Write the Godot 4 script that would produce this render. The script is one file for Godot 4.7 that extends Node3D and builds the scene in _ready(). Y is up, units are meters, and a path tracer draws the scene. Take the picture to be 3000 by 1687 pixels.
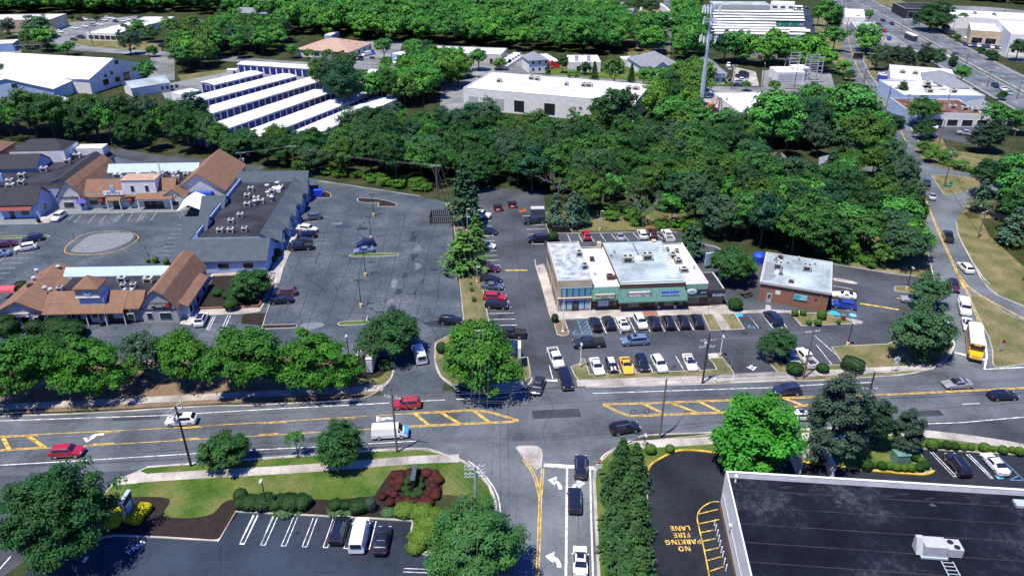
extends Node3D
# An aerial view of a road junction with a shopping plaza, a strip of shops, woods and warehouses beyond.
# Photo pixels (3000 x 1687) are turned into points on the ground, on roofs or on walls; all sizes are in metres.
const FOCAL:=2200.0
const CAM_H:=75.0
const PITCH:=28.2
var sp:=sin(deg_to_rad(PITCH))
var cp:=cos(deg_to_rad(PITCH))
var ox:=0.0
var oy:=0.0
var rng:=RandomNumberGenerator.new()
var taken:={}
var M:={}
var LIB:={}
# ---------------------------------------------------------------- points
func px(x: float,y: float,h:=0.0)->Vector3:
	var t:=(y - 843.5)/FOCAL
	var k:=(CAM_H - h)/(sp+t*cp)
	return Vector3((x - 1500.0)/FOCAL*k,h,-(cp - t*sp)*k)
func tile(x: float,y: float)->void:
	ox=x; oy=y
func G(x: float,y: float,h:=0.0)->Vector3:
	return px(ox+x/3.22,oy+y/3.22,h)
func GP(a: Array,h:=0.0)->Array:
	var r:=[]
	for i in range(0,a.size(),2): r.append(G(a[i],a[i+1],h))
	return r
func FP(a: Array,h:=0.0)->Array:
	var r:=[]
	for i in range(0,a.size(),2): r.append(px(a[i],a[i+1],h))
	return r
func hy(base: Vector3,y: float)->float:
	var t:=(y - 843.5)/FOCAL
	return CAM_H+base.z*(sp+t*cp)/(cp - t*sp)
func ppm(p: Vector3)->float:
	return FOCAL/((CAM_H - p.y)*sp - p.z*cp)
func flat(v: Vector3,h:=0.0)->Vector3:
	return Vector3(v.x,h,v.z)
func rect(a: Vector3,b: Vector3,depth: float)->Array:
	var d:=(b - a).normalized()
	var n:=Vector3(d.z,0,-d.x)
	return [a,b,b+n*depth,a+n*depth]
# ---------------------------------------------------------------- mesh builder (counter-clockwise in, Godot order out)
class MB:
	var v:=PackedVector3Array()
	var n:=PackedVector3Array()
	var c:=PackedColorArray()
	var col:=Color(1,1,1)
	var xf:=Transform3D.IDENTITY
	func tri(a: Vector3,b: Vector3,d: Vector3)->void:
		a=xf*a; b=xf*b; d=xf*d
		var m:=(b - a).cross(d - a).normalized()
		v.append(a); v.append(d); v.append(b)
		n.append(m); n.append(m); n.append(m)
		c.append(col); c.append(col); c.append(col)
	func quad(a: Vector3,b: Vector3,d: Vector3,e: Vector3)->void:
		tri(a,b,d); tri(a,d,e)
	func box(p: Vector3,s: Vector3)->void:
		var q:=[]
		for k in 8: q.append(p+Vector3(s.x*(0.5 if k & 1 else -0.5),s.y*(0.5 if k & 2 else -0.5),s.z*(0.5 if k & 4 else -0.5)))
		quad(q[4],q[5],q[7],q[6]); quad(q[1],q[0],q[2],q[3]); quad(q[5],q[1],q[3],q[7])
		quad(q[0],q[4],q[6],q[2]); quad(q[6],q[7],q[3],q[2]); quad(q[0],q[1],q[5],q[4])
	func poly(p: Array,y: float,up:=true)->void:
		var q:=PackedVector2Array()
		for a in p: q.append(Vector2(a.x,a.z))
		var ix:=Geometry2D.triangulate_polygon(q)
		for k in range(0,ix.size(),3):
			var a:=Vector3(q[ix[k]].x,y,q[ix[k]].y)
			var b:=Vector3(q[ix[k+1]].x,y,q[ix[k+1]].y)
			var d:=Vector3(q[ix[k+2]].x,y,q[ix[k+2]].y)
			if ((b - a).cross(d - a).y>0.0)==up: tri(a,b,d)
			else: tri(a,d,b)
	func walls(p: Array,y0: float,y1: float,inward:=false)->void:
		var s:=0.0
		for k in p.size():
			var a: Vector3=p[k]; var b: Vector3=p[(k+1) % p.size()]
			s+=a.x*b.z - b.x*a.z
		for k in p.size():
			var a: Vector3=p[k]; var b: Vector3=p[(k+1) % p.size()]
			if (s>0.0)!=inward:
				var w:=a; a=b; b=w
			quad(Vector3(a.x,y0,a.z),Vector3(b.x,y0,b.z),Vector3(b.x,y1,b.z),Vector3(a.x,y1,a.z))
	func prism(p: Array,y0: float,y1: float)->void:
		poly(p,y1); walls(p,y0,y1)
	func tube(a: Vector3,b: Vector3,r0: float,r1: float,k:=8,caps:=true)->void:
		var d:=(b - a).normalized()
		var u:=d.cross(Vector3.UP if absf(d.y)<0.9 else Vector3.RIGHT).normalized()
		var w:=d.cross(u)
		for i in k:
			var t0:=TAU*i/k; var t1:=TAU*(i+1)/k
			var e0:=u*cos(t0)+w*sin(t0); var e1:=u*cos(t1)+w*sin(t1)
			quad(a+e0*r0,a+e1*r0,b+e1*r1,b+e0*r1)
			if caps:
				tri(b,b+e0*r1,b+e1*r1); tri(a,a+e1*r0,a+e0*r0)
	func ribbon(p: Array,w: float,y: float,hgt:=0.0,closed:=false)->void:
		var m:=p.size()
		var l:=[]; var r:=[]
		for k in m:
			var a: Vector3=p[(k - 1+m) % m] if (k>0 or closed) else p[k]
			var b: Vector3=p[(k+1) % m] if (k<m - 1 or closed) else p[k]
			var d:=(b - a); d.y=0; d=d.normalized()
			var s:=Vector3(d.z,0,-d.x)*w*0.5
			l.append(Vector3(p[k].x,y,p[k].z)+s); r.append(Vector3(p[k].x,y,p[k].z) - s)
		var up:=Vector3(0,hgt,0)
		for k in (m if closed else m - 1):
			var j:=(k+1) % m
			quad(r[k]+up,r[j]+up,l[j]+up,l[k]+up)
			if hgt>0.0:
				quad(l[k]+up,l[j]+up,l[j],l[k]); quad(r[j]+up,r[k]+up,r[k],r[j])
		if hgt>0.0 and not closed:
			quad(l[0]+up,l[0],r[0],r[0]+up); quad(r[m - 1]+up,r[m - 1],l[m - 1],l[m - 1]+up)
	func lathe(o: Vector3,prof: Array,k:=12)->void:
		for i in k:
			var t0:=TAU*i/k; var t1:=TAU*(i+1)/k
			var e0:=Vector3(cos(t0),0,-sin(t0)); var e1:=Vector3(cos(t1),0,-sin(t1))
			for j in prof.size() - 1:
				var a: Array=prof[j]; var b: Array=prof[j+1]
				quad(o+e0*a[0]+Vector3(0,a[1],0),o+e1*a[0]+Vector3(0,a[1],0),o+e1*b[0]+Vector3(0,b[1],0),o+e0*b[0]+Vector3(0,b[1],0))
	func mesh(off:=Vector3.ZERO,colours:=false)->ArrayMesh:
		var arr:=[]
		arr.resize(Mesh.ARRAY_MAX)
		if off!=Vector3.ZERO:
			for k in v.size(): v[k]-=off
		arr[Mesh.ARRAY_VERTEX]=v
		arr[Mesh.ARRAY_NORMAL]=n
		if colours: arr[Mesh.ARRAY_COLOR]=c
		var m:=ArrayMesh.new()
		m.add_surface_from_arrays(Mesh.PRIMITIVE_TRIANGLES,arr)
		return m
# ---------------------------------------------------------------- nodes
func numbered(parent: Node,called: String)->String:
	var key:=str(parent.get_instance_id())+called
	taken[key]=taken.get(key,-1)+1
	return called if taken[key]==0 else "%s_%03d" % [called,taken[key]]
func put(parent: Node,o: Node3D,called: String)->Node3D:
	o.name=numbered(parent,called)
	parent.add_child(o,true)
	return o
func tag(o: Node,label: String,category: String,group:="")->void:
	o.set_meta("label",label); o.set_meta("category",category)
	if group!="": o.set_meta("group",group)
func thing(called: String,label: String,category: String,at:=Vector3.ZERO,turn:=0.0,group:="")->Node3D:
	var o:=Node3D.new()
	put(self,o,called)
	o.position=at; o.rotation.y=turn
	tag(o,label,category,group)
	return o
func setting(called: String)->Node3D:
	var o:=Node3D.new()
	put(self,o,called)
	o.set_meta("kind","structure")
	return o
func part(parent: Node3D,called: String,b,m: Material,own_axes:=false)->MeshInstance3D:
	var o:=MeshInstance3D.new()
	if b is MB:
		var off:=Vector3.ZERO
		var q: Node=parent
		while q is Node3D and q!=self and not own_axes:
			off+=q.position; q=q.get_parent()
		o.mesh=b.mesh(off,m==M.get("leaf_any"))
	else: o.mesh=b
	o.material_override=m
	put(parent,o,called)
	return o
func solo(called: String,b,m: Material,label: String,category: String,group:="")->MeshInstance3D:
	var o:=part(self,called,b,m)
	tag(o,label,category,group)
	return o
func ground_part(parent: Node3D,called: String,pts: Array,y: float,m: Material)->MeshInstance3D:
	var b:=MB.new()
	b.poly(pts,y)
	return part(parent,called,b,m)
func strip(parent: Node3D,called: String,pts: Array,w: float,y: float,m: Material,hgt:=0.0,closed:=false)->MeshInstance3D:
	var b:=MB.new()
	b.ribbon(pts,w,y,hgt,closed)
	return part(parent,called,b,m)
func smooth(pts: Array,steps:=5,closed:=false)->Array:
	var r:=[]
	var m:=pts.size()
	for k in (m if closed else m - 1):
		var a: Vector3=pts[(k - 1+m) % m] if (closed or k>0) else pts[0]
		var b: Vector3=pts[k]
		var d: Vector3=pts[(k+1) % m]
		var e: Vector3=pts[(k+2) % m] if (closed or k<m - 2) else pts[m - 1]
		for s in steps: r.append(b.cubic_interpolate(d,a,e,float(s)/steps))
	if not closed: r.append(pts[m - 1])
	return r
func inset(pts: Array,d: float)->Array:
	var q:=PackedVector2Array()
	for a in pts: q.append(Vector2(a.x,a.z))
	var res:=Geometry2D.offset_polygon(q,-d)
	if res.is_empty(): return pts
	var r:=[]
	for a in res[0]: r.append(Vector3(a.x,0,a.y))
	return r
func island(called: String,pts: Array,top: Material,round_it:=true,hgt:=0.13,kerb_m: Material=null)->Node3D:
	var o:=setting(called)
	var p:=smooth(pts,4,true) if round_it else pts
	var b:=MB.new()
	b.prism(p,0.0,hgt)
	part(o,"kerb",b,kerb_m if kerb_m else M.kerb)
	ground_part(o,"surface",inset(p,0.17),hgt+0.006,top)
	return o
# ---------------------------------------------------------------- materials
func lin(r: float,g: float,b: float)->Color:
	return Color(r,g,b).linear_to_srgb()
func plain(key: String,col: Color,rough:=0.7,metal:=0.0)->StandardMaterial3D:
	if M.has(key): return M[key]
	var m:=StandardMaterial3D.new()
	m.albedo_color=col; m.roughness=rough; m.metallic=metal
	M[key]=m
	return m
func noise_bytes(kind: int,freq: float,oct: int,sd: int,size: int)->PackedByteArray:
	var f:=FastNoiseLite.new()
	f.seed=sd; f.noise_type=kind; f.frequency=freq/size
	f.fractal_octaves=oct
	if kind==FastNoiseLite.TYPE_CELLULAR:
		f.cellular_return_type=FastNoiseLite.RETURN_DISTANCE2_SUB
		f.domain_warp_enabled=true
		f.domain_warp_amplitude=size*0.02; f.domain_warp_frequency=4.0/size
		f.fractal_type=FastNoiseLite.FRACTAL_NONE
	var im:=f.get_seamless_image(size,size)
	im.convert(Image.FORMAT_L8)
	return im.get_data()
var shared:={}
func combined(layers: Array,sd: int,size: int)->PackedFloat32Array:
	var acc:=PackedFloat32Array()
	acc.resize(size*size)
	for l in layers:
		sd+=7
		if l[0]==2:
			var r:=RandomNumberGenerator.new()
			r.seed=sd
			for k in size*size: acc[k]+=(r.randf() - 0.5)*l[3]
		elif l[0]==0:
			var d:=noise_bytes(FastNoiseLite.TYPE_SIMPLEX_SMOOTH,l[1],l[2],sd,size)
			var w: float=l[3]/255.0
			for k in size*size: acc[k]+=(d[k] - 127.5)*w
	return acc
# grey textures that several materials share: how much the base colour varies from place to place
func grey_texture(sort: String)->ImageTexture:
	if shared.has(sort): return shared[sort]
	var how: Array={"rough": [[[0,4,6,1.0],[0,45,3,0.3],[2,0,0,0.4]],0.5,1024],"soft": [[[0,8,5,0.9],[2,0,0,0.15]],0.16,512],
		"grain": [[[0,9,3,0.4],[0,50,2,0.4],[2,0,0,0.6]],0.5,512],"worn": [[[0,14,4,1.3],[2,0,0,0.5]],0.5,512]}[sort]
	var size: int=how[2]
	var acc:=combined(how[0],hash(sort) % 999,size)
	var lut:=PackedByteArray()
	for k in 256: lut.append(int(clampf(Color(1,1,1).lerp(Color(0,0,0),(1.0 - k/255.0)*2.0*how[1]/(1.0+how[1])).linear_to_srgb().r,0,1)*255))
	var out:=PackedByteArray()
	out.resize(size*size)
	for k in size*size: out[k]=lut[clampi(int((acc[k]+0.5)*255.0),0,255)]
	var im:=Image.create_from_data(size,size,false,Image.FORMAT_L8,out)
	im.convert(Image.FORMAT_RGB8)
	shared[sort]=ImageTexture.create_from_image(im)
	return shared[sort]
func shaded_stock(key: String,tile_m: float,sort: String,col: Color,rough:=0.9)->StandardMaterial3D:
	var m:=StandardMaterial3D.new()
	var amp: float={"rough": 0.5,"soft": 0.16,"grain": 0.5,"worn": 0.5}[sort]
	m.albedo_color=Color(minf(col.r*(1.0+amp),1.0),minf(col.g*(1.0+amp),1.0),minf(col.b*(1.0+amp),1.0)).linear_to_srgb()
	m.albedo_texture=grey_texture(sort)
	m.uv1_triplanar=true; m.uv1_world_triplanar=true
	m.uv1_scale=Vector3.ONE/tile_m
	m.uv1_offset=Vector3(hash(key) % 97,hash(key) % 89,hash(key) % 83)/100.0
	m.roughness=rough
	m.metallic_specular=0.25
	M[key]=m
	return m
# layers: [kind 0 smooth / 1 cells / 2 per-pixel grain, cycles over the tile, octaves, weight]; stops: linear colours over 0..1; cells thinner than crack.a are filled with it
func textured(key: String,tile_m: float,layers: Array,stops: Array,rough:=0.9,size:=512,crack:=Color(0,0,0,0))->StandardMaterial3D:
	if M.has(key): return M[key]
	var own:=["grass","grass_dry","earth","roof_patchy","roof_black","asphalt_worn","roof_rust"]
	if not key in own:
		var sort:="rough"
		for w in ["siding","stucco","metal","galvan","unit"]:
			if key.begins_with(w): sort="soft"
		for w in ["shingle","brick","mulch","timber","bark","pavers"]:
			if key.begins_with(w): sort="grain"
		if key.begins_with("paint") or key=="kerb_yellow": sort="worn"
		return shaded_stock(key,tile_m,sort,stops[stops.size()/2],rough)
	size=512
	var sd:=hash(key) % 1000
	var cr:=PackedByteArray()
	for l in layers:
		if l[0]==1: cr=noise_bytes(FastNoiseLite.TYPE_CELLULAR,l[1],l[2],sd,size)
	var acc:=combined(layers,sd,size)
	var lut:=[]
	for k in 256:
		var t:=k/255.0*(stops.size() - 1)
		var i: int=mini(int(t),stops.size() - 2)
		lut.append(stops[i].lerp(stops[i+1],t - i).linear_to_srgb())
	var im:=Image.create(size,size,false,Image.FORMAT_RGB8)
	var kr:=crack.linear_to_srgb()
	var lim:=int(crack.a*255.0)
	for y in size:
		for x in size:
			var k:=y*size+x
			im.set_pixel(x,y,kr if lim>0 and cr[k]<lim else lut[clampi(int((acc[k]+0.5)*255.0),0,255)])
	var m:=StandardMaterial3D.new()
	m.albedo_texture=ImageTexture.create_from_image(im)
	m.uv1_triplanar=true; m.uv1_world_triplanar=true
	m.uv1_scale=Vector3.ONE/tile_m
	m.roughness=rough
	m.metallic_specular=0.2
	M[key]=m
	return m
func C3(r: float,g: float,b: float)->Color:
	return Color(r,g,b)
func make_materials()->void:
	textured("asphalt",64.0,[[0,5,4,0.5],[0,40,3,0.25],[2,0,0,0.45]],[C3(0.03,0.036,0.045),C3(0.056,0.065,0.076),C3(0.09,0.1,0.11)],0.85,1024)
	textured("asphalt_dark",60.0,[[0,5,4,0.5],[0,50,2,0.25],[2,0,0,0.4]],[C3(0.02,0.028,0.042),C3(0.026,0.036,0.054),C3(0.05,0.06,0.07)],0.8,1024)
	textured("asphalt_main",60.0,[[0,5,4,0.5]],[C3(0.03,0.036,0.045),C3(0.09,0.105,0.12),C3(0.09,0.1,0.11)],0.85)
	textured("asphalt_fresh",60.0,[[0,5,4,0.5]],[C3(.01,.01,.01),C3(.019,.023,.031),C3(.03,.03,.03)],0.8)
	textured("asphalt_worn",70.0,[[0,6,5,0.75],[0,60,3,0.3],[2,0,0,0.4],[1,16,1,1]],[C3(0.034,0.044,0.056),C3(0.056,0.072,0.09),C3(0.082,0.1,0.118),C3(0.14,0.155,0.165)],0.88,1024,Color(.025,.026,.03,.012))
	textured("asphalt_pale",80.0,[[0,6,4,0.5],[2,0,0,0.3]],[C3(0.1,0.1,0.1),C3(0.17,0.18,0.185),C3(0.2,0.2,0.2)],0.9)
	textured("road_worn",60.0,[[0,4,4,0.6],[0,45,3,0.2],[2,0,0,0.35]],[C3(0.07,0.08,0.09),C3(0.108,0.126,0.14),C3(0.13,0.14,0.15)],0.85,1024)
	textured("grass",40.0,[[0,6,5,0.9],[0,60,3,0.5],[2,0,0,0.35]],[C3(.03,.075,.012),C3(.055,.11,.018),C3(.10,.13,.035),C3(.17,.15,.06)],0.95,1024)
	textured("grass_dry",50.0,[[0,7,5,0.8],[0,70,3,0.5],[2,0,0,0.35]],[C3(0.055,0.085,0.026),C3(0.105,0.115,0.045),C3(0.17,0.15,0.075),C3(0.25,0.205,0.115)],0.95,1024)
	textured("earth",60.0,[[0,8,5,0.8],[0,60,3,0.5],[2,0,0,0.3]],[C3(0.012,0.026,0.008),C3(0.026,0.042,0.014),C3(0.045,0.05,0.024),C3(0.08,0.07,0.045)],0.95)
	textured("mulch",20.0,[[0,12,4,0.5],[2,0,0,0.8]],[C3(.012,.009,.009),C3(.026,.02,.018),C3(.055,.042,.036)],0.95)
	textured("mulch_red",20.0,[[0,12,4,0.5],[2,0,0,0.8]],[C3(0.1,0.1,0.1),C3(0.17,0.125,0.08),C3(0.2,0.2,0.2)],0.95)
	textured("concrete",30.0,[[0,6,5,0.7],[2,0,0,0.3]],[C3(.25,.235,.21),C3(.34,.32,.29),C3(.42,.4,.37)],0.9)
	textured("kerb",30.0,[[0,20,4,0.7],[2,0,0,0.3]],[C3(.24,.23,.2),C3(.36,.34,.31),C3(.46,.44,.4)],0.9)
	textured("pavers",12.0,[[0,10,3,0.3],[2,0,0,0.4]],[C3(0.1,0.1,0.1),C3(0.17,0.19,0.2),C3(0.2,0.2,0.2)],0.9)
	textured("kerb_yellow",30.0,[[0,40,4,0.9],[2,0,0,0.4]],[C3(.3,.22,.1),C3(.5,.33,.045),C3(.56,.38,.06)],0.8)
	textured("paint_white",16.0,[[0,10,4,0.8],[2,0,0,0.4]],[C3(.4,.4,.4),C3(.68,.68,.68),C3(.8,.8,.8)],0.7)
	textured("paint_worn",16.0,[[0,14,4,1.1],[2,0,0,0.5]],[C3(.13,.135,.14),C3(.36,.36,.36),C3(.55,.55,.55)],0.8)
	textured("paint_yellow",16.0,[[0,12,4,0.9],[2,0,0,0.4]],[C3(.25,.18,.08),C3(.55,.36,.075),C3(.66,.45,.11)],0.7)
	textured("paint_blue",16.0,[[0,14,4,1.0],[2,0,0,0.4]],[C3(.06,.11,.17),C3(.1,.25,.42),C3(.14,.33,.55)],0.7)
	plain("paint_bright_blue",lin(.02,.36,.62),0.7)
	textured("roof_white",50.0,[[0,5,5,0.7],[0,30,3,0.3],[2,0,0,0.15]],[C3(.55,.55,.54),C3(.75,.75,.74),C3(.82,.82,.81)],0.7)
	textured("roof_grey",40.0,[[0,5,5,0.8],[0,24,4,0.5],[2,0,0,0.2]],[C3(.2,.25,.27),C3(.31,.37,.39),C3(.40,.45,.46)],0.8)
	textured("roof_patchy",24.0,[[0,9,5,1.3],[0,30,3,0.6],[2,0,0,0.2]],[C3(0.14,0.16,0.19),C3(0.27,0.31,0.34),C3(0.38,0.42,0.44),C3(0.47,0.5,0.51)],0.8)
	textured("roof_black",40.0,[[0,4,5,0.8],[0,30,4,0.35],[2,0,0,0.35]],[C3(0.004,0.005,0.009),C3(0.006,0.008,0.015),C3(0.01,0.013,0.022),C3(0.06,0.07,0.085)],0.75,1024)
	textured("roof_tar",30.0,[[0,6,5,0.8],[2,0,0,0.4]],[C3(.016,.018,.024),C3(.032,.034,.042),C3(.07,.072,.08)],0.85)
	textured("shingle_brown",16.0,[[0,30,2,0.4],[0,8,3,0.3],[2,0,0,0.7]],[C3(0.1,0.05,0.03),C3(0.2,0.118,0.077),C3(0.3,0.2,0.1)],0.9)
	textured("shingle_dark",16.0,[[0,30,2,0.3],[0,8,3,0.3],[2,0,0,0.6]],[C3(.022,.025,.03),C3(.04,.043,.05),C3(.065,.068,.075)],0.9)
	textured("shingle_blue",16.0,[[0,30,2,0.3],[0,8,3,0.3],[2,0,0,0.6]],[C3(.04,.055,.07),C3(.07,.09,.11),C3(.10,.12,.14)],0.9)
	textured("shingle_grey",20.0,[[0,30,2,0.3],[0,8,3,0.4],[2,0,0,0.5]],[C3(.14,.16,.18),C3(.2,.22,.245),C3(.28,.3,.32)],0.9)
	textured("shingle_tan",20.0,[[0,30,2,0.3],[0,6,4,0.6],[2,0,0,0.5]],[C3(.25,.17,.12),C3(.38,.27,.2),C3(.5,.38,.3)],0.9)
	textured("roof_rust",30.0,[[0,5,5,0.9],[2,0,0,0.3]],[C3(.06,.03,.022),C3(.13,.065,.045),C3(.25,.17,.14)],0.9)
	textured("siding_white",20.0,[[0,8,4,0.5],[2,0,0,0.1]],[C3(.6,.6,.58),C3(.7,.7,.68),C3(.76,.76,.74)],0.7)
	textured("siding_cream",20.0,[[0,8,4,0.5],[2,0,0,0.1]],[C3(.42,.42,.37),C3(.52,.52,.46),C3(.58,.58,.52)],0.75)
	textured("siding_grey",20.0,[[0,8,4,0.5],[2,0,0,0.15]],[C3(.3,.31,.31),C3(.38,.39,.39),C3(.46,.47,.47)],0.8)
	textured("siding_blue",20.0,[[0,8,4,0.5],[2,0,0,0.1]],[C3(.25,.36,.56),C3(.31,.43,.65),C3(.37,.5,.72)],0.75)
	textured("siding_pale_blue",20.0,[[0,8,4,0.5],[2,0,0,0.1]],[C3(0.4,0.5,0.6),C3(0.37,0.48,0.63),C3(0.5,0.6,0.7)],0.75)  # carries the blue of a shaded gable wall in its colour
	textured("stucco_tan",20.0,[[0,8,4,0.6],[2,0,0,0.2]],[C3(.4,.33,.22),C3(.5,.42,.29),C3(.57,.5,.36)],0.9)
	textured("brick",6.0,[[0,8,3,0.4],[0,60,2,0.4],[2,0,0,0.5]],[C3(.16,.075,.05),C3(.26,.135,.095),C3(.34,.2,.15)],0.9)
	textured("brick_dark",6.0,[[0,8,3,0.4],[0,60,2,0.4],[2,0,0,0.5]],[C3(.06,.035,.028),C3(.11,.065,.052),C3(.16,.1,.085)],0.9)
	textured("metal_green",12.0,[[0,6,4,0.5],[2,0,0,0.1]],[C3(0.1,0.1,0.1),C3(0.12,0.25,0.21),C3(0.2,0.2,0.2)],0.5)
	textured("galvanised",10.0,[[0,10,4,0.6],[2,0,0,0.2]],[C3(.28,.3,.31),C3(.4,.42,.43),C3(.5,.52,.53)],0.5)
	textured("unit_tan",10.0,[[0,10,4,0.6],[2,0,0,0.2]],[C3(.32,.32,.29),C3(.45,.45,.41),C3(.54,.54,.5)],0.6)
	textured("timber",6.0,[[0,10,4,0.6],[2,0,0,0.4]],[C3(.1,.08,.065),C3(.17,.14,.115),C3(.24,.2,.17)],0.9)
	textured("timber_dark",6.0,[[0,10,4,0.6],[2,0,0,0.4]],[C3(.03,.026,.026),C3(.055,.048,.046),C3(.09,.08,.075)],0.9)
	textured("bark",5.0,[[0,14,4,0.7],[2,0,0,0.4]],[C3(.045,.035,.028),C3(.09,.072,.058),C3(.15,.125,.105)],0.95)
	textured("bark_pale",5.0,[[0,14,4,0.7],[2,0,0,0.4]],[C3(.15,.14,.13),C3(.24,.225,.21),C3(.34,.32,.3)],0.95)
	plain("white",lin(.78,.78,.77),0.5)
	plain("trim_white",lin(.72,.72,.71),0.55)
	plain("trim_brown",lin(.05,.026,.022),0.6)
	plain("black",lin(.012,.012,.014),0.5)
	plain("rubber",lin(.014,.014,.015),0.8)
	plain("dark_metal",lin(.02,.02,.024),0.45)
	plain("steel",lin(.38,.39,.4),0.4,0.4)
	plain("pale_steel",lin(.36,.43,.47),0.5)
	plain("chrome",lin(.5,.5,.52),0.3,0.7)
	var g:=plain("glass",lin(.012,.015,.022),0.06)
	g.metallic_specular=0.7
	plain("glass_blue",lin(.12,.3,.42),0.1)
	plain("glass_pale",lin(.3,.46,.58),0.15)
	plain("lamp_red",lin(.35,.015,.012),0.3)
	plain("lamp_white",lin(.7,.7,.68),0.2)
	plain("blue_door",lin(.012,.022,.17),0.5)
	plain("blue_bin",lin(.01,.06,.6),0.5)
	plain("red",lin(.5,.02,.02),0.5)
	plain("maroon",lin(.14,.02,.025),0.7)
	plain("purple",lin(.05,.02,.3),0.7)
	plain("awning_blue",lin(.02,.08,.45),0.7)
	plain("yellow",lin(.75,.55,.02),0.6)
	plain("orange",lin(.75,.16,.03),0.6)
	plain("teal",lin(.03,.42,.47),0.6)
	plain("sign_blue",lin(.03,.12,.5),0.5)
	plain("sign_green",lin(.01,.3,.17),0.5)
	plain("sign_cream",lin(.62,.62,.4),0.5)
	plain("ink",lin(.03,.035,.06),0.6)
	plain("wire",lin(.02,.02,.022),0.6)
	plain("wire_pale",lin(.13,.135,.14),0.6)
	plain("base_yellow",lin(.6,.45,.18),0.8)
	plain("rust_red",lin(.15,.055,.045),0.8)
	plain("red_awning",lin(.55,.06,.09),0.7)
	var lf:=plain("leaf_any",Color(1,1,1),0.6)
	lf.vertex_color_use_as_albedo=true
	lf.backlight=Color(0.5,0.6,0.2)
	lf.metallic_specular=0.3
# ---------------------------------------------------------------- the ground, roads, car parks
func line(parent: Node3D,called: String,pts: Array,w: float,m: Material,y:=0.036)->void:
	strip(parent,called,pts,w,y,m)
func double_line(parent: Node3D,pts: Array,m: Material)->void:
	for s in [-0.16,0.16]:
		var q:=[]
		for k in pts.size():
			var a: Vector3=pts[maxi(k - 1,0)]; var b: Vector3=pts[mini(k+1,pts.size() - 1)]
			var d:=(b - a).normalized()
			q.append(pts[k]+Vector3(d.z,0,-d.x)*s)
		line(parent,"yellow_line",q,0.17,m)
func arrow(parent: Node3D,tip: Vector3,tail: Vector3,bend: Vector3,m: Material,y:=0.036)->void:
	var b:=MB.new()
	var p:=[tail]
	for k in range(1,7):
		var t:=k/6.0
		p.append(tail*(1 - t)*(1 - t)+bend*2*t*(1 - t)+tip*t*t)
	var d:=(p[6] - p[5]).normalized() as Vector3
	p[6]=tip - d*1.1
	b.ribbon(p,0.55,y)
	var s:=Vector3(d.z,0,-d.x)*0.95
	var q: Vector3=tip - d*1.15
	b.tri(flat(q - s,y),flat(tip,y),flat(q+s,y))
	var o:=part(parent,"turn_arrow",b,m)
	o.set_meta("label","white painted turn arrow")
func stall_lines(parent: Node3D,a0: Vector3,a1: Vector3,b0: Vector3,b1: Vector3,n: int,m: Material,w:=0.11)->void:
	for k in n:
		var t:=float(k)/maxi(n - 1,1)
		line(parent,"parking_line",[a0.lerp(a1,t),b0.lerp(b1,t)],w,m,0.03)
func words_on_ground(parent: Node3D,text: String,at: Vector3,turn: float,size: float,m: Material,y:=0.036)->void:
	var t:=text_mesh(text,size,0.004)
	var o:=part(parent,"painted_word",t,m,true)
	o.position=flat(at,y)
	o.rotation=Vector3(-PI/2,turn,0)
func text_mesh(text: String,size: float,depth:=0.02,serif:=false)->TextMesh:
	var t:=TextMesh.new()
	var f:=SystemFont.new()
	f.font_names=PackedStringArray(["Droid Serif" if serif else "Droid Sans"])
	f.font_weight=700
	t.font=f
	t.text=text; t.font_size=48; t.pixel_size=size/36.0; t.depth=depth
	t.curve_step=4.0
	return t
func cracks(parent: Node3D,paths: Array,m: Material,w:=0.08)->void:
	for p in paths: line(parent,"crack_seal",smooth(p,3),w,m,0.03)
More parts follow.
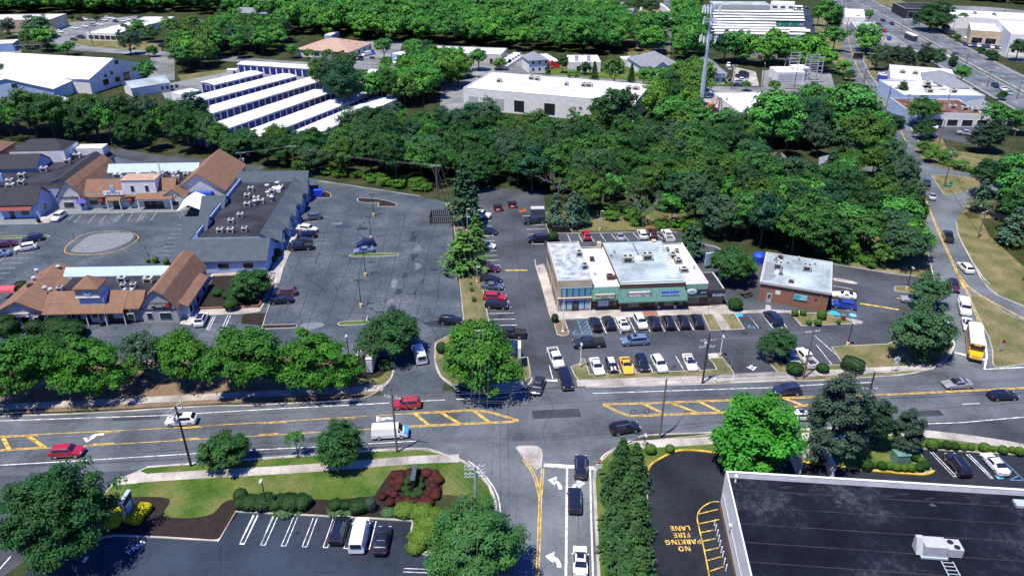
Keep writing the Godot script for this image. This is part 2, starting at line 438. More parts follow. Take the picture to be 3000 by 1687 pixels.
func build_ground()->void:
	var g:=setting("ground")
	ground_part(g,"terrain",[Vector3(-1600,0,200),Vector3(1600,0,200),Vector3(1600,0,-2600),Vector3(-1600,0,-2600)],0.0,M.earth)
	# dry verges and lawns
	var lawns:=[
		["grass_dry",FP([2560,450,2700,470,2760,700,2700,830,2500,790,2420,640])],
		["grass_dry",FP([2640,330,2720,320,2780,440,3300,500,3300,640,2840,640,2740,560,2690,450])],
		["grass_dry",FP([2440,40,2520,120,2620,300,2560,330,2480,230,2400,130,2370,60])],
		["grass_dry",FP([2560,0,3400,330,3400,260,2900,100,2640,0])],
		["grass_dry",FP([1800,30,1975,25,1960,190,1850,190])],
		["grass_dry",FP([180,95,340,98,470,130,470,150,220,138])],
		["grass_dry",FP([520,220,690,200,760,235,560,300])],
		["grass",FP([1590,190,2030,205,2150,235,2130,250,1600,226])],
		["grass",FP([2480,480,2600,500,2590,590,2440,590])],
		["grass_dry",FP([1590,620,2010,615,2010,672,1620,680])],
		["grass",FP([1960,690,2240,760,2430,800,2430,960,2100,960,1990,860])],
		["grass_dry",FP([2790,640,2812,690,2840,745,2902,850,3000,897,3300,1000,3300,880,3000,780,2900,690,2860,610])],
		["grass_dry",FP([140,60,330,50,300,110,100,105])],
	]
	for l in lawns: ground_part(g,"lawn",l[1],0.006,M[l[0]])
	# --- background car parks and yards
	var lots:=setting("background_yards")
	for l in [
		["asphalt_pale",FP([150,75,400,45,400,90,210,120,120,105])],
		["asphalt_pale",FP([440,165,510,165,510,235,430,235])],
		["asphalt_pale",FP([460,250,700,205,1090,212,1190,240,1120,420,560,420])],
		["asphalt_pale",FP([1050,120,1180,120,1160,190,1040,188])],
		["asphalt_pale",FP([1260,150,1560,160,1600,215,1250,205])],
		["asphalt_pale",FP([1290,250,1400,225,1400,340,1290,330])],
		["concrete",FP([2070,268,2215,262,2205,400,2090,400,2045,345])],
		["concrete",FP([2150,195,2215,210,2225,252,2145,248])],
		["asphalt_pale",FP([2235,205,2435,212,2450,265,2230,255])],
		["asphalt",FP([2560,340,2910,345,2960,370,2870,430,2760,405,2700,400])],
		["asphalt_pale",FP([2570,205,2630,205,2700,330,2640,340])],
		["asphalt_dark",FP([2028,9,2230,9,2380,30,2400,160,2290,150,2060,105])],
		["asphalt_pale",FP([2520,40,2700,120,2680,140,2560,130,2480,60])],
		["asphalt_pale",FP([2640,10,2900,20,3300,60,3300,200,2980,180,2800,110])],
		["asphalt_pale",FP([2270,470,2330,470,2350,560,2260,560])],
		["asphalt_pale",FP([2380,280,2450,280,2430,385,2390,385])],
		["asphalt_pale",FP([0,125,60,130,60,170,0,200])],
	]: ground_part(lots,"yard_surface",l[1],0.012,M[l[0]])
	# --- car parks
	var plaza:=setting("plaza_parking_lot")
	ground_part(plaza,"asphalt",FP([-260,1075,-260,420,200,430,560,470,860,515,1232,574,1303,591,1322,640,1336,784,1360,948,1330,1040,1290,1160,1130,1160,1000,1070,300,1080]),0.012,M.asphalt_worn)
	var strip_lot:=setting("strip_mall_parking_lot")
	ground_part(strip_lot,"asphalt",FP([1398,548,1592,560,1606,682,1985,678,2105,722,2200,772,2432,770,2690,812,2745,850,2790,1010,2600,1095,2336,1116,2124,1124,1700,1136,1480,1140,1420,1000]),0.014,M.asphalt)
	var bank_lot:=setting("office_parking_lot")
	ground_part(bank_lot,"asphalt",FP([-60,1760,120,1650,260,1585,330,1570,640,1585,690,1500,1220,1522,1200,1620,1290,1640,1480,1640,1470,1800]),0.012,M.asphalt_dark)
	var fire_lot:=setting("fire_lane_lot")
	ground_part(fire_lot,"asphalt",FP([1895,1800,1895,1370,1935,1345,1990,1322,2130,1330,2450,1365,2740,1390,2690,1318,3300,1350,3300,1800]),0.012,M.asphalt_fresh)
	# --- roads
	var road:=setting("main_road")
	ground_part(road,"asphalt",FP([-260,1236,0,1222,273,1212,590,1193,750,1189,1000,1175,1082,1162,1340,1142,1359,1149,1433,1146,1495,1143,1717,1136,1810,1134,2009,1128,2124,1124,2337,1117,2417,1114,2535,1107,2635,1100,2697,1090,2743,1075,2781,1044,2900,1060,2936,1077,3000,1071,3300,1050,3300,1225,2700,1250,2400,1258,2105,1268,1904,1276,1848,1292,1780,1300,1228,1315,1091,1321,961,1330,800,1342,750,1345,428,1371,407,1378,250,1400,-260,1425]),0.018,M.asphalt_main)
	var stub:=setting("side_street")
	ground_part(stub,"asphalt",FP([1228,1315,1278,1324,1315,1338,1359,1353,1402,1386,1433,1423,1452,1473,1453,1501,1440,1600,1420,1800,1762,1800,1753,1687,1745,1516,1740,1411,1744,1380,1761,1347,1781,1327,1848,1293,1862,1284,1228,1300]),0.022,M.road_worn)
	ground_part(stub,"asphalt_turning",FP([407,1376,323,1423,300,1450,180,1560,60,1650,-60,1740,-420,1740,-420,1400,200,1390]),0.022,M.asphalt)
	ground_part(stub,"asphalt_entrance",FP([2640,1262,2703,1262,2728,1271,2852,1284,3000,1310,3300,1370,3300,1215,2660,1240]),0.022,M.asphalt)
	var side:=setting("cross_road")
	tile(2200,380)
	var sr:=GP([1380,100,1530,130,1610,260,1650,310,1850,370,2090,410,2500,470,2500,560,2100,600,2010,760,1950,840,1942,880,1960,980,2050,1170,2120,1290])
	tile(2200,780)
	sr.append_array(GP([2200,150,2330,260,2576,370,3100,560,3100,930,2280,1000,1920,900,1920,760,1890,600,1830,450,1740,140]))
	tile(2200,380)
	sr.append_array(GP([1680,1170,1650,800,1600,600,1500,380]))
	ground_part(side,"asphalt",sr,0.026,M.road_worn)
	tile(2200,0)
	var up:=smooth(GP([1470,1340,1390,1180,1290,1020,1150,850,1040,700,985,580,940,440,905,300,860,160,800,0,760,-80]),3)
	strip(side,"asphalt_far",up,8.6,0.03,M.road_worn)
	var hw:=setting("highway")
	var hm:=smooth(GP([800,-110,960,0,1200,125,1500,290,1800,460,2100,630,2576,880,3000,1100]),3)
	strip(hw,"asphalt",hm,30.0,0.014,M.road_worn)
	strip(hw,"median_barrier",hm,0.7,0.02,M.concrete,0.8)
	for off in [-14.2,-1.2,1.2,14.2]:
		line(hw,"edge_line",shifted(hm,off),0.16,M.paint_white,0.03)
	for off in [-9.9,-5.6,5.6,9.9]:
		var q:=shifted(hm,off)
		for k in range(0,q.size() - 1):
			var ln: float=q[k].distance_to(q[k+1])
			for s in int(ln/12.0): line(hw,"lane_dash",[q[k].lerp(q[k+1],s*12.0/ln),q[k].lerp(q[k+1],(s*12.0+3.5)/ln)],0.16,M.paint_white,0.03)
	var back:=setting("back_street")
	strip(back,"asphalt",smooth(FP([60,95,170,122,230,141,340,149,490,158,700,174,850,186,1010,194,1160,200,1400,214,1640,228,1930,250,2090,260,2250,264,2480,286,2540,300]),3),10.0,0.016,M.asphalt_pale)
	strip(back,"asphalt_lane",FP([1968,-60,1957,40,1945,110,1938,145]),8.0,0.018,M.road_worn)
	strip(back,"path",FP([1880,20,1870,60,1868,140]),1.5,0.02,M.concrete)
	strip(back,"asphalt_alley",FP([310,440,420,462,600,478,760,498]),7.0,0.018,M.asphalt)
	strip(back,"asphalt_drive",FP([2570,500,2500,488,2450,486]),4.0,0.018,M.road_worn)
	strip(back,"asphalt_drive",FP([2700,606,2560,600,2450,590,2330,560]),5.0,0.018,M.asphalt_pale)
	# --- main road markings
	var W: Material=M.paint_white
	var Y: Material=M.paint_yellow
	var up_y:=FP([-200,1287,0,1278,400,1259,800,1236,1200,1211.7])
	var lo_y:=FP([-200,1333,0,1321,400,1297.5,800,1274.5,1194,1250])
	line(road,"yellow_line",up_y,0.15,Y); line(road,"yellow_line",lo_y,0.15,Y)
	for a in [[290,1267.8,350,1264.9],[525,1255.4,590,1251.6],[760,1242,840,1237.2],[960,1229.9,1042,1224.9],[0,1281.6,110,1276.4]]: line(road,"yellow_dash",FP(a),0.17,Y)
	for a in [[270,1301.6,332,1298],[520,1287,582,1283.4],[757,1273.4,815,1270],[0,1317.4,137,1309.4]]: line(road,"yellow_dash",FP(a),0.17,Y)
	for a in [[-60,1283,-15,1320],[5,1279,25,1318],[75,1275,128,1310]]: line(road,"hatch_bar",FP(a),0.55,Y)
	double_line(road,FP([1200,1211.7,1365,1203]),Y)
	double_line(road,smooth(FP([1365,1203,1400,1203,1450,1212,1519,1232]),4),Y)
	double_line(road,FP([1194,1250,1330,1243.5,1495,1236,1519,1232]),Y)
	for a in [[1215,1212,1256,1246],[1290,1208,1348,1242],[1388,1204,1435,1238]]: line(road,"hatch_bar",FP(a),0.5,Y)
	var ru:=FP([1767,1185,1900,1181,2127,1173,2267,1166.6,2554,1159,2740,1150,3000,1137,3250,1124])
	double_line(road,ru,Y)
	double_line(road,FP([1845,1219.4,1980,1214,2115,1208.6,2305,1187+8,2386,1184,2540,1160]),Y)
	double_line(road,FP([1767,1186,1810,1206,1845,1219]),Y)
	for a in [[1885,1183,1950,1214],[1968,1181,2045,1210],[2050,1177,2112,1207],[2140,1174,2210,1204],[2300,1168,2350,1186]]: line(road,"hatch_bar",FP(a),0.5,Y)
	line(road,"white_line",FP([-200,1243,0,1233,480,1217,750,1201,1141,1180.6]),0.15,W)
	line(road,"white_line",FP([1234,1175,1303,1172]),0.15,W)
	line(road,"white_line",FP([1337,1170,1486,1164.5]),0.15,W)
	line(road,"white_line",FP([1736,1152.7,2000,1144,2258,1135.6,2433,1125,2560,1120]),0.15,W)
	line(road,"white_line",FP([-200,1376,0,1363,248,1348.8,750,1318,911,1310,1070,1300.7,1219,1292]),0.15,W)
	line(road,"white_line",FP([2330,1258,2360,1256,2600,1246,2820,1238,3250,1200]),0.15,W)
	line(road,"white_dash",FP([2822,1184,2871,1182]),0.15,W)
	line(road,"white_dash",FP([2360,1254,2400,1252]),0.15,W)
	arrow(road,px(252,1296),px(303,1272),px(262,1272),W)
	arrow(road,px(1102,1236),px(1152,1226),px(1115,1222),W)
	# side street markings
	tile(1500,1237)
	double_line(stub,GP([290,435,283,560,268,700,258,1000,240,1449,232,1700]),Y)
	double_line(stub,smooth(GP([110,350,170,430,210,500,240,600,262,700]),3),Y)
	line(stub,"stop_bar",GP([300,404,778,434]),0.75,W)
	line(stub,"white_line",GP([520,432,515,900,509,1449,505,1800]),0.3,W)
	line(stub,"white_line",GP([738,450,745,800,765,1449,780,1800]),0.22,W)
	arrow(stub,G(340,545),G(458,635),G(462,555),W)
	arrow(stub,G(692,577),G(575,650),G(570,575),W)
	arrow(stub,G(312,1265),G(446,1370),G(450,1272),W)
	tile(750,1237)
	line(stub,"white_line",smooth(GP([2000,365,2100,440,2180,530,2250,630,2290,730,2305,850]),3),0.16,W)
	line(stub,"white_line",FP([30,1630,0,1664,-60,1730]),0.15,W)
	# cross road markings
	tile(2200,380)
	double_line(side,GP([1560,420,1620,580,1700,780,1800,1020,1900,1230,1985,1420,2020,1500]),Y)
	tile(2200,780)
	double_line(side,GP([1930,30,2000,150,2070,290,2130,450,2190,600]),Y)
	double_line(side,smooth(GP([1940,40,2040,180,2200,290,2420,410,2576,490,2900,620]),2),Y)
	line(side,"stop_bar",GP([1925,812,2225,888]),0.55,W)
	line(side,"white_line",GP([2180,600,2215,700,2232,850,2208,975]),0.3,W)
	line(side,"white_line",GP([2205,975,2400,962,2576,955,3000,930]),0.3,W)
	tile(2200,380)
	line(side,"white_line",GP([1942,900,1962,990,2060,1190,2200,1400,2260,1460]),0.14,W)
	line(side,"white_line",GP([1680,1180,1735,1420,1742,1520]),0.14,W)
	tile(2200,0)
	line(side,"white_line",shifted(up,4.0),0.14,W)
	line(side,"yellow_line",up,0.2,Y)
	# --- kerbs along the roads
	var K: Material=M.kerb
	for k in [
		FP([-200,1233,0,1221,273,1211,590,1192,750,1188,1000,1174,1066,1166,1110,1145,1142,1115,1153,1085,1158,1045]),
		FP([1276,1003,1274,1060,1290,1103,1325,1131,1359,1150,1433,1147,1495,1144,1530,1138,1554,1122,1558,1106]),
		FP([1717,1136,1810,1134,2009,1128,2124,1124,2145,1117,2151,1100]),
		FP([428,1370,750,1345,961,1330,1091,1321,1228,1315,1278,1324,1315,1338,1359,1353,1402,1386,1433,1423,1452,1473,1453,1501,1440,1600,1425,1720]),
		FP([1872,1283,1904,1276,2105,1268,2400,1258,2560,1252]),
		FP([1848,1293,1781,1327,1761,1347,1744,1380,1740,1411,1745,1516,1753,1687,1762,1800]),
		FP([2308,1107,2337,1117,2417,1114,2535,1107,2635,1100,2697,1090,2743,1075,2781,1044,2796,1016,2794,997,2787,966,2770,925]),
		FP([2804,653,2810,690,2838,745,2900,848,3000,897,3250,1000]),
	]: strip(road,"kerb",smooth(k,3),0.3,0.0,K,0.15)
	strip(hw,"kerb",shifted(hm,15.2),0.3,0.0,K,0.15); strip(hw,"kerb",shifted(hm,-15.2),0.3,0.0,K,0.15)
	# --- pavements with joints
	walk(FP([-200,1205,0,1194,400,1175,800,1154,1000,1146,1070,1141,1122,1136]),1.7,"concrete pavement under the frontage trees")
	walk(FP([1400,1144,1470,1137,1535,1125]),2.0,"")
	walk(FP([1690,1124,1900,1119,2060,1113,2150,1106,2320,1098]),2.0,"")
	walk(FP([2320,1098,2500,1090,2640,1082,2730,1076]),1.7,"")
	walk(FP([345,1410,480,1398,800,1380,1000,1366,1200,1350,1345,1344]),1.75,"")
	walk(FP([1855,1305,1980,1298,2110,1290,2250,1284,2500,1275,2610,1268,2720,1273,2850,1288,3000,1312,3200,1360]),1.8,"")
	ground_part(road,"pavement_corner",FP([322,1424,345,1405,410,1382,430,1390,400,1418]),0.14,M.concrete)
	ground_part(road,"driveway_apron",FP([1556,1118,1600,1106,1690,1110,1730,1134,1560,1140]),0.03,M.road_worn)
	ground_part(road,"driveway_apron",FP([2150,1100,2310,1092,2335,1116,2126,1124]),0.03,M.concrete)
	# --- raised lawns and islands
	tile(0,780)
	island("frontage_lawn",FP([-200,1075,300,1062,700,1050,960,1040,1030,1064,1130,1068,1154,1076,1148,1108,1122,1131,1000,1139,800,1147,400,1168,0,1187,-200,1197]),M.mulch_red,false)
	ground_part(self.get_node("frontage_lawn"),"sign_bed",smooth(GP([3340,870,3700,880,3560+40,1040,3500,1060,3400,1055,3330,1000]),3,true),0.142,M.mulch)
	ground_part(self.get_node("frontage_lawn"),"dry_grass",FP([1040,1090,1150,1085,1140,1112,1118,1129,1000,1137,930,1130,1030,1112]),0.141,M.grass_dry)
	strip(road,"verge",FP([-200,1217,0,1207,400,1189,800,1167,1000,1160,1100,1146]),1.5,0.03,M.mulch_red,0.1)
	strip(road,"verge",FP([1735,1132,1900,1128,2050,1122,2140,1117]),0.9,0.03,M.grass_dry,0.1)
	strip(road,"verge",FP([2335,1108,2500,1102,2640,1094,2690,1086]),1.2,0.03,M.grass_dry,0.1)
	island("divider_lawn",FP([1276,1003,1274,1060,1290,1103,1325,1128,1400,1140,1500,1134,1552,1108,1556,1098,1547,1047,1500,1048,1440,1020,1392,950,1362,948,1300,990]),M.grass_dry,false)
	tile(750,380)
	var dv:=GP([1780,690,1850,800,1870,960,1905,1300,1918,1449])
	dv.append_array(FP([1358,945,1362,947,1434,945,1425,900,1408,805]))
	dv.append_array(GP([2060,1150,2010,900,1990,760,1900,690]))
	island("planting_strip",dv,M.grass_dry,false)
	tile(1500,780)
	island("roadside_lawn",GP([550,950,640,920,660,870,690,880,735,1022,1000,1012,1480,995,1930,975,1900,920,1850,870,1990,862,2060,950,2098,1010,2092,1040,2000,1040,1400,1050,800,1080,640,1092,590,1040]),M.grass_dry,false)
	island("flagpole_island",GP([388,520,500,510,540,625,532,652,480,664,425,650]),M.mulch_red,false)
	island("lawn_panel",GP([1795,455,1895,455,1990,605,1865,610]),M.grass_dry,false)
	island("lawn_panel",GP([1975,455,2105,450,2200,595,2060,605]),M.grass_dry,false)
	ground_part(strip_lot,"pavement_link",GP([1897,455,1972,455,2056,606,1992,608]),0.12,M.concrete)
	ground_part(strip_lot,"island_nose",GP([1850,830,1930,818,1990,850,1985,872,1860,868]),0.1,M.concrete)
	ground_part(strip_lot,"island_nose",GP([2360,825,2400,795,2480,815,2490,850,2370,860]),0.1,M.concrete)
	tile(2200,780)
	island("corner_lawn",GP([760,765,900,750,1290,735,1400,690,1435,620,1500,600,1800,480,1880,600,1905,700,1910,770,1860,850,1740,945,1580,952,1000,970,870,930]),M.grass_dry,false)
	island("corner_lawn",GP([110,850,200,850,330,945,880,930,880,985,560,1000,260,1010]),M.grass_dry,false)
	island("shrub_lawn",GP([370,445,740,440,790,480,960,500,1055,525,1050,545,980,545,480,568]),M.grass_dry,false)
	ground_part(strip_lot,"pavement_nose",GP([740,478,960,500,1058,525,1052,545,960,530,850,490]),0.16,M.concrete)
	island("bank_islet",GP([1355,195,1440,190,1700,225,1690,260,1560,262,1360,240]),M.grass_dry,false)
	island("median_island",smooth(GP([2070,285,2160,280,2250,330,2400,430,2576,515,3000,640,3000,905,2576,930,2370,957,2285,930,2280,800,2240,670,2110,400]),2,true),M.grass_dry,false)
	tile(2200,380)
	island("median_island",GP([1705,430,1850,425,2090,455,2200,490,2150,560,2040,580,1870,620,1815,605]),M.grass_dry,false)
	tile(1500,1237)
	island("concrete_island",GP([30,240,65,227,150,224,240,228,280,262,290,320,280,430,235,458,110,350]),M.concrete,false)
	# front lawn of the office lot
	var fl:=FP([430,1370,750,1347,961,1332,1091,1323,1228,1317,1278,1326,1315,1340,1359,1355,1402,1388,1433,1425,1451,1475,1452,1501,1438,1600,1425,1655,1290,1640,1195,1614,1208,1527,1000,1516,690,1500,640,1585,480,1575,330,1570,200,1600,110,1655,300,1450,345,1405])
	island("office_lawn",fl,M.grass,false)
	var ol: Node3D=get_node("office_lawn")
	tile(0,1237)
	ground_part(ol,"sign_bed",smooth(GP([1000,780,1180,720,1400,710,1560,720,1600,760,1540,860,1580,900,1800,910,2000,870,2100,770,2200,740,2240,850,2120,1010,2040,1110,1700,1100,1100,1060,900,1060]),3,true),0.142,M.mulch)
	tile(750,1237)
	ground_part(ol,"hedge_bed",GP([-240,740,0,720,500,730,720,740,1120,700,1180,600,1280,460,1720,450,1760,600,1760,700,1950,720,1950,800,1750,870,1480,920,900,890,0,850,-240,850]),0.143,M.mulch)
	ground_part(ol,"bare_earth",smooth(GP([1700,700,1900,700,1960,760,1900,830,1780,860,1700,800]),3,true),0.149,M.earth)
	strip(ol,"kerb",FP([110,1655,200,1600,330,1570,480,1576,640,1586,690,1500,1000,1516,1208,1527,1197,1605,1205,1618,1290,1622]),0.25,0.0,K,0.16)
	# spruce bed and the yellow kerb
	island("spruce_lawn",FP([1744,1382,1763,1349,1783,1329,1855,1296,2110,1270,2560,1254,2620,1262,2720,1278,2850,1293,3000,1318,3000,1335,2690,1316,2735,1382,2690,1392,2450,1366,2130,1332,2050,1322,1990,1321,1935,1345,1900,1370,1895,1800,1764,1800,1755,1687,1747,1516,1742,1411]),M.grass,false)
	strip(fire_lot,"yellow_kerb",smooth(FP([1895,1400,1905,1366,1938,1343,1990,1321,2050,1322,2130,1331,2300,1348,2450,1366,2560,1380,2690,1391,2725,1388,2738,1380]),3),0.32,0.0,M.kerb_yellow,0.17)
	# --- plaza islands, stalls and wear
	tile(0,380)
	island("oval_island",smooth(GP([600,1140,640,1080,760,1000,900,965,1060,960,1200,965,1300,1000,1290,1045,1200,1110,1040,1165,860,1182,700,1180,615,1165]),2,true),M.asphalt_worn,false,0.1,M.kerb_yellow)
	ground_part(get_node("oval_island"),"patio",smooth(GP([665,1140,760,1060,850,1000,1000,978,1180,975,1255,990,1240,1040,1150,1090,1000,1140,860,1163,700,1160]),2,true),0.125,M.pavers)
	island("kerb_island",GP([-60,1020,0,1008,200,1000,440,998,472,1008,440,1022,200,1025,0,1032,-60,1040]),M.grass,false)
	tile(750,380)
	island("lot_island",GP([950,650,990,643,1150,655,1270,680,1330,705,1330,722,1290,728,1145,728,1158,690,1030,692,960,682]),M.mulch,false)
	island("lot_island",GP([870,1190,900,1172,1240,1165,1330,1168,1352,1178,1330,1192,1200,1200,900,1202]),M.grass,false)
	island("lot_island",GP([500,645,610,585,660,583,702,605,708,635,690,647]),M.mulch,false)
	tile(750,780)
	island("lot_island",GP([765,545,790,528,900,518,1060,515,1060,550,900,560,780,560]),M.grass,false)
	island("lot_island",GP([60,555,380,550,390,568,370,585,90,595,40,590]),M.mulch,false)
	tile(0,780)
	ground_part(plaza,"mulch_bed",GP([2290,455,2520,445,2470,560,2270,540]),0.1,M.mulch)
	ground_part(plaza,"planter_bed",GP([2015,115,2480,100,2560,180,2440,395,1865,395]),0.5,M.mulch)
	strip(plaza,"planter_wall",GP([2015,112,1860,410,2440,390,2570,190,2480,97],0),0.3,0.0,M.brick,0.55,true)
	# pavements of the plaza
	ground_part(plaza,"pavement",GP([1690,545,1880,200,2000,70,2200,60,2330,60,2600,60,2570,200,2450,430,2290,455,1900,465,1790,560]),0.09,M.concrete)
	tile(0,380)
	ground_part(plaza,"pavement",GP([-200,840,380,820,560,700,600,750,840,735,1860,720,1690,780,620,800,560,800,450,880,340,895,-200,905]),0.09,M.pavers)
	ground_part(plaza,"pavement_lane",GP([370,830,560,640,600,720,490,800,460,880,330,893]),0.096,M.concrete)
	tile(750,380)
	ground_part(plaza,"pavement",GP([380,620,490,635,440,800,390,960,330,1130,250,1310,215,1449,100,1449,170,1250,300,950]),0.09,M.concrete)
	strip(plaza,"kerb",GP([490,635,440,800,390,960,330,1130,250,1310,215,1449]),0.2,0.0,K,0.12)
	tile(750,780)
	strip(plaza,"kerb",GP([240,20,100,430,65,550]),0.2,0.0,K,0.12)
	tile(750,380)
	strip(plaza,"kerb",smooth(GP([590,485,900,530,1200,575,1550,628]),2),0.2,0.0,K,0.14)
	var PW: Material=M.paint_worn
	tile(0,380)
	for a in [[700,800,640,850],[770,805,690,880],[900,800,820,885],[1000,800,930,885],[1135,795,1060,868],[1160,795,1085,868],[1245,792,1200,860],[1340,790,1290,862],[1370,788,1320,860],[1470,785,1415,860]]: line(plaza,"parking_line",GP(a),0.12,PW,0.03)
	for k in 8: line(plaza,"parking_line",GP([1660 - k*26,900+k*41,1830 - k*6,897+k*41]),0.12,PW,0.03)
	for k in 7: line(plaza,"parking_line",GP([80 - k*30,1165+k*48,310 - k*55,1160+k*48]),0.12,PW,0.03)
	line(plaza,"parking_line",GP([230,1040,60,1180,-60,1290]),0.12,PW,0.03)
	tile(0,780)
	for a in [[2010,470,1945,605],[2030,470,1965,605],[2145,465,2085,600],[2170,465,2110,600],[1935,820,1880,930],[1960,820,1910,930],[3420,760,3340,860],[3435,760,3360,860]]: line(plaza,"parking_line",GP(a),0.12,M.paint_white,0.03)
	tile(750,780)
	for a in [[940,760,930,868],[965,760,950,868],[1050,470,1040,510]]: line(plaza,"parking_line",GP(a),0.12,M.paint_white,0.03)
	rng.seed=77
	for k in 9:
		var c:=px(1190+rng.randf_range(-18,18) - k*4+(30 if k<4 else 0),700+k*26)
		var q:=[]
		for j in 9:
			var r:=rng.randf_range(0.5,1.6)
			q.append(c+Vector3(cos(TAU*j/9.0)*r*0.7,0,sin(TAU*j/9.0)*r*1.6))
		ground_part(plaza,"asphalt_patch",q,0.022,M.road_worn if k % 2 else M.asphalt_dark)
	for a in [[1000,665,2.2,1.2],[1060,670,1.6,1.0],[985,655,1.6,0.9],[1290,950,3.2,1.5],[915,955,2.4,1.4],[1270,790,1.2,0.6]]:
		var q:=[]
		for j in 11:
			var r:=rng.randf_range(0.7,1.2)
			q.append(px(a[0],a[1])+Vector3(cos(TAU*j/11.0)*r*a[2],0,sin(TAU*j/11.0)*r*a[3]))
		ground_part(plaza,"asphalt_patch",q,0.023,M.road_worn if int(a[0]) % 2 else M.asphalt_dark)
	for k in 10:
		var x0:=860.0+k*48
		cracks(plaza,[[px(x0+60 - k*3,620+rng.randf_range(0,40)),px(x0+20 - k*2+rng.randf_range(-8,8),760),px(x0 - 30+k+rng.randf_range(-9,9),900),px(x0 - 60+k*2,960)]],M.roof_tar,0.09)
	for k in 6: cracks(plaza,[[px(840+rng.randf_range(0,60),650+k*52),px(1050,640+k*54+rng.randf_range(-12,12)),px(1300,650+k*52+rng.randf_range(-14,14))]],M.roof_tar,0.08)
	# oil drips in the bays, and cut patches in the road
	for r in [[strip_lot,1740,975,2260,968,9],[strip_lot,1745,1075,2050,1065,6],[strip_lot,1420,680,1470,950,9],[strip_lot,1680,690,1960,690,7],[bank_lot,720,1560,1120,1570,7],[plaza,880,560,800,860,9],[plaza,1060,640,1090,820,5]]:
		for k in r[5]:
			var c:=px(lerpf(r[1],r[3],(k+.5)/r[5]),lerpf(r[2],r[4],(k+.5)/r[5]))+Vector3(rng.randf_range(-.5,.5),0,rng.randf_range(-1.2,1.2))
			var q:=[]
			var rr:=rng.randf_range(.25,.7)
			for j in 8: q.append(c+Vector3(cos(TAU*j/8.0),0,sin(TAU*j/8.0))*rr*rng.randf_range(.6,1.2))
			ground_part(r[0],"oil_stain",q,0.026,M.roof_tar)
	for a in [[330,1225,470,1219,1.6],[1560,1215,1700,1209,2.2],[2440,1140,2560,1134,1.8],[900,1290,1010,1283,1.4],[2650,1215,2760,1209,1.5]]: strip(road,"road_patch",FP(a.slice(0,4)),a[4],0.026,M.asphalt)
	cracks(road,[FP([60,1240,400,1228,760,1212,1100,1196]),FP([1500,1190,1900,1165,2300,1150,2700,1128]),FP([420,1325,760,1300,1050,1282]),FP([1900,1250,2300,1225,2700,1200,3000,1180]),FP([1600,1150,1620,1200,1590,1260,1600,1300]),FP([2760,1262,2800,1280,2830,1300])],M.asphalt_fresh,0.07)
	cracks(strip_lot,[FP([1500,600,1510,720,1530,860,1560,1000]),FP([1580,1010,1800,1000,2050,1015]),FP([2120,960,2300,985,2500,960,2640,940]),FP([2460,800,2500,850,2620,880])],M.asphalt_fresh,0.07)
	cracks(stub,[FP([1520,1420,1510,1560,1500,1680]),FP([1690,1400,1695,1540,1700,1690])],M.asphalt,0.07)
	# --- strip mall stalls
	tile(1500,780)
	for k in 7: line(strip_lot,"parking_line",GP([832+k*133,500 - k*8,892+k*138,635 - k*5]),0.12,M.paint_white,0.03)
	var PB: Material=M.paint_blue
	for a in [[500,510,540,625],[500,508,705,508],[620,512,665,640],[705,510,752,642],[640,645,752,643],[625,540,665,515],[640,575,700,520],[650,610,715,545],[660,638,728,575],[695,641,742,605],[2120,460,2195,590],[2235,460,2330,585]]: line(strip_lot,"blue_line",GP(a),0.13,PB,0.03)
	wheelchair_mark(strip_lot,G(600,632),0.9,PB); wheelchair_mark(strip_lot,G(2255,572),0.9,PB)
	ground_part(strip_lot,"blue_ramp",smooth(GP([2105,455,2130,440,2180,450,2180,470,2120,478]),3,true),0.034,M.paint_bright_blue)
	for a in [[2365,455,2465,585],[2500,500,2560,590],[735,1022,880,1020],[850,925,880,1020],[995,920,1030,1015],[1130,915,1180,1010],[1285,910,1335,1005],[1440,910,1485,1000],[1545,845,1630,990],[1700,860,1782,985]]: line(strip_lot,"parking_line",GP(a),0.12,M.paint_white,0.03)
	line(strip_lot,"stop_bar",GP([300,1078,430,1078]),0.45,M.paint_white)
	line(strip_lot,"white_line",GP([352,935,385,1062]),0.13,M.paint_white)
	arrow(strip_lot,G(2280,985),G(2255,935),G(2268,960),M.paint_white)
	line(strip_lot,"yellow_line",GP([-60,38,145,38]),0.5,Y,0.03)
	tile(750,780)
	for k in 10: line(strip_lot,"parking_line",GP([2130+k*9,55+k*56 - (k*k)*0.0,2290+k*20,50+k*56]),0.12,M.paint_white,0.03)
	tile(750,380)
	for k in 11: line(strip_lot,"parking_line",GP([2130+k*2,865+k*46,2215+k*10,863+k*46]),0.12,M.paint_white,0.03)
	tile(1500,380)
	for a in [[95,815,300,805],[120,897,310,895],[135,940,322,937],[150,985,345,982],[180,1078,300,1078]]: line(strip_lot,"parking_line",GP(a),0.12,M.paint_white,0.03)
	for k in 10: line(strip_lot,"parking_line",GP([525+k*103,988 - k*2,557+k*110,1065 - k*3]),0.12,M.paint_white,0.03)
	strip(strip_lot,"kerb",GP([310,870,350,975,620,978,1100,970,1560,968]),0.2,0.0,K,0.13)
	strip(strip_lot,"kerb",GP([1750,1075,1920,1105,2060,1180]),0.2,0.0,K,0.13)
	tile(2200,780)
	for a in [[0,485,75,580],[110,455,210,580],[280,500,345,580],[780,185,965,217],[770,385,990,430],[620,740,770,930],[600,650,880,900]]: line(strip_lot,"parking_line",GP(a),0.12,M.paint_white,0.03)
	line(strip_lot,"yellow_line",GP([1030,350,1400,410]),0.5,Y,0.03)
	line(strip_lot,"yellow_line",GP([1380,300,1440,308]),0.3,Y,0.03)
	ground_part(strip_lot,"blue_ramp",smooth(GP([750,425,800,430,848,462,840,475,750,455]),3,true),0.164,M.paint_bright_blue)
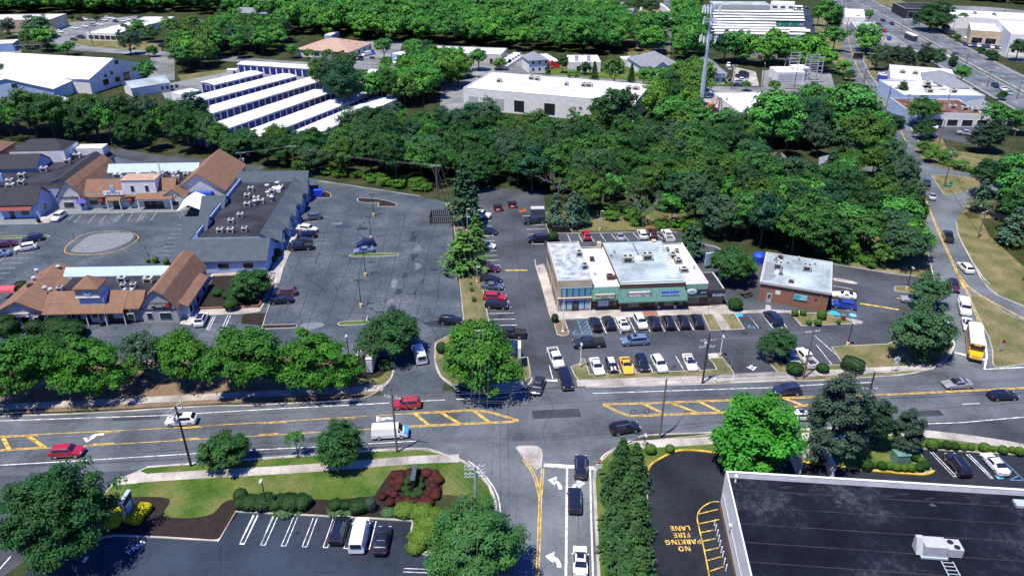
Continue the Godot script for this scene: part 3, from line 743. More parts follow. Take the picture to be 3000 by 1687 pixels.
	ground_part(strip_lot,"blue_panel",GP([930,442,995,450,1003,482,935,472]),0.034,M.paint_bright_blue)
	wheelchair_mark(strip_lot,G(968,462),0.6,M.paint_white,0.04)
	ground_part(strip_lot,"concrete_pad",smooth(GP([790,112,900,130,1000,155,990,172,900,158,790,138]),3,true),0.1,M.concrete)
	tile(2200,380)
	strip(strip_lot,"kerb",smooth(GP([740,1260,900,1290,1100,1320,1400,1370,1560,1380]),2),0.22,0.0,K,0.14)
	# strip mall pavement
	tile(1500,780)
	ground_part(strip_lot,"pavement",GP([225,0,300,-20,330,60,440,420,1000,400,1800,380,2010,365,2085,425,2390,412,2400,365,2440,375,2450,412,2740,424,2740,444,2560,444,2110,450,1790,458,1000,490,500,505,385,520,350,440,280,180]),0.12,M.concrete)
	strip(strip_lot,"kerb",GP([215,-60,225,0,280,180,350,440,390,530]),0.22,0.0,K,0.14)
	ground_part(strip_lot,"brick_paving",GP([1228,425,1362,420,1385,470,1250,478]),0.128,M.brick)
	# --- office lot stalls, in doubled lines
	tile(750,1237)
	for k in 7:
		var xa:=-20.0+k*186; var ya:=878.0+k*9
		var xb:=-158.0+k*197; var yb:=1150.0+k*8
		line(bank_lot,"parking_line",GP([xa,ya,xb,yb]),0.1,M.paint_white,0.03)
		line(bank_lot,"parking_line",GP([xa+36,ya+2,xb+42,yb+2]),0.1,M.paint_white,0.03)
		line(bank_lot,"parking_line",GP([xb,yb,xb+42,yb+2]),0.1,M.paint_white,0.03)
	line(bank_lot,"parking_line",GP([1720,1392,1395,1380,1388,1412,1720,1425]),0.1,M.paint_white,0.03)
	tile(0,1237)
	for a in [[2385,875,2260,1140],[2425,875,2300,1145],[2260,1140,2300,1145],[2570,885,2460,1150]]: line(bank_lot,"parking_line",GP(a),0.1,M.paint_white,0.03)
	for a in [[950,1519,0.5]]: ground_part(bank_lot,"drain_grate",rect(G(2265,850),G(2345,850),1.0),0.03,M.rust_red)
	cracks(bank_lot,[GP([1420,1240,1370,1320,1290,1370,1220,1440]),GP([2085,1170,2070,1280,2085,1350,2060,1449])],M.black,0.07)
	tile(750,1237)
	cracks(bank_lot,[GP([830,1290,780,1370,720,1420,560,1410,520,1395]),GP([1300,1449,1330,1300,1350,1250])],M.black,0.07)
	tile(0,1237)
	words_on_ground(bank_lot,"PASS",G(1275,1180),1.0,.8,M.paint_white,0.03)
	# --- fire lane lot
	tile(1500,1237)
	line(fire_lot,"yellow_line",smooth(GP([1955,750,1880,755,1790,810,1750,890,1770,1010,1810,1180,1850,1380,1880,1560]),4),0.16,Y,0.03)
	for a in [[1765,865,1945,822],[1770,958,1955,918],[1780,1042,1900,1018],[1800,1122,1925,1098],[1825,1212,1950,1185],[1845,1305,1975,1268],[1868,1405,1998,1362]]: line(fire_lot,"yellow_line",GP(a),0.16,Y,0.03)
	var k2:=0
	for t in ["LANE","FIRE","PARKING","NO"]:
		words_on_ground(fire_lot,t,G(1590+k2*13,1000+k2*64),PI+0.04,0.82,Y,0.03)
		k2+=1
	cracks(fire_lot,[GP([1430,410,1540,520,1640,650,1640,740,1630,860]),GP([1600,590,1700,545,1800,540,1900,560,1990,570]),GP([1360,690,1500,690,1620,695]),GP([1290,808,1400,825,1500,855,1620,860,1750,885]),GP([1660,660,1750,690,1850,735]),GP([1455,860,1480,920,1540,975]),GP([1710,450,1720,510,1750,560]),GP([1900,600,1950,660,1990,680])],M.black,0.07)
	tile(2200,1237)
	for a in [[1695,280,1920,515],[1720,280,1945,510],[2035,300,2270,530],[2060,300,2290,530],[1920,515,1945,510],[2270,530,2290,530]]: line(fire_lot,"parking_line",GP(a),0.1,M.paint_white,0.03)
	for a in [[2075,305,2260,490],[2330,310,2576,540],[2400,380,2340,320],[2480,440,2430,480],[2540,500,2450,545],[2450,545,2576,550]]: line(fire_lot,"blue_line",GP(a),0.12,PB,0.03)
	ground_part(fire_lot,"blue_panel",GP([2290,480,2340,478,2395,530,2340,538]),0.03,M.paint_bright_blue)
	wheelchair_mark(fire_lot,G(2340,510),0.5,M.paint_white,0.036)
func wheelchair_mark(parent: Node3D,c: Vector3,s: float,m: Material,y:=0.034)->void:
	var b:=MB.new()
	var ring:=[]
	for k in 9: ring.append(c+Vector3(cos(0.6+k*0.55),0,sin(0.6+k*0.55))*s*0.55)
	b.ribbon(ring,0.16*s,y)
	b.ribbon([c+Vector3(-0.1,0,-1.1)*s,c+Vector3(-0.05,0,-0.2)*s,c+Vector3(0.5,0,-0.1)*s,c+Vector3(0.75,0,0.6)*s],0.2*s,y+0.002)
	part(parent,"wheelchair_symbol",b,m)
func shifted(p: Array,off: float)->Array:
	var q:=[]
	for k in p.size():
		var a: Vector3=p[maxi(k - 1,0)]; var b: Vector3=p[mini(k+1,p.size() - 1)]
		var d:=(b - a).normalized()
		q.append(p[k]+Vector3(-d.z,0,d.x)*off)
	return q
func walk(pts: Array,w: float,_l: String)->void:
	var o:=setting("pavement")
	var p:=smooth(pts,3)
	var left:=[]; 
	var total:=0.0
	for k in p.size() - 1: total+=p[k].distance_to(p[k+1])
	var n:=int(total/1.5)
	var cv:=Curve3D.new()
	cv.bake_interval=0.5
	for a in p: cv.add_point(a)
	for k in n:
		var a:=cv.sample_baked(total*k/n+0.012); var b:=cv.sample_baked(total*(k+1)/n - 0.012)
		var s:=MB.new()
		s.ribbon([a,b],w,0.0,0.14+rng.randf_range(-0.004,0.004))
		part(o,"slab",s,M.concrete)
# ---------------------------------------------------------------- plants
class LB:
	var v:=PackedVector3Array()
	var n:=PackedVector3Array()
	var c:=PackedColorArray()
	var ix:=PackedInt32Array()
	func leaf(p: Vector3,nm: Vector3,s: float,col: Color,r: RandomNumberGenerator,longer:=1.0,along:=Vector3.ZERO)->void:
		var u:=along if along!=Vector3.ZERO else Vector3(r.randf() - 0.5,r.randf() - 0.5,r.randf() - 0.5)
		u=(u - nm*u.dot(nm)).normalized()
		var w:=nm.cross(u)
		var k:=v.size()
		var bend:=nm*s*0.16
		v.append(p - u*s*0.5*longer - bend); v.append(p+w*s*0.42); v.append(p+u*s*0.5*longer - bend); v.append(p - w*s*0.42)
		for j in 4:
			n.append(nm); c.append(col)
		ix.append_array(PackedInt32Array([k,k+1,k+2,k,k+2,k+3]))
	func mesh()->ArrayMesh:
		var arr:=[]
		arr.resize(Mesh.ARRAY_MAX)
		arr[Mesh.ARRAY_VERTEX]=v; arr[Mesh.ARRAY_NORMAL]=n; arr[Mesh.ARRAY_COLOR]=c; arr[Mesh.ARRAY_INDEX]=ix
		var m:=ArrayMesh.new()
		m.add_surface_from_arrays(Mesh.PRIMITIVE_TRIANGLES,arr)
		return m
func any_dir(r: RandomNumberGenerator)->Vector3:
	var z:=r.randf_range(-1,1); var t:=r.randf()*TAU
	var q:=sqrt(1.0 - z*z)
	return Vector3(q*cos(t),z,q*sin(t))
func tone(base: Color,r: RandomNumberGenerator,amt:=0.3)->Color:
	var f:=1.0+r.randf_range(-amt,amt)
	var yel:=r.randf_range(-0.12,0.12)
	return Color(base.r*f*(1.0+yel),base.g*f,base.b*f*(1.0 - yel*0.6))
# a broadleaf crown 8 m wide: clumps of leaves on boughs, uneven outline, gaps between the clumps
func crown_mesh(sd: int,base: Color,clumps: int,per: int,leaf: float,rx: float,ry: float,y0: float,clump_r: float,droop:=0.0)->ArrayMesh:
	var r:=RandomNumberGenerator.new()
	r.seed=sd
	var b:=LB.new()
	var lob:=[]
	for k in 9: lob.append([any_dir(r),r.randf_range(0.55,1.4)])
	for k in clumps:
		var d:=any_dir(r)
		if d.y<-0.35: d.y*=0.4
		d=d.normalized()
		var grow:=0.86
		for l in lob: grow+=maxf(0.0,d.dot(l[0]) - 0.55)*(l[1] - 0.86)*1.6
		var rad:=pow(r.randf(),0.3)*grow*r.randf_range(0.9,1.12)
		var ctr:=Vector3(d.x*rx,d.y*ry,d.z*rx)*rad+Vector3(0,y0,0)
		var cr:=clump_r*r.randf_range(0.7,1.3)
		var ct:=tone(base,r,0.22)
		for j in per:
			var e:=any_dir(r)
			if e.y<-0.2 and r.randf()<0.6: e.y=-e.y
			var p:=ctr+Vector3(e.x,e.y*0.62 - droop*absf(e.x*e.z),e.z)*cr*pow(r.randf(),0.45)
			var nm:=(e*0.8+d*0.35+Vector3(0,0.55,0)+any_dir(r)*0.55).normalized()
			b.leaf(p,nm,leaf*r.randf_range(0.65,1.35),tone(ct,r,0.16),r,1.15)
	return b.mesh()
# needles on whorls of boughs; width 5 m, height 10 m
func conifer_mesh(sd: int,base: Color,levels: int,per_level: int,needles: int,leaf: float,wid: float,hgt: float,y0: float,drop: float,power:=1.0)->ArrayMesh:
	var r:=RandomNumberGenerator.new()
	r.seed=sd
	var b:=LB.new()
	for l in levels:
		var f:=float(l)/levels
		var y:=y0+(hgt - y0)*f
		var len:=wid*0.5*pow(1.0 - f,power)*r.randf_range(0.8,1.15)+0.15
		var turn:=r.randf()*TAU
		for k in per_level:
			var a:=turn+TAU*k/per_level+r.randf_range(-0.25,0.25)
			var dir:=Vector3(cos(a),0,sin(a))
			var ln:=len*r.randf_range(0.7,1.15)
			var ct:=tone(base,r,0.2)
			var side:=Vector3(-dir.z,0,dir.x)
			for j in needles:
				var s:=sqrt(r.randf())
				var p:=Vector3(0,y,0)+dir*ln*s+Vector3(0,(0.25 - s*s*drop)*ln+r.randf_range(-0.12,0.12),0)+side*r.randf_range(-0.32,0.32)*ln*(0.35+s*0.5)
				var nm:=(Vector3(0,1,0)+dir*0.5+any_dir(r)*0.6).normalized()
				b.leaf(p,nm,leaf*r.randf_range(0.7,1.3),tone(ct,r,0.15),r,1.7,dir+side*r.randf_range(-0.8,0.8))
	return b.mesh()
# clipped bushes: leaves on a rounded block 1 m on a side (power 2: a ball, more: a box)
func bush_mesh(sd: int,base: Color,count: int,leaf: float,power: float,rough:=0.05)->ArrayMesh:
	var r:=RandomNumberGenerator.new()
	r.seed=sd
	var b:=LB.new()
	for k in count:
		var d:=any_dir(r)
		if d.y<-0.75: d.y=-d.y
		var q:=pow(pow(absf(d.x),power)+pow(absf(d.y),power)+pow(absf(d.z),power),1.0/power)
		var p:=d/q*0.5*(1.0 - r.randf()*0.12+r.randf_range(-rough,rough))+Vector3(0,0.5,0)
		b.leaf(p,(d+any_dir(r)*0.5+Vector3(0,0.2,0)).normalized(),leaf*r.randf_range(0.7,1.3),tone(base,r,0.28),r,1.1)
	return b.mesh()
func limbs(b: MB,r: RandomNumberGenerator,from: Vector3,dir: Vector3,ln: float,rad: float,depth: int)->void:
	var to:=from+dir*ln
	b.tube(from,to,rad,rad*0.6,6 if rad>0.06 else 4,false)
	if depth==0: return
	for k in 3 if depth>1 else 2:
		var d:=(dir+any_dir(r)*0.75+Vector3(0,0.25,0)).normalized()
		limbs(b,r,to.lerp(from,r.randf_range(0.0,0.35)),d,ln*r.randf_range(0.55,0.8),rad*0.55,depth - 1)
func trunk_mesh(sd: int,hgt: float,rad: float,fork: float,depth: int,spread:=0.9)->ArrayMesh:
	var r:=RandomNumberGenerator.new()
	r.seed=sd
	var b:=MB.new()
	var top:=Vector3(r.randf_range(-0.2,0.2),fork,r.randf_range(-0.2,0.2))
	b.tube(Vector3(0,-0.15,0),top,rad,rad*0.72,8,false)
	b.tube(top,Vector3(top.x,hgt,top.z),rad*0.72,rad*0.15,6,false)
	if depth>0:
		for k in 6:
			var a:=TAU*k/6.0+r.randf_range(-0.4,0.4)
			limbs(b,r,top+Vector3(0,r.randf_range(-0.1,0.35)*(hgt - fork),0),Vector3(cos(a)*spread,r.randf_range(0.5,1.0),sin(a)*spread).normalized(),(hgt - fork)*r.randf_range(0.38,0.55),rad*0.42,depth - 1)
	return b.mesh()
func make_plants()->void:
	var dark:=C3(.017,.062,.016)
	var mid:=C3(.026,.095,.018)
	var bright:=C3(.05,.2,.022)
	var lime:=C3(.075,.19,.022)
	var pale:=C3(.075,.14,.055)
	# name: crowns, trunks, crown width, tree height
	LIB.wood={"c": [],"t": [],"w": 8.0,"h": 10.0}
	var wood_tones:=[dark,mid,C3(.018,.07,.03),C3(.04,.12,.022),C3(.034,.085,.034),C3(.045,.11,.016)]
	for k in 6:
		LIB.wood.c.append(crown_mesh(100+k,wood_tones[k],105,80,0.33,3.75,3.4,6.3,1.15))
		LIB.wood.t.append(trunk_mesh(200+k,8.0,0.24,3.2,2))
	LIB.far={"c": [],"t": [],"w": 8.0,"h": 10.0}
	for k in 4:
		LIB.far.c.append(crown_mesh(130+k,[C3(.042,.165,.03),C3(.055,.21,.032),C3(.05,.185,.034),C3(.075,.24,.03)][k],60,54,0.5,3.7,3.5,6.3,1.35))
		LIB.far.t.append(trunk_mesh(230+k,8.0,0.24,3.0,1))
	LIB.street={"c": [],"t": [],"w": 8.0,"h": 7.8}
	for k in 3:
		LIB.street.c.append(crown_mesh(150+k,[C3(.036,.14,.012),C3(.032,.125,.012),C3(.042,.15,.013)][k],150,120,0.25,3.85,3.1,4.5,0.95))
		LIB.street.t.append(trunk_mesh(250+k,5.6,0.2,1.9,2,1.3))
	LIB.dense={"c": [],"t": [],"w": 8.0,"h": 8.5}
	for k in 3:
		LIB.dense.c.append(crown_mesh(160+k,[C3(.022,.078,.02),C3(.028,.095,.02),C3(.022,.085,.018)][k],130,105,0.28,3.75,3.5,4.7,1.0))
		LIB.dense.t.append(trunk_mesh(260+k,7.0,0.22,1.7,2))
	LIB.big={"c": [crown_mesh(165,C3(.017,.075,.018),300,130,0.17,3.8,3.5,4.7,0.72),crown_mesh(166,C3(.04,.13,.03),300,130,0.17,3.8,3.4,4.7,0.72)],"t": [trunk_mesh(265,7.0,0.22,1.7,2),trunk_mesh(266,7.0,0.22,1.7,2)],"w": 8.0,"h": 8.5}
	LIB.maple={"c": [crown_mesh(171,C3(.035,.2,.016),150,105,0.28,3.75,3.5,4.9,1.05),crown_mesh(172,C3(.045,.15,.026),150,105,0.28,3.75,3.4,4.9,1.05)],"t": [trunk_mesh(271,7.0,0.22,1.8,2),trunk_mesh(272,7.0,0.22,1.8,2)],"w": 8.0,"h": 8.6}
	LIB.grey={"c": [crown_mesh(181,C3(.045,.1,.05),110,90,0.26,3.6,3.6,4.9,0.9,0.4),crown_mesh(182,C3(.045,.12,.045),100,90,0.27,3.6,3.6,4.9,0.95,0.4)],"t": [trunk_mesh(281,7.0,0.2,1.6,2),trunk_mesh(282,7.0,0.2,1.6,2)],"w": 8.0,"h": 8.8}
	LIB.lime={"c": [crown_mesh(185,lime,60,60,0.44,3.6,3.0,4.6,1.3),crown_mesh(186,C3(.07,.17,.03),60,60,0.44,3.6,3.0,4.6,1.3)],"t": [trunk_mesh(285,6.2,0.2,1.5,1),trunk_mesh(286,6.2,0.2,1.5,1)],"w": 8.0,"h": 8.0}
	LIB.thin={"c": [crown_mesh(191,bright,34,46,0.3,3.3,3.0,5.2,0.8),crown_mesh(192,C3(.03,.12,.02),40,46,0.3,3.4,2.8,5.0,0.85)],"t": [trunk_mesh(291,7.6,0.14,1.6,3),trunk_mesh(292,7.6,0.14,1.6,3)],"w": 8.0,"h": 8.5}
	LIB.bare={"c": [crown_mesh(195,C3(.05,.12,.03),14,30,0.35,3.2,2.8,5.0,0.9)],"t": [trunk_mesh(295,8.2,0.2,2.2,4),],"w": 8.0,"h": 9.0}
	LIB.shrub={"c": [crown_mesh(197,C3(.05,.14,.018),40,55,0.42,3.6,2.2,2.2,1.3),crown_mesh(198,C3(.07,.165,.02),40,55,0.42,3.6,2.0,2.0,1.3)],"t": [trunk_mesh(297,3.4,0.12,0.5,1),trunk_mesh(298,3.4,0.12,0.5,1)],"w": 8.0,"h": 4.4}
	LIB.pine={"c": [conifer_mesh(301,C3(.03,.08,.035),15,8,26,0.34,5.4,10.4,2.0,0.25,0.8),conifer_mesh(302,C3(.036,.095,.04),14,8,26,0.34,5.4,10.3,2.2,0.3,0.75)],"t": [trunk_mesh(401,9.8,0.2,5.0,0),trunk_mesh(402,9.8,0.2,5.0,0)],"w": 5.0,"h": 10.4}
	LIB.bright_pine={"c": [conifer_mesh(303,C3(.065,.17,.03),12,7,30,0.34,6.0,10.0,1.0,0.2,0.7)],"t": [trunk_mesh(403,9.4,0.18,4.0,0)],"w": 5.6,"h": 10.0}
	LIB.blue_pine={"c": [conifer_mesh(304,C3(.06,.13,.075),14,8,26,0.32,5.4,10.2,1.6,0.3,0.8)],"t": [trunk_mesh(404,9.6,0.18,5.0,0)],"w": 5.0,"h": 10.2}
	LIB.spruce={"c": [conifer_mesh(305,C3(.03,.085,.024),24,9,28,0.27,5.0,10.2,0.5,0.55,0.85),conifer_mesh(306,C3(.038,.1,.026),24,9,28,0.27,5.2,10.2,0.5,0.5,0.85)],"t": [trunk_mesh(405,9.6,0.17,5.0,0),trunk_mesh(406,9.6,0.17,5.0,0)],"w": 4.8,"h": 10.2}
	LIB.juniper={"c": [crown_mesh(311,C3(.035,.066,.042),170,90,0.22,2.5,4.6,5.2,0.75),crown_mesh(312,C3(.025,.06,.026),170,90,0.22,2.4,4.6,5.2,0.75)],"t": [trunk_mesh(411,8.6,0.2,4.0,0),trunk_mesh(412,8.6,0.2,4.0,0)],"w": 5.6,"h": 10.2}
	LIB.arbor={"c": [conifer_mesh(313,C3(.05,.13,.03),22,9,20,0.26,3.6,10.0,0.3,0.2,0.6)],"t": [trunk_mesh(413,9.4,0.15,5.0,0)],"w": 3.4,"h": 10.0}
	# bushes, 1 m blocks that are stretched
	LIB.ball=bush_mesh(501,C3(.02,.06,.012),2600,0.085,2.0,0.02)
	LIB.ball_lime=bush_mesh(502,C3(.06,.13,.018),2600,0.085,2.2,0.03)
	LIB.hedge=bush_mesh(503,C3(.018,.05,.012),3400,0.085,4.0,0.05)
	LIB.hedge_yellow=bush_mesh(504,C3(.4,.4,.012),3200,0.08,5.0,0.03)
	LIB.barberry=bush_mesh(505,C3(.05,.016,.014),2000,0.09,2.2,0.07)
	LIB.barberry_red=bush_mesh(506,C3(.075,.02,.016),2000,0.09,2.2,0.07)
	LIB.juniper_bush=bush_mesh(507,C3(.08,.15,.02),1700,0.08,3.0,0.12)
	LIB.low_cover=bush_mesh(508,C3(.06,.13,.05),1200,0.08,3.0,0.12)
	LIB.blue_bush=bush_mesh(509,C3(.045,.085,.06),1300,0.07,2.2,0.05)
var tree_names:={"wood": "broadleaf_tree","far": "bright_leaved_tree","street": "street_tree","dense": "leafy_tree","big": "leafy_tree","maple": "maple_tree","grey": "grey_leaved_tree","lime": "light_green_tree","thin": "young_tree","bare": "bare_tree","shrub": "shrub","pine": "pine_tree","bright_pine": "pine_tree","blue_pine": "pine_tree","spruce": "spruce_tree","juniper": "evergreen_tree","arbor": "evergreen_tree"}
func tree(kind: String,at: Vector3,width: float,height: float,label: String,group:="",variant:=-1)->Node3D:
	var l: Dictionary=LIB[kind]
	var k: int=variant if variant>=0 else rng.randi() % l.c.size()
	var o:=thing(tree_names[kind],label,"shrub" if kind=="shrub" else "tree",flat(at),rng.randf()*TAU,group)
	o.scale=Vector3(width/l.w,height/l.h,width/l.w)
	part(o,"trunk",l.t[mini(k,l.t.size() - 1)],M.bark_pale if kind=="bare" else M.bark,true)
	part(o,"crown",l.c[k],M.leaf_any,true)
	return o
# a tree by the middle and width of its crown in the photo
func TR(kind: String,x: float,y: float,wpx: float,tall: float,label: String,group:="",variant:=-1)->Node3D:
	var l: Dictionary=LIB[kind]
	var h:=4.0
	var p:=Vector3.ZERO
	var w:=8.0
	for k in 4:
		p=G(x,y,h)
		w=wpx/3.22/ppm(p)
		h=w*tall*0.57
	return tree(kind,p,w,w*tall,label,group,variant)
func bush(kind: String,at: Vector3,size: Vector3,turn: float,called: String,label: String,group:="")->MeshInstance3D:
	var o:=solo(called,LIB[kind],M.leaf_any,label,"hedge" if called=="hedge" else "bush",group)
	o.position=flat(at,at.y); o.rotation.y=turn; o.scale=size
	return o
func BU(kind: String,x: float,y: float,wpx: float,tall: float,label: String,group:="",up:=0.12)->MeshInstance3D:
	var p:=G(x,y,up+0.4)
	var w:=wpx/3.22/ppm(p)
	p=G(x,y,up+w*tall*0.45)
	return bush(kind,flat(p,up),Vector3(w,w*tall,w),rng.randf()*TAU,"bush",label,group)
func inside(p: Vector3,poly: Array)->bool:
	var q:=PackedVector2Array()
	for a in poly: q.append(Vector2(a.x,a.z))
	return Geometry2D.is_point_in_polygon(Vector2(p.x,p.z),q)
func grid_in(poly: Array,step: float)->Array:
	var lo:=Vector3(1e9,0,1e9); var hi:=Vector3(-1e9,0,-1e9)
	for a in poly:
		lo=lo.min(a); hi=hi.max(a)
	var r:=[]
	var row:=0
	var z:=lo.z
	while z<hi.z:
		var x:=lo.x+(step*0.5 if row % 2 else 0.0)
		while x<hi.x:
			var p:=Vector3(x+rng.randf_range(-0.36,0.36)*step,0,z+rng.randf_range(-0.36,0.36)*step)
			if inside(p,poly): r.append(p)
			x+=step
		z+=step*0.87; row+=1
	return r
func woods(poly: Array,step: float,kinds: Array,w: Vector2,h: Vector2,where: String,group: String)->void:
	var words:={"wood": "leafy green tree","far": "bright green leafy tree","lime": "yellow-green leafy tree","pine": "dark green pine tree","blue_pine": "blue-green pine tree","bare": "half bare tree with pale branches","shrub": "low spreading green shrub","dense": "dense round green tree","thin": "slender sparse tree","grey": "grey-green leafy tree","spruce": "dark spruce tree","juniper": "narrow grey-green evergreen tree"}
	for p in grid_in(poly,step):
		var k: String=kinds[rng.randi() % kinds.size()]
		var ww:=rng.randf_range(w.x,w.y)
		var hh:=rng.randf_range(h.x,h.y)
		if k in ["pine","blue_pine","spruce","juniper"]: ww*=0.7
		if k=="shrub": hh*=0.4
		tree(k,p,ww,hh,words[k]+" "+where,group)
# ---------------------------------------------------------------- vehicles (they face -z)
# stations along the length: [place 0..1, half width, sill height, belt height, roof height, roof half width]
var SHAPES:={
	"sedan": [4.75,1.84,[[0,.72,.34,.58,.6,.6],[.03,.9,.24,.68,.7,.8],[.26,.92,.2,.9,.93,.78],[.43,.92,.2,.96,1.42,.62],[.66,.92,.2,.98,1.43,.62],[.85,.92,.22,1.0,1.03,.74],[.97,.88,.26,.96,.98,.72],[1,.74,.36,.8,.82,.6]],2,4,.33],
	"coupe": [4.75,1.9,[[0,.74,.32,.56,.58,.6],[.03,.93,.22,.68,.7,.8],[.33,.95,.18,.88,.9,.8],[.49,.95,.18,.94,1.33,.6],[.66,.95,.18,.96,1.33,.6],[.88,.96,.2,.98,1.0,.76],[.97,.92,.26,.96,.98,.74],[1,.78,.36,.78,.8,.6]],2,4,.34],
	"suv": [4.7,1.9,[[0,.74,.38,.72,.74,.62],[.03,.93,.28,.86,.88,.82],[.25,.95,.24,1.04,1.07,.8],[.39,.95,.24,1.1,1.66,.66],[.6,.95,.24,1.12,1.7,.67],[.86,.95,.26,1.13,1.66,.64],[.975,.92,.28,1.08,1.12,.76],[1,.86,.42,.96,.98,.7]],2,5,.36],
	"bigsuv": [5.2,2.02,[[0,.8,.42,.84,.86,.68],[.02,.98,.32,1.0,1.03,.88],[.24,1.01,.28,1.14,1.17,.86],[.34,1.01,.28,1.18,1.84,.76],[.6,1.01,.28,1.18,1.88,.77],[.93,1.01,.28,1.18,1.84,.75],[.99,.99,.32,1.12,1.16,.84],[1,.94,.42,1.04,1.06,.78]],2,5,.4],
	"jeep": [4.4,1.9,[[0,.7,.5,.98,1.0,.62],[.02,.76,.45,1.06,1.08,.7],[.3,.8,.45,1.16,1.19,.74],[.36,.84,.42,1.2,1.82,.76],[.6,.84,.42,1.2,1.84,.76],[.95,.84,.42,1.2,1.82,.75],[.97,.84,.42,1.16,1.2,.78],[1,.82,.5,1.0,1.02,.76]],2,5,.42],
	"pickup": [5.85,2.02,[[0,.8,.46,.9,.92,.68],[.02,.98,.36,1.06,1.09,.88],[.23,1.01,.34,1.18,1.21,.86],[.33,1.01,.34,1.22,1.84,.74],[.48,1.01,.34,1.22,1.88,.75],[.6,1.01,.34,1.22,1.84,.74],[.635,1.01,.34,1.18,1.2,.9]],2,5,.41],
	"van": [5.6,2.04,[[0,.86,.36,.86,.88,.72],[.02,.98,.3,1.0,1.03,.86],[.15,1.01,.28,1.14,1.2,.84],[.27,1.02,.28,1.2,2.06,.8],[.6,1.02,.28,1.2,2.1,.82],[.985,1.02,.28,1.2,2.08,.82],[1,1.0,.34,1.1,1.9,.8]],2,5,.37],
	"minivan": [5.1,1.98,[[0,.76,.34,.7,.72,.64],[.03,.96,.26,.86,.88,.82],[.2,.98,.22,1.02,1.06,.8],[.36,.98,.22,1.08,1.66,.68],[.6,.98,.22,1.08,1.74,.7],[.9,.98,.24,1.1,1.68,.66],[.985,.95,.26,1.05,1.1,.76],[1,.9,.4,.95,.97,.7]],2,5,.35],
	"mini": [3.85,1.73,[[0,.7,.32,.66,.68,.58],[.03,.84,.22,.8,.82,.7],[.28,.86,.2,.92,.95,.72],[.4,.86,.2,.98,1.4,.64],[.6,.86,.2,1.0,1.42,.65],[.9,.86,.22,1.02,1.36,.62],[.98,.84,.24,.96,1.0,.7],[1,.76,.34,.86,.88,.64]],2,5,.32],
}
var PAINT:={"white": [.78,.78,.77],"black": [.008,.009,.014],"navy": [.012,.018,.06],"dark grey": [.035,.04,.05],"grey": [.12,.14,.17],"silver": [.38,.41,.44],"light blue": [.17,.26,.38],"blue": [.02,.045,.32],"red": [.36,.012,.025],"maroon": [.07,.008,.018],"yellow": [.8,.4,.01],"brown": [.11,.06,.04],"tan": [.4,.34,.25],"teal": [.02,.22,.24],"blue_van": [.03,.28,.62]}
func paint(col: String)->StandardMaterial3D:
	var key:="car_"+col
	if M.has(key): return M[key]
	var q: Array=PAINT[col]
	var m:=plain(key,lin(q[0],q[1],q[2]),0.35,0.35 if col in ["silver","grey","light blue","dark grey"] else 0.0)
	m.clearcoat_enabled=true; m.clearcoat=0.8; m.clearcoat_roughness=0.06
	return m
func ring(s: Array,z: float)->Array:
	var w: float=s[1]; var yb: float=s[2]; var yt: float=s[3]; var yr: float=s[4]; var wr: float=s[5]
	var h:=[Vector3(w*.86,yb,z),Vector3(w,yb+.16,z),Vector3(w,lerpf(yb+.16,yt,.75),z),Vector3(w*.95,yt,z),Vector3(wr,yr - .05 if yr - yt>.2 else yr - .012,z),Vector3(wr*.82,yr,z)]
	var r:=[]
	r.append_array(h)
	r.append(Vector3(0,yr+.02,z))
	for k in range(h.size() - 1,-1,-1): r.append(Vector3(-h[k].x,h[k].y,z))
	r.append(Vector3(0,yb,z))
	return r
func glass_strip(p: Array,q: Array,lo: float,hi: float)->ArrayMesh:
	var b:=MB.new()
	for j in range(4,8):
		var a0: Vector3=p[j].lerp(q[j],lo); var a1: Vector3=p[j+1].lerp(q[j+1],lo)
		var b0: Vector3=p[j].lerp(q[j],hi); var b1: Vector3=p[j+1].lerp(q[j+1],hi)
		var n:=(b0 - a0).cross(a1 - a0).normalized()
		if n.y<0: n=-n
		n*=0.03
		for v in [0]:
			b.quad(a0+n,b0+n,b1+n,a1+n)
	return b.mesh()
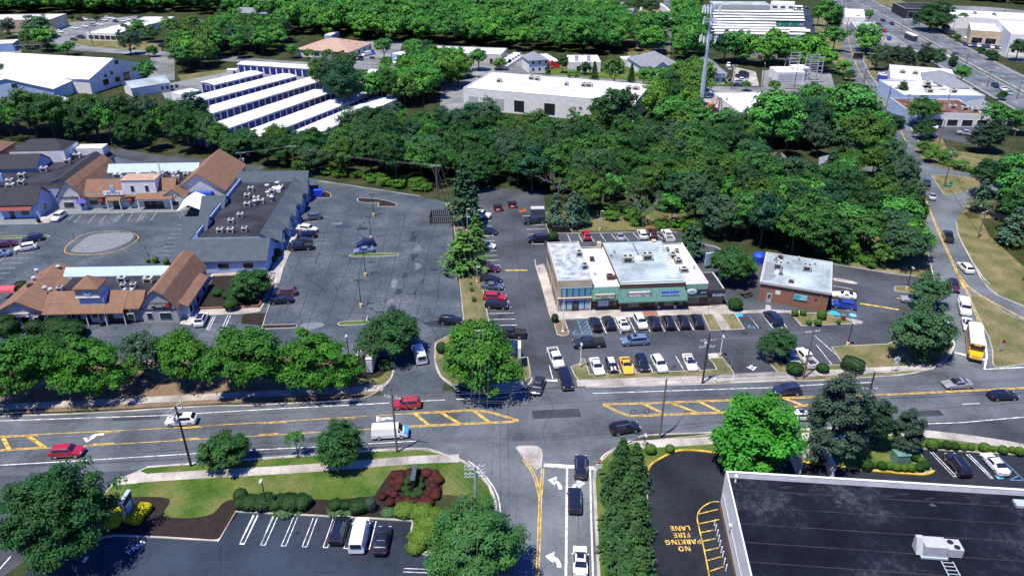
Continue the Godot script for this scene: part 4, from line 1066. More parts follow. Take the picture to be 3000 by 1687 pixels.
func car_meshes(kind: String)->Dictionary:
	var key:="car_"+kind
	if LIB.has(key): return LIB[key]
	var s: Array=SHAPES[kind]
	var L: float=s[0]
	var st: Array=s[2]
	var b:=MB.new()
	var rings:=[]
	for a in st: rings.append(ring(a,-L/2+a[0]*L))
	for k in st.size() - 1:
		var p: Array=rings[k]; var q: Array=rings[k+1]
		for j in p.size():
			var i: int=(j+1) % p.size()
			b.quad(p[j],p[i],q[i],q[j])
	for e in [0,st.size() - 1]:
		var p: Array=rings[e]
		var mid:=Vector3(0,(p[0].y+p[6].y)/2,p[0].z)
		for j in p.size():
			var i: int=(j+1) % p.size()
			if e==0: b.tri(mid,p[i],p[j])
			else: b.tri(mid,p[j],p[i])
	var d:={"body": b.mesh()}
	var c0: int=s[3]; var c1: int=s[4]
	var A: Array=rings[c0]; var B: Array=rings[c0+1]
	d.windshield=glass_strip(A,B,.14,.93)
	d.rear_window=glass_strip(rings[mini(c1+1,rings.size() - 1)],rings[c1],.16,.93)
	if kind in ["van","pickup","jeep","bigsuv"]:
		var zz: float=-L/2+st[c1][0]*L
		var zr: float=-L/2+st[mini(c1+1,st.size() - 1)][0]*L
		var ya: float=st[c1][3]+0.1; var yb: float=st[c1][4] - 0.16
		var q:=MB.new()
		q.box(Vector3(0,(ya+yb)/2,lerpf(zz,zr,0.5)+(0.06 if kind=="van" else 0.02)),Vector3(1.35,yb - ya,0.12))
		d.rear_window=q.mesh()
	for sd in [1,-1]:
		var w:=MB.new()
		for k in range(c0,c1):
			var p: Array=rings[k]; var q: Array=rings[k+1]
			if kind=="van" and k>c0: continue
			var o:=Vector3(sd*0.03,0.008,0)
			var i0:=3; var i1:=4
			var P0: Vector3=p[i0]; var P1: Vector3=p[i1]; var Q0: Vector3=q[i0]; var Q1: Vector3=q[i1]
			if k==c0:
				P0=P0.lerp(Q0,.5); P1=p[i1].lerp(q[i1],.5)
			var a:=P0.lerp(P1,.1); var bb:=P0.lerp(P1,.86); var cc:=Q0.lerp(Q1,.86); var dd:=Q0.lerp(Q1,.1)
			a.x*=sd; bb.x*=sd; cc.x*=sd; dd.x*=sd
			w.quad(a+o,bb+o,cc+o,dd+o) if sd>0 else w.quad(a+o,dd+o,cc+o,bb+o)
		d["side%d" % sd]=w.mesh()
	var rad: float=s[5]
	var t:=MB.new()
	t.tube(Vector3(-.12,0,0),Vector3(.12,0,0),rad,rad,14)
	d.wheel=t.mesh()
	var rm:=MB.new()
	rm.tube(Vector3(-.128,0,0),Vector3(.128,0,0),rad*.62,rad*.62,10)
	d.rim=rm.mesh()
	var arch:=MB.new()
	arch.tube(Vector3(-.1,0.05,0),Vector3(.1,0.05,0),rad*1.2,rad*1.2,14)
	d.arch=arch.mesh()
	var hl:=MB.new()
	hl.box(Vector3.ZERO,Vector3(.34,.13,.1))
	d.lamp=hl.mesh()
	var mr:=MB.new()
	mr.box(Vector3.ZERO,Vector3(.2,.14,.1))
	d.mirror=mr.mesh()
	if kind=="pickup":
		var bed:=MB.new()
		var z0: float=-L/2+st[6][0]*L
		var z1:=L/2
		var hw:=1.0
		for x in [-1,1]: bed.box(Vector3(x*(hw - .06),.78,(z0+z1)/2),Vector3(.12,.86,z1 - z0))
		bed.box(Vector3(0,.78,z1 - .06),Vector3(2*hw - .25,.86,.12))
		bed.box(Vector3(0,.55,(z0+z1)/2),Vector3(2*hw - .24,.3,z1 - z0 - .1))
		d.bed=bed.mesh()
		var ln:=MB.new()
		ln.box(Vector3(0,.72,(z0+z1)/2),Vector3(2*hw - .26,.06,z1 - z0 - .14))
		d.liner=ln.mesh()
	LIB[key]=d
	return d
func place(parent: Node3D,called: String,mesh: Mesh,m: Material,at: Vector3)->MeshInstance3D:
	var o:=part(parent,called,mesh,m,true)
	o.position=at
	return o
func car(kind: String,col: String,at: Vector3,turn: float,label: String,group: String,small:=false,top:="")->Node3D:
	var d:=car_meshes(kind)
	var s: Array=SHAPES[kind]
	var L: float=s[0]; var st: Array=s[2]
	var names:={"pickup": "pickup_truck","van": "van","minivan": "minivan","jeep": "off_road_car","suv": "parked_suv","bigsuv": "parked_suv","mini": "small_car"}
	var o:=thing("car" if not kind in ["pickup","van","minivan"] else names[kind],label,{"pickup": "pickup truck","van": "van","minivan": "minivan"}.get(kind,"car"),flat(at,0.03),turn,group)
	var pm:=paint(col)
	part(o,"body",d.body,pm,true)
	part(o,"windshield",d.windshield,M.glass,true)
	part(o,"rear_window",d.rear_window,M.glass,true)
	part(o,"side_window",d["side1"],M.glass,true); part(o,"side_window",d["side-1"],M.glass,true)
	if kind=="pickup":
		var bd:=part(o,"cargo_bed",d.bed,pm,true)
		part(bd,"bed_liner",d.liner,M.rubber,true)
	var rad: float=s[5]
	var hw: float=st[3][1]
	for z in [.185,.8]:
		for x in [-1,1]:
			var wh:=place(o,"wheel",d.wheel,M.rubber,Vector3(x*(hw - .1),rad,-L/2+z*L))
			if not small: part(wh,"rim",d.rim,M.chrome,true)
	if small: return o
	for x in [-1,1]:
		place(o,"headlight",d.lamp,M.lamp_white,Vector3(x*hw*.7,st[1][3] - .06,-L/2+.09))
		place(o,"tail_light",d.lamp,M.lamp_red,Vector3(x*hw*.76,(st[-2][3] if kind!="pickup" else 1.0) - .1,L/2 - .08))
		place(o,"mirror",d.mirror,pm,Vector3(x*(hw+.1),st[2][3]+.08,-L/2+(st[2][0]+.09)*L))
	if top=="sunroof":
		var q:=MB.new()
		q.box(Vector3(0,st[4][4]+.015,-L/2+.5*L),Vector3(.9,.03,.75))
		part(o,"sunroof",q,M.glass,true)
	elif top=="black_roof":
		var q:=MB.new()
		q.box(Vector3(0,st[4][4]+.015,-L/2+(st[3][0]+st[5][0])/2*L),Vector3(1.1,.03,(st[5][0] - st[3][0])*L*.9))
		part(o,"roof_panel",q,M.glass,true)
	elif top=="rack":
		for k in 6:
			var q:=MB.new()
			q.box(Vector3(0,st[4][4]+.1,-L/2+(.36+k*.11)*L),Vector3(1.5,.05,.06))
			part(o,"roof_bar",q,M.white,true)
	elif top=="stripes":
		for x in [-1,1]:
			var q:=MB.new()
			q.quad(Vector3(x*.3 - .14,st[2][4]+.03,-L/2+.27*L),Vector3(x*.3 - .14,st[1][4]+.04,-L/2+.03*L),Vector3(x*.3+.14,st[1][4]+.04,-L/2+.03*L),Vector3(x*.3+.14,st[2][4]+.03,-L/2+.27*L))
			part(o,"bonnet_stripe",q,M.white,true)
		var rf:=MB.new()
		rf.box(Vector3(0,st[4][4]+.012,-L/2+.63*L),Vector3(1.05,.03,.46*L))
		part(o,"roof_panel",rf,M.white,true)
	elif top=="spare":
		var q:=MB.new()
		q.tube(Vector3(0,1.0,L/2),Vector3(0,1.0,L/2+.22),.38,.38,14)
		part(o,"spare_wheel",q,M.rubber,true)
	elif top=="cap":
		var q:=MB.new()
		q.box(Vector3(0,1.55,L/2 - .19*L),Vector3(1.9,.62,.36*L))
		part(o,"bed_cap",q,pm,true)
	elif top=="bed_cover":
		var q:=MB.new()
		q.box(Vector3(0,1.22,L/2 - .18*L),Vector3(1.92,.05,.35*L))
		part(o,"bed_cover",q,M.rubber,true)
	elif top=="rails":
		for x in [-1,1]:
			var q:=MB.new()
			q.box(Vector3(x*.6,st[4][4]+.05,-L/2+(st[3][0]+st[5][0])/2*L),Vector3(.05,.06,(st[5][0] - st[3][0])*L*.9))
			part(o,"roof_rail",q,M.chrome,true)
	elif top=="blue_front":
		var q:=MB.new()
		q.box(Vector3(0,.92,-L/2+.1*L),Vector3(1.94,.5,.19*L))
		part(o,"blue_bonnet",q,paint("blue_van"),true)
	return o
var where:=""
var grp:=""
# a car by the middle of its outline in the photo and a point towards its nose
func CA(kind: String,col: String,x: float,y: float,nx: float,ny: float,top:="",extra:="")->Node3D:
	var h:=0.75 if not kind in ["van","pickup","bigsuv","jeep"] else 0.9
	var p:=G(x,y,h)
	var q:=G(nx,ny,h)
	var d:=q - p
	var words:={"sedan": "sedan","coupe": "coupe","suv": "SUV","bigsuv": "large SUV","jeep": "boxy off-road car","pickup": "pickup truck","van": "cargo van","minivan": "minivan","mini": "small hatchback"}
	var label: String=col+" "+words[kind]+" "+(extra+" " if extra!="" else "")+where
	return car(kind,col,p,atan2(-d.x,-d.z),label,grp,ppm(p)<10.0,top)
# ---------------------------------------------------------------- building kit: a frame along a front wall (u along it, d back from it)
var FA:=Vector3.ZERO
var FU:=Vector3.RIGHT
var FN:=Vector3.FORWARD
func frame(a: Vector3,b: Vector3)->void:
	FA=flat(a); FU=flat(b - a).normalized(); FN=Vector3(FU.z,0,-FU.x)
func L(u: float,d: float,h:=0.0)->Vector3:
	return FA+FU*u+FN*d+Vector3(0,h,0)
func UU(x: float,y: float,h:=0.0)->float:
	return (G(x,y,h) - FA).dot(FU)
func DD(x: float,y: float,h:=0.0)->float:
	return (G(x,y,h) - FA).dot(FN)
func rb(u0: float,u1: float,d0: float,d1: float)->Array:
	return [L(u0,d0),L(u1,d0),L(u1,d1),L(u0,d1)]
func bld(called: String,label: String,u:=0.0,d:=0.0,group:="",cat:="building")->Node3D:
	return thing(called,label,cat,L(u,d),0.0,group)
func bx(o: Node3D,called: String,m: Material,u: float,d: float,h: float,su: float,sy: float,sd: float)->MeshInstance3D:
	var b:=MB.new()
	b.xf=Transform3D(Basis(FU,Vector3.UP,-FN),L(u,d,h+sy/2))
	b.box(Vector3.ZERO,Vector3(su,sy,sd))
	return part(o,called,b,m)
func block(o: Node3D,u0: float,u1: float,d0: float,d1: float,h: float,wm: Material,rm: Material,para:=0.0,capm: Material=null,y0:=0.0)->void:
	var p:=rb(u0,u1,d0,d1)
	var w:=MB.new()
	w.walls(p,y0,h+para)
	if para>0.0: w.walls(rb(u0+.25,u1 - .25,d0+.25,d1 - .25),h,h+para,true)
	part(o,"wall",w,wm)
	var r:=MB.new()
	r.poly(rb(u0+.02,u1 - .02,d0+.02,d1 - .02) if para>0.0 else p,h)
	part(o,"roof",r,rm)
	if para>0.0:
		var c:=MB.new()
		c.ribbon(rb(u0+.12,u1 - .12,d0+.12,d1 - .12),0.36,h+para,0.06,true)
		part(o,"parapet_cap",c,capm if capm else M.trim_white)
# a closed profile of [across, height] pairs pushed from one end to the other; along "d" or "u"
func push_profile(o: Node3D,called: String,m: Material,prof: Array,e0: float,e1: float,along:="d")->void:
	var b:=MB.new()
	var q:=PackedVector2Array()
	for a in prof: q.append(Vector2(a[0],a[1]))
	var ix:=Geometry2D.triangulate_polygon(q)
	var P:=func(k: int,e: float)->Vector3: return L(q[k].x,e,q[k].y) if along=="d" else L(e,q[k].x,q[k].y)
	for k in range(0,ix.size(),3):
		for e in [e0,e1]: b.tri(P.call(ix[k],e),P.call(ix[k+1],e),P.call(ix[k+2],e))
	for k in q.size():
		var j:=(k+1) % q.size()
		b.quad(P.call(k,e0),P.call(j,e0),P.call(j,e1),P.call(k,e1))
	part(o,called,b,m)
func roof_sheet(o: Node3D,m: Material,lin_: Array,e0: float,e1: float,along:="d",thick:=0.16,called:="roof")->MeshInstance3D:
	var b:=MB.new()
	var P:=func(a: Array,e: float,t: float)->Vector3: return L(a[0],e,a[1]+t) if along=="d" else L(e,a[0],a[1]+t)
	for k in lin_.size() - 1:
		var a: Array=lin_[k]; var c: Array=lin_[k+1]
		b.quad(P.call(a,e0,thick),P.call(c,e0,thick),P.call(c,e1,thick),P.call(a,e1,thick))
		b.quad(P.call(a,e0,0.0),P.call(c,e0,0.0),P.call(c,e1,0.0),P.call(a,e1,0.0))
		for e in [e0,e1]: b.quad(P.call(a,e,0.0),P.call(c,e,0.0),P.call(c,e,thick),P.call(a,e,thick))
	for a in [lin_[0],lin_[-1]]: b.quad(P.call(a,e0,0.0),P.call(a,e1,0.0),P.call(a,e1,thick),P.call(a,e0,thick))
	return part(o,called,b,m)
# ridge along the depth: its gable faces the front
func gable_d(o: Node3D,u0: float,u1: float,d0: float,d1: float,he: float,hr: float,wm: Material,rm: Material,over:=0.35,bend:=0.0)->void:
	var mid:=(u0+u1)/2
	var prof:=[[u0,0],[u1,0],[u1,he],[mid,hr],[u0,he]]
	var up:=[[u0 - over,he - over*.6],[mid,hr],[u1+over,he - over*.6]]
	if bend>0.0:
		var w:=(u1 - u0)*0.5
		prof=[[u0,0],[u1,0],[u1,he],[mid+w*.45,hr - bend],[mid,hr],[mid - w*.45,hr - bend],[u0,he]]
		up=[[u0 - over,he - over*.8],[mid - w*.45,hr - bend],[mid,hr],[mid+w*.45,hr - bend],[u1+over,he - over*.8]]
	push_profile(o,"wall",wm,prof,d0,d1)
	roof_sheet(o,rm,up,d0 - over,d1+over)
func gable_u(o: Node3D,u0: float,u1: float,d0: float,d1: float,he: float,hr: float,wm: Material,rm: Material,over:=0.35)->void:
	var mid:=(d0+d1)/2
	push_profile(o,"wall",wm,[[d0,0],[d1,0],[d1,he],[mid,hr],[d0,he]],u0,u1,"u")
	roof_sheet(o,rm,[[d0 - over,he - over*.5],[mid,hr],[d1+over,he - over*.5]],u0 - over,u1+over,"u")
func hip(o: Node3D,u0: float,u1: float,d0: float,d1: float,he: float,hr: float,wm: Material,rm: Material,run: float,over:=0.5)->void:
	var w:=MB.new()
	w.walls(rb(u0,u1,d0,d1),0,he)
	part(o,"wall",w,wm)
	var b:=MB.new()
	var a:=[L(u0 - over,d0 - over,he),L(u1+over,d0 - over,he),L(u1+over,d1+over,he),L(u0 - over,d1+over,he)]
	var mid:=(d0+d1)/2; var mu:=(u0+u1)/2
	if u1 - u0>d1 - d0:
		var r0:=L(u0+run,mid,hr); var r1:=L(u1 - run,mid,hr)
		b.quad(a[0],a[1],r1,r0); b.tri(a[1],a[2],r1); b.quad(a[2],a[3],r0,r1); b.tri(a[3],a[0],r0)
	else:
		var r0:=L(mu,d0+run,hr); var r1:=L(mu,d1 - run,hr)
		b.tri(a[0],a[1],r0); b.quad(a[1],a[2],r1,r0); b.tri(a[2],a[3],r1); b.quad(a[3],a[0],r0,r1)
	b.walls(a,he - 0.18,he)
	part(o,"roof",b,rm)
func window(o: Node3D,u: float,h: float,w: float,hh: float,d:=0.0,gm: Material=null,fm: Material=null,called:="window")->MeshInstance3D:
	var f:=bx(o,called,fm if fm else M.trim_white,u,d - .02,h,w,hh,.1)
	bx(f,"pane",gm if gm else M.glass,u,d - .045,h+.09,w - .18,hh - .18,.1)
	return f
func door(o: Node3D,u: float,w: float,hh: float,d:=0.0,m: Material=null)->void:
	var f:=bx(o,"door",m if m else M.dark_metal,u,d - .02,0.02,w,hh,.1)
	bx(f,"pane",M.glass,u,d - .045,hh*.45,w*.6,hh*.42,.1)
func side_window(o: Node3D,u: float,d: float,h: float,w: float,hh: float,m: Material=null,fm: Material=null,called:="window")->void:
	var f:=bx(o,called,fm if fm else M.trim_white,u,d,h,.1,hh,w)
	bx(f,"pane",m if m else M.glass,u,d,h+.08,.16,hh - .16,w - .16)
func sign_board(o: Node3D,u: float,h: float,w: float,hh: float,d: float,m: Material,lines: Array,called:="sign")->MeshInstance3D:
	var f:=bx(o,called,m,u,d - .12,h,w,hh,.24)
	for l in lines:
		write(f,l[0],u+l[1],h+l[2],d - .25,l[3],l[4])
	return f
func write(f: Node3D,text: String,u: float,h: float,d: float,size: float,m: Material,serif:=false)->void:
	if text.begins_with("~"):
		var cnt:=int(text.substr(1))
		for j in cnt: bx(f,"lettering",m,u+(j - (cnt - 1)*.5)*size*.8,d,h - size*.45,size*(.5 if j % 3 else .3),size*(.95 if j % 2 else .75),.04)
		return
	var t:=part(f,"lettering",text_mesh(text,size,0.03,serif),m,true)
	var q:=Vector3.ZERO
	var p: Node=f
	while p is Node3D and p!=self:
		q+=p.position; p=p.get_parent()
	t.position=L(u,d,h) - q
	t.basis=Basis(FU,Vector3.UP,-FN)
func unit(o: Node3D,u: float,d: float,h: float,su:=1.4,sd:=1.1,sy:=1.0,m: Material=null,fans:=1)->void:
	var b:=bx(o,"rooftop_unit",m if m else M.unit_tan,u,d,h+.15,su,sy,sd)
	var leg:=bx(b,"stand",M.galvanised,u,d,h,su*.8,.15,sd*.8)
	for k in fans:
		var f:=MB.new()
		var c:=L(u+(k - (fans - 1)*.5)*su/fans,d,h+.15+sy)
		f.tube(c,c+Vector3(0,.06,0),minf(su/fans,sd)*.36,minf(su/fans,sd)*.36,12)
		part(b,"fan",f,M.black)
	bx(b,"grille",M.dark_metal,u,d - sd*.5,h+.3,su*.7,sy*.6,.03)
func vent(o: Node3D,u: float,d: float,h: float,hh:=0.8,r:=0.16,m: Material=null)->void:
	var b:=MB.new()
	b.tube(L(u,d,h),L(u,d,h+hh),r,r,8)
	b.tube(L(u,d,h+hh),L(u,d,h+hh+.18),r*1.9,r*1.3,8)
	part(o,"vent_pipe",b,m if m else M.galvanised)
func bin_at(at: Vector3,m: Material,lid: Material,label: String,cat:="bin",r:=0.3,h:=0.95,group:="")->void:
	var o:=thing("waste_bin",label,cat,at,0.0,group)
	var b:=MB.new()
	b.lathe(Vector3.ZERO,[[0.0,0.0],[r*.85,0.0],[r,h*.9],[0.0,h*.9]],10)
	part(o,"drum",b,m,true)
	var l:=MB.new()
	l.lathe(Vector3.ZERO,[[r*1.08,h*.88],[r*1.08,h*.95],[r*.6,h],[0.0,h]],10)
	part(o,"lid",l,lid,true)
# ---------------------------------------------------------------- the strip of shops and the corner shop
func green_front(o: Node3D,u0: float,u1: float,d_low: float,d_top: float,h0: float,h1: float,slant:=0.0)->void:
	var b:=MB.new()
	var q:=[L(u0 - slant,d_low,h0),L(u1+slant,d_low,h0),L(u1,d_top,h1),L(u0,d_top,h1)]
	b.quad(q[0],q[1],q[2],q[3])
	b.quad(L(u0 - slant,d_low,h0),L(u0,d_top,h1),L(u0,d_top+.6,h1),L(u0,d_top+.6,h0))
	b.quad(L(u1+slant,d_low,h0),L(u1,d_top+.6,h0),L(u1,d_top+.6,h1),L(u1,d_top,h1))
	b.quad(q[3],q[2],L(u1,d_top+.6,h1),L(u0,d_top+.6,h1))
	b.quad(q[0],L(u0,d_top+.6,h0),L(u1,d_top+.6,h0),q[1])
	var f:=part(o,"mansard",b,M.metal_green)
	var n:=int((u1 - u0)/0.42)
	for k in n+1:
		var t:=float(k)/n
		var s:=MB.new()
		s.tube(q[0].lerp(q[1],t)+Vector3(0,.02,0),q[3].lerp(q[2],t)+Vector3(0,.02,0),.05,.05,4,false)
		part(f,"seam",s,M.metal_green)
	bx(f,"top_trim",M.white,(u0+u1)/2,d_top+.1,h1,u1 - u0,.12,.2)
	bx(f,"fascia",M.metal_green,(u0+u1)/2,d_low,h0 - .25,u1 - u0+slant*2,.26,.08)
func build_strip()->void:
	tile(1500,780)
	frame(G(440,432),G(1990,372))
	var o:=bld("strip_mall","long one-storey row of shops with green metal roof front and flat pale roofs",16,0)
	var H2:=6.7
	# tan two-storey end
	block(o,-.3,6.5,0,18.2,H2,M.stucco_tan,M.roof_patchy,0.25,M.galvanised)
	for k in 5:
		var q:=MB.new()
		q.quad(L(.35+k*1.2,-.05,5.35),L(1.5+k*1.2,-.05,5.35),L(1.5+k*1.2,.9,6.75),L(.35+k*1.2,.9,6.75))
		part(o,"sloped_glazing",q,M.glass_pale)
		window(o,.93+k*1.2,3.35,1.17,1.95,0.0,M.glass_blue,M.dark_metal)
	for k in [0,1,3,4]: window(o,.93+k*1.2,.5,1.17,1.75,0.0,M.glass_pale,M.dark_metal)
	door(o,3.35,1.5,2.3)
	sign_board(o,3.1,2.5,4.6,.75,0,M.sign_blue,[["~13",0,.36,.42,M.lamp_white]])
	bx(o,"ledge",M.stucco_tan,3.1,-.2,3.2,6.9,.12,.5)
	for k in 2: bx(o,"downpipe",M.trim_white,-.2+k*6.5,-.1,0,.12,3.2,.12)
	for k in 9:
		side_window(o,-.32,1.8+k*1.85,4.0,.9,1.5,M.glass,M.trim_brown)
		if k!=4: side_window(o,-.32,2.2+k*1.8,.6,.8,1.8,M.glass,M.trim_brown)
	unit(o,5.6,11.5,H2,1.2,1.1,1.0,M.pale_steel); unit(o,5.8,5.5,H2,1.2,1.2,1.0,M.pale_steel)
	# lower shops
	block(o,6.5,12.1,0.4,19,4.9,M.brick_dark,M.roof_white,0.2,M.white)
	block(o,12.1,25.2,-.4,19.3,5.9,M.brick_dark,M.roof_grey,0.0)
	block(o,25.2,30.0,0.3,19.6,4.95,M.brick_dark,M.roof_white,0.2,M.white)
	block(o,30.0,33.6,0.3,8.0,3.4,M.brick_dark,M.roof_tar,0.15,M.galvanised)
	green_front(o,6.6,12.0,-.7,.3,2.85,5.1)
	green_front(o,12.4,24.7,-1.6,.2,2.6,6.05,.8)
	green_front(o,25.3,29.9,-.4,.2,2.75,5.1)
	bx(o,"dark_fascia",M.shingle_dark,31.8,0.1,2.9,3.5,.9,.5)
	sign_board(o,9.0,3.15,3.9,.95,-.6,M.sign_cream,[["GOLDEN SUN",.2,.58,.5,M.ink],["~12",0,.2,.16,M.ink]])
	sign_board(o,15.8,3.55,4.1,1.0,-.95,M.lamp_white,[["Kimmy's Nail Salon",0,.58,.42,M.maroon],["~7",.8,.2,.16,M.ink]])
	sign_board(o,22.0,3.5,3.4,.95,-1.0,M.sign_blue,[["Laundromat",0,.34,.48,M.lamp_white],["~6",0,.76,.16,M.glass_pale]])
	var el:=MB.new()
	for k in 16:
		var a0:=TAU*k/16; var a1:=TAU*(k+1)/16
		el.tri(L(26.6,-.62,3.85),L(26.6+cos(a0)*.95,-.62,3.85+sin(a0)*.5),L(26.6+cos(a1)*.95,-.62,3.85+sin(a1)*.5))
		el.quad(L(26.6+cos(a0)*.95,-.62,3.85+sin(a0)*.5),L(26.6+cos(a0)*.95,-.35,3.85+sin(a0)*.5),L(26.6+cos(a1)*.95,-.35,3.85+sin(a1)*.5),L(26.6+cos(a1)*.95,-.62,3.85+sin(a1)*.5))
	var es:=part(o,"oval_sign",el,M.lamp_white)
	write(es,"~5",26.6,3.85,-.64,.3,M.sign_blue)
	sign_board(o,28.7,3.4,2.3,.8,-.35,M.shingle_dark,[["~7",0,.55,.3,M.ink],["~6",.2,.2,.24,M.lamp_white]])
	sign_board(o,32.3,2.4,2.5,.6,0.1,M.lamp_white,[["BARBER SHOP",0,.3,.34,M.sign_blue]])
	for w in [[9.0,2.3,.4,M.glass_pale],[15.0,2.4,-.4,M.glass],[22.3,2.3,-.4,M.glass],[27.2,2.8,.3,M.glass],[32.2,2.5,.3,M.glass]]: window(o,w[0],.7,w[1],1.7,w[2],w[3],M.dark_metal)
	for w in [[11.3,.4],[18.3,-.4],[19.6,-.4],[24.6,-.4],[30.6,.3]]: door(o,w[0],1.1,2.2,w[1])
	bx(o,"recess_shade_panel",M.black,18.7,-.42,0,2.9,2.5,.06)  # flat black panel, the shade of an entrance put in as colour
	# roof clutter
	unit(o,15.5,9.5,5.9,2.2,1.3,1.3,M.unit_tan,2); unit(o,19.8,10.2,5.9,2.2,1.3,1.4,M.unit_tan,2)
	unit(o,10.8,4.0,4.9,1.3,1.2,.9,M.rust_red); unit(o,8.6,12.5,4.9,.9,.8,.8,M.rust_red); unit(o,12.0,3.8,4.9,.8,.9,.7,M.rust_red)
	unit(o,26.0,12.5,5.0,1.4,1.3,1.0); unit(o,26.5,10.0,5.0,1.6,1.2,1.0); unit(o,26.6,6.0,5.0,1.8,1.2,.8); unit(o,27.5,15,5.0,1.1,1.0,.7); unit(o,25.6,15.6,5.0,.9,.9,.8,M.galvanised)
	var du:=MB.new()
	du.lathe(L(18.2,10.2,5.9),[[.8,0],[.85,.35],[.5,.7],[0,.75]],12)
	part(o,"roof_dome",du,M.white)
	for k in 13: bx(o,"pipe_block",M.white,23.6+(k % 3)*.25,2.0+k*1.25,5.9,.7,.3,.35)
	vent(o,13.6,14,5.9); vent(o,29,7,5.0); vent(o,12.6,12.5,5.9,.5); vent(o,7.2,9,4.9,.7); vent(o,8.1,6,4.9,.6)
	for c in [[11.2,18.6],[23.4,18.8]]: bx(o,"chimney",M.stucco_tan,c[0],c[1],4.9,.9,1.5,.9)
	bx(o,"pipe_run",M.dark_metal,18.6,14.2,5.91,.14,.1,8.0)
	# tables and bins on the pavement
	for b in [G(772,402),G(1380,405),G(1537,402)]: bin_at(flat(b,.12),M.galvanised,M.dark_metal,"ribbed grey litter bin with dark lid outside the shops","bin",.33,1.0,"litter bins on the shop pavement")
	for k in 4:
		var c:=thing("cafe_chair","small red chair at the dark table outside the shops","chair",flat(G(1640+k*46,368),.12),0.3*k,"red chairs outside the shop")
		var b:=MB.new(); b.box(Vector3(0,.45,0),Vector3(.45,.06,.45)); part(c,"seat",b,M.red,true)
		var b2:=MB.new(); b2.box(Vector3(0,.75,.22),Vector3(.45,.5,.05)); part(c,"backrest",b2,M.red,true)
		for x in [-1,1]:
			for z in [-1,1]:
				var lg:=MB.new(); lg.box(Vector3(x*.19,.22,z*.19),Vector3(.05,.44,.05)); part(c,"leg",lg,M.red,true)
	var bt:=thing("cafe_table","dark table between the red chairs on the pavement","table",flat(G(1700,362),.12))
	var b3:=MB.new(); b3.box(Vector3(0,.72,0),Vector3(1.4,.06,.7)); part(bt,"table_top",b3,M.dark_metal,true)
	for x in [-1,1]:
		var lg:=MB.new(); lg.box(Vector3(x*.6,.35,0),Vector3(.08,.7,.6)); part(bt,"leg",lg,M.dark_metal,true)
	var bk:=thing("bicycle","dark bicycle parked in front of the barber shop window","bicycle",flat(G(1925,385),.12),0.2)
	for x in [-.5,.5]:
		var wl:=MB.new()
		for k in 14: wl.tube(Vector3(x+cos(TAU*k/14)*.33,.35+sin(TAU*k/14)*.33,0),Vector3(x+cos(TAU*(k+1)/14)*.33,.35+sin(TAU*(k+1)/14)*.33,0),.03,.03,4,false)
		part(bk,"wheel",wl,M.rubber,true)
	var fr:=MB.new()
	for s in [[-.5,.35,-.15,.8],[-.15,.8,.4,.8],[.4,.8,.5,.35],[-.5,.35,0,.35],[0,.35,.4,.8],[0,.35,-.15,.9],[.4,.8,.38,1.0]]: fr.tube(Vector3(s[0],s[1],0),Vector3(s[2],s[3],0),.03,.03,5,false)
	part(bk,"frame",fr,M.black,true)
	var sd:=MB.new(); sd.box(Vector3(-.17,.94,0),Vector3(.26,.06,.14)); part(bk,"saddle",sd,M.rubber,true)
	# flagpole
	var fp:=thing("flagpole","tall white flagpole on the mulch island before the shops","flagpole",flat(G(480,618),.14))
	var pm:=MB.new(); pm.tube(Vector3.ZERO,Vector3(0,hy(G(480,618),780+235/3.22),0),.1,.05,8); part(fp,"pole",pm,M.white,true)
	var pf:=MB.new(); pf.lathe(Vector3.ZERO,[[.28,0],[.26,.12],[.1,.2]],10); part(fp,"foot",pf,M.white,true)
	# brick corner shop
	tile(2200,780)
	frame(G(70,322),G(712,432))
	o=bld("brick_shop","square brick corner shop with flat grey stained roof and teal banner",6,0)
	block(o,0,13.0,0,14.2,4.4,M.brick,M.roof_grey,0.0)
	var sn:=MB.new()
	sn.poly([L(.2,.8),L(1.6,1.2),L(2.6,3.2),L(2.0,5.4),L(2.6,7.2),L(1.4,9.8),L(.2,10)],4.42)
	part(o,"dark_stain",sn,M.shingle_grey)
	var fz:=MB.new()
	fz.ribbon(rb(-.15,13.15,-.15,14.35),.5,4.05,.5,true)
	part(o,"fascia",fz,M.galvanised)
	for k in 22: bx(o,"roof_seam",M.roof_grey,.8+k*.54,7.1,4.4,.04,.03,13.6)
	door(o,2.0,1.0,2.1,0,M.siding_grey)
	bx(o,"wall_sign",M.lamp_white,3.5,-.04,2.1,.95,.85,.08)
	sign_board(o,7.9,1.7,2.6,1.15,.1,M.teal,[["YES!",.55,.82,.42,M.lamp_white],["open!",.55,.34,.38,M.lamp_white],["7",-.82,.56,.7,M.red]],"banner")
	for k in 2: bx(o,"pilaster",M.brick,6.1+k*5.6,-.06,0,.3,4.0,.12)
	bx(o,"wall_lamp",M.rust_red,10.7,-.1,2.6,.3,.4,.2)
	for k in 5: side_window(o,13.02,1.6+k*2.6,.4,2.0,2.2,M.glass,M.dark_metal)
	bx(o,"side_sign",M.lamp_white,13.3,7.5,2.2,.25,1.2,5.0)
	unit(o,2.6,7.5,4.4,1.7,1.4,1.2,M.galvanised,2); unit(o,8.3,8.6,4.4,1.7,1.4,1.2,M.galvanised,2); unit(o,2.0,10.5,4.4,1.0,.8,.7,M.galvanised)
	unit(o,5.6,1.6,4.4,1.0,.6,.4,M.rust_red); unit(o,3.4,4.6,4.4,.8,.9,.6,M.galvanised); unit(o,2.8,12.5,4.4,1.1,.8,.5,M.rust_red)
	vent(o,6.5,12.8,4.4); vent(o,9.8,12,4.4,.5); vent(o,4.4,10.6,4.4,.5)
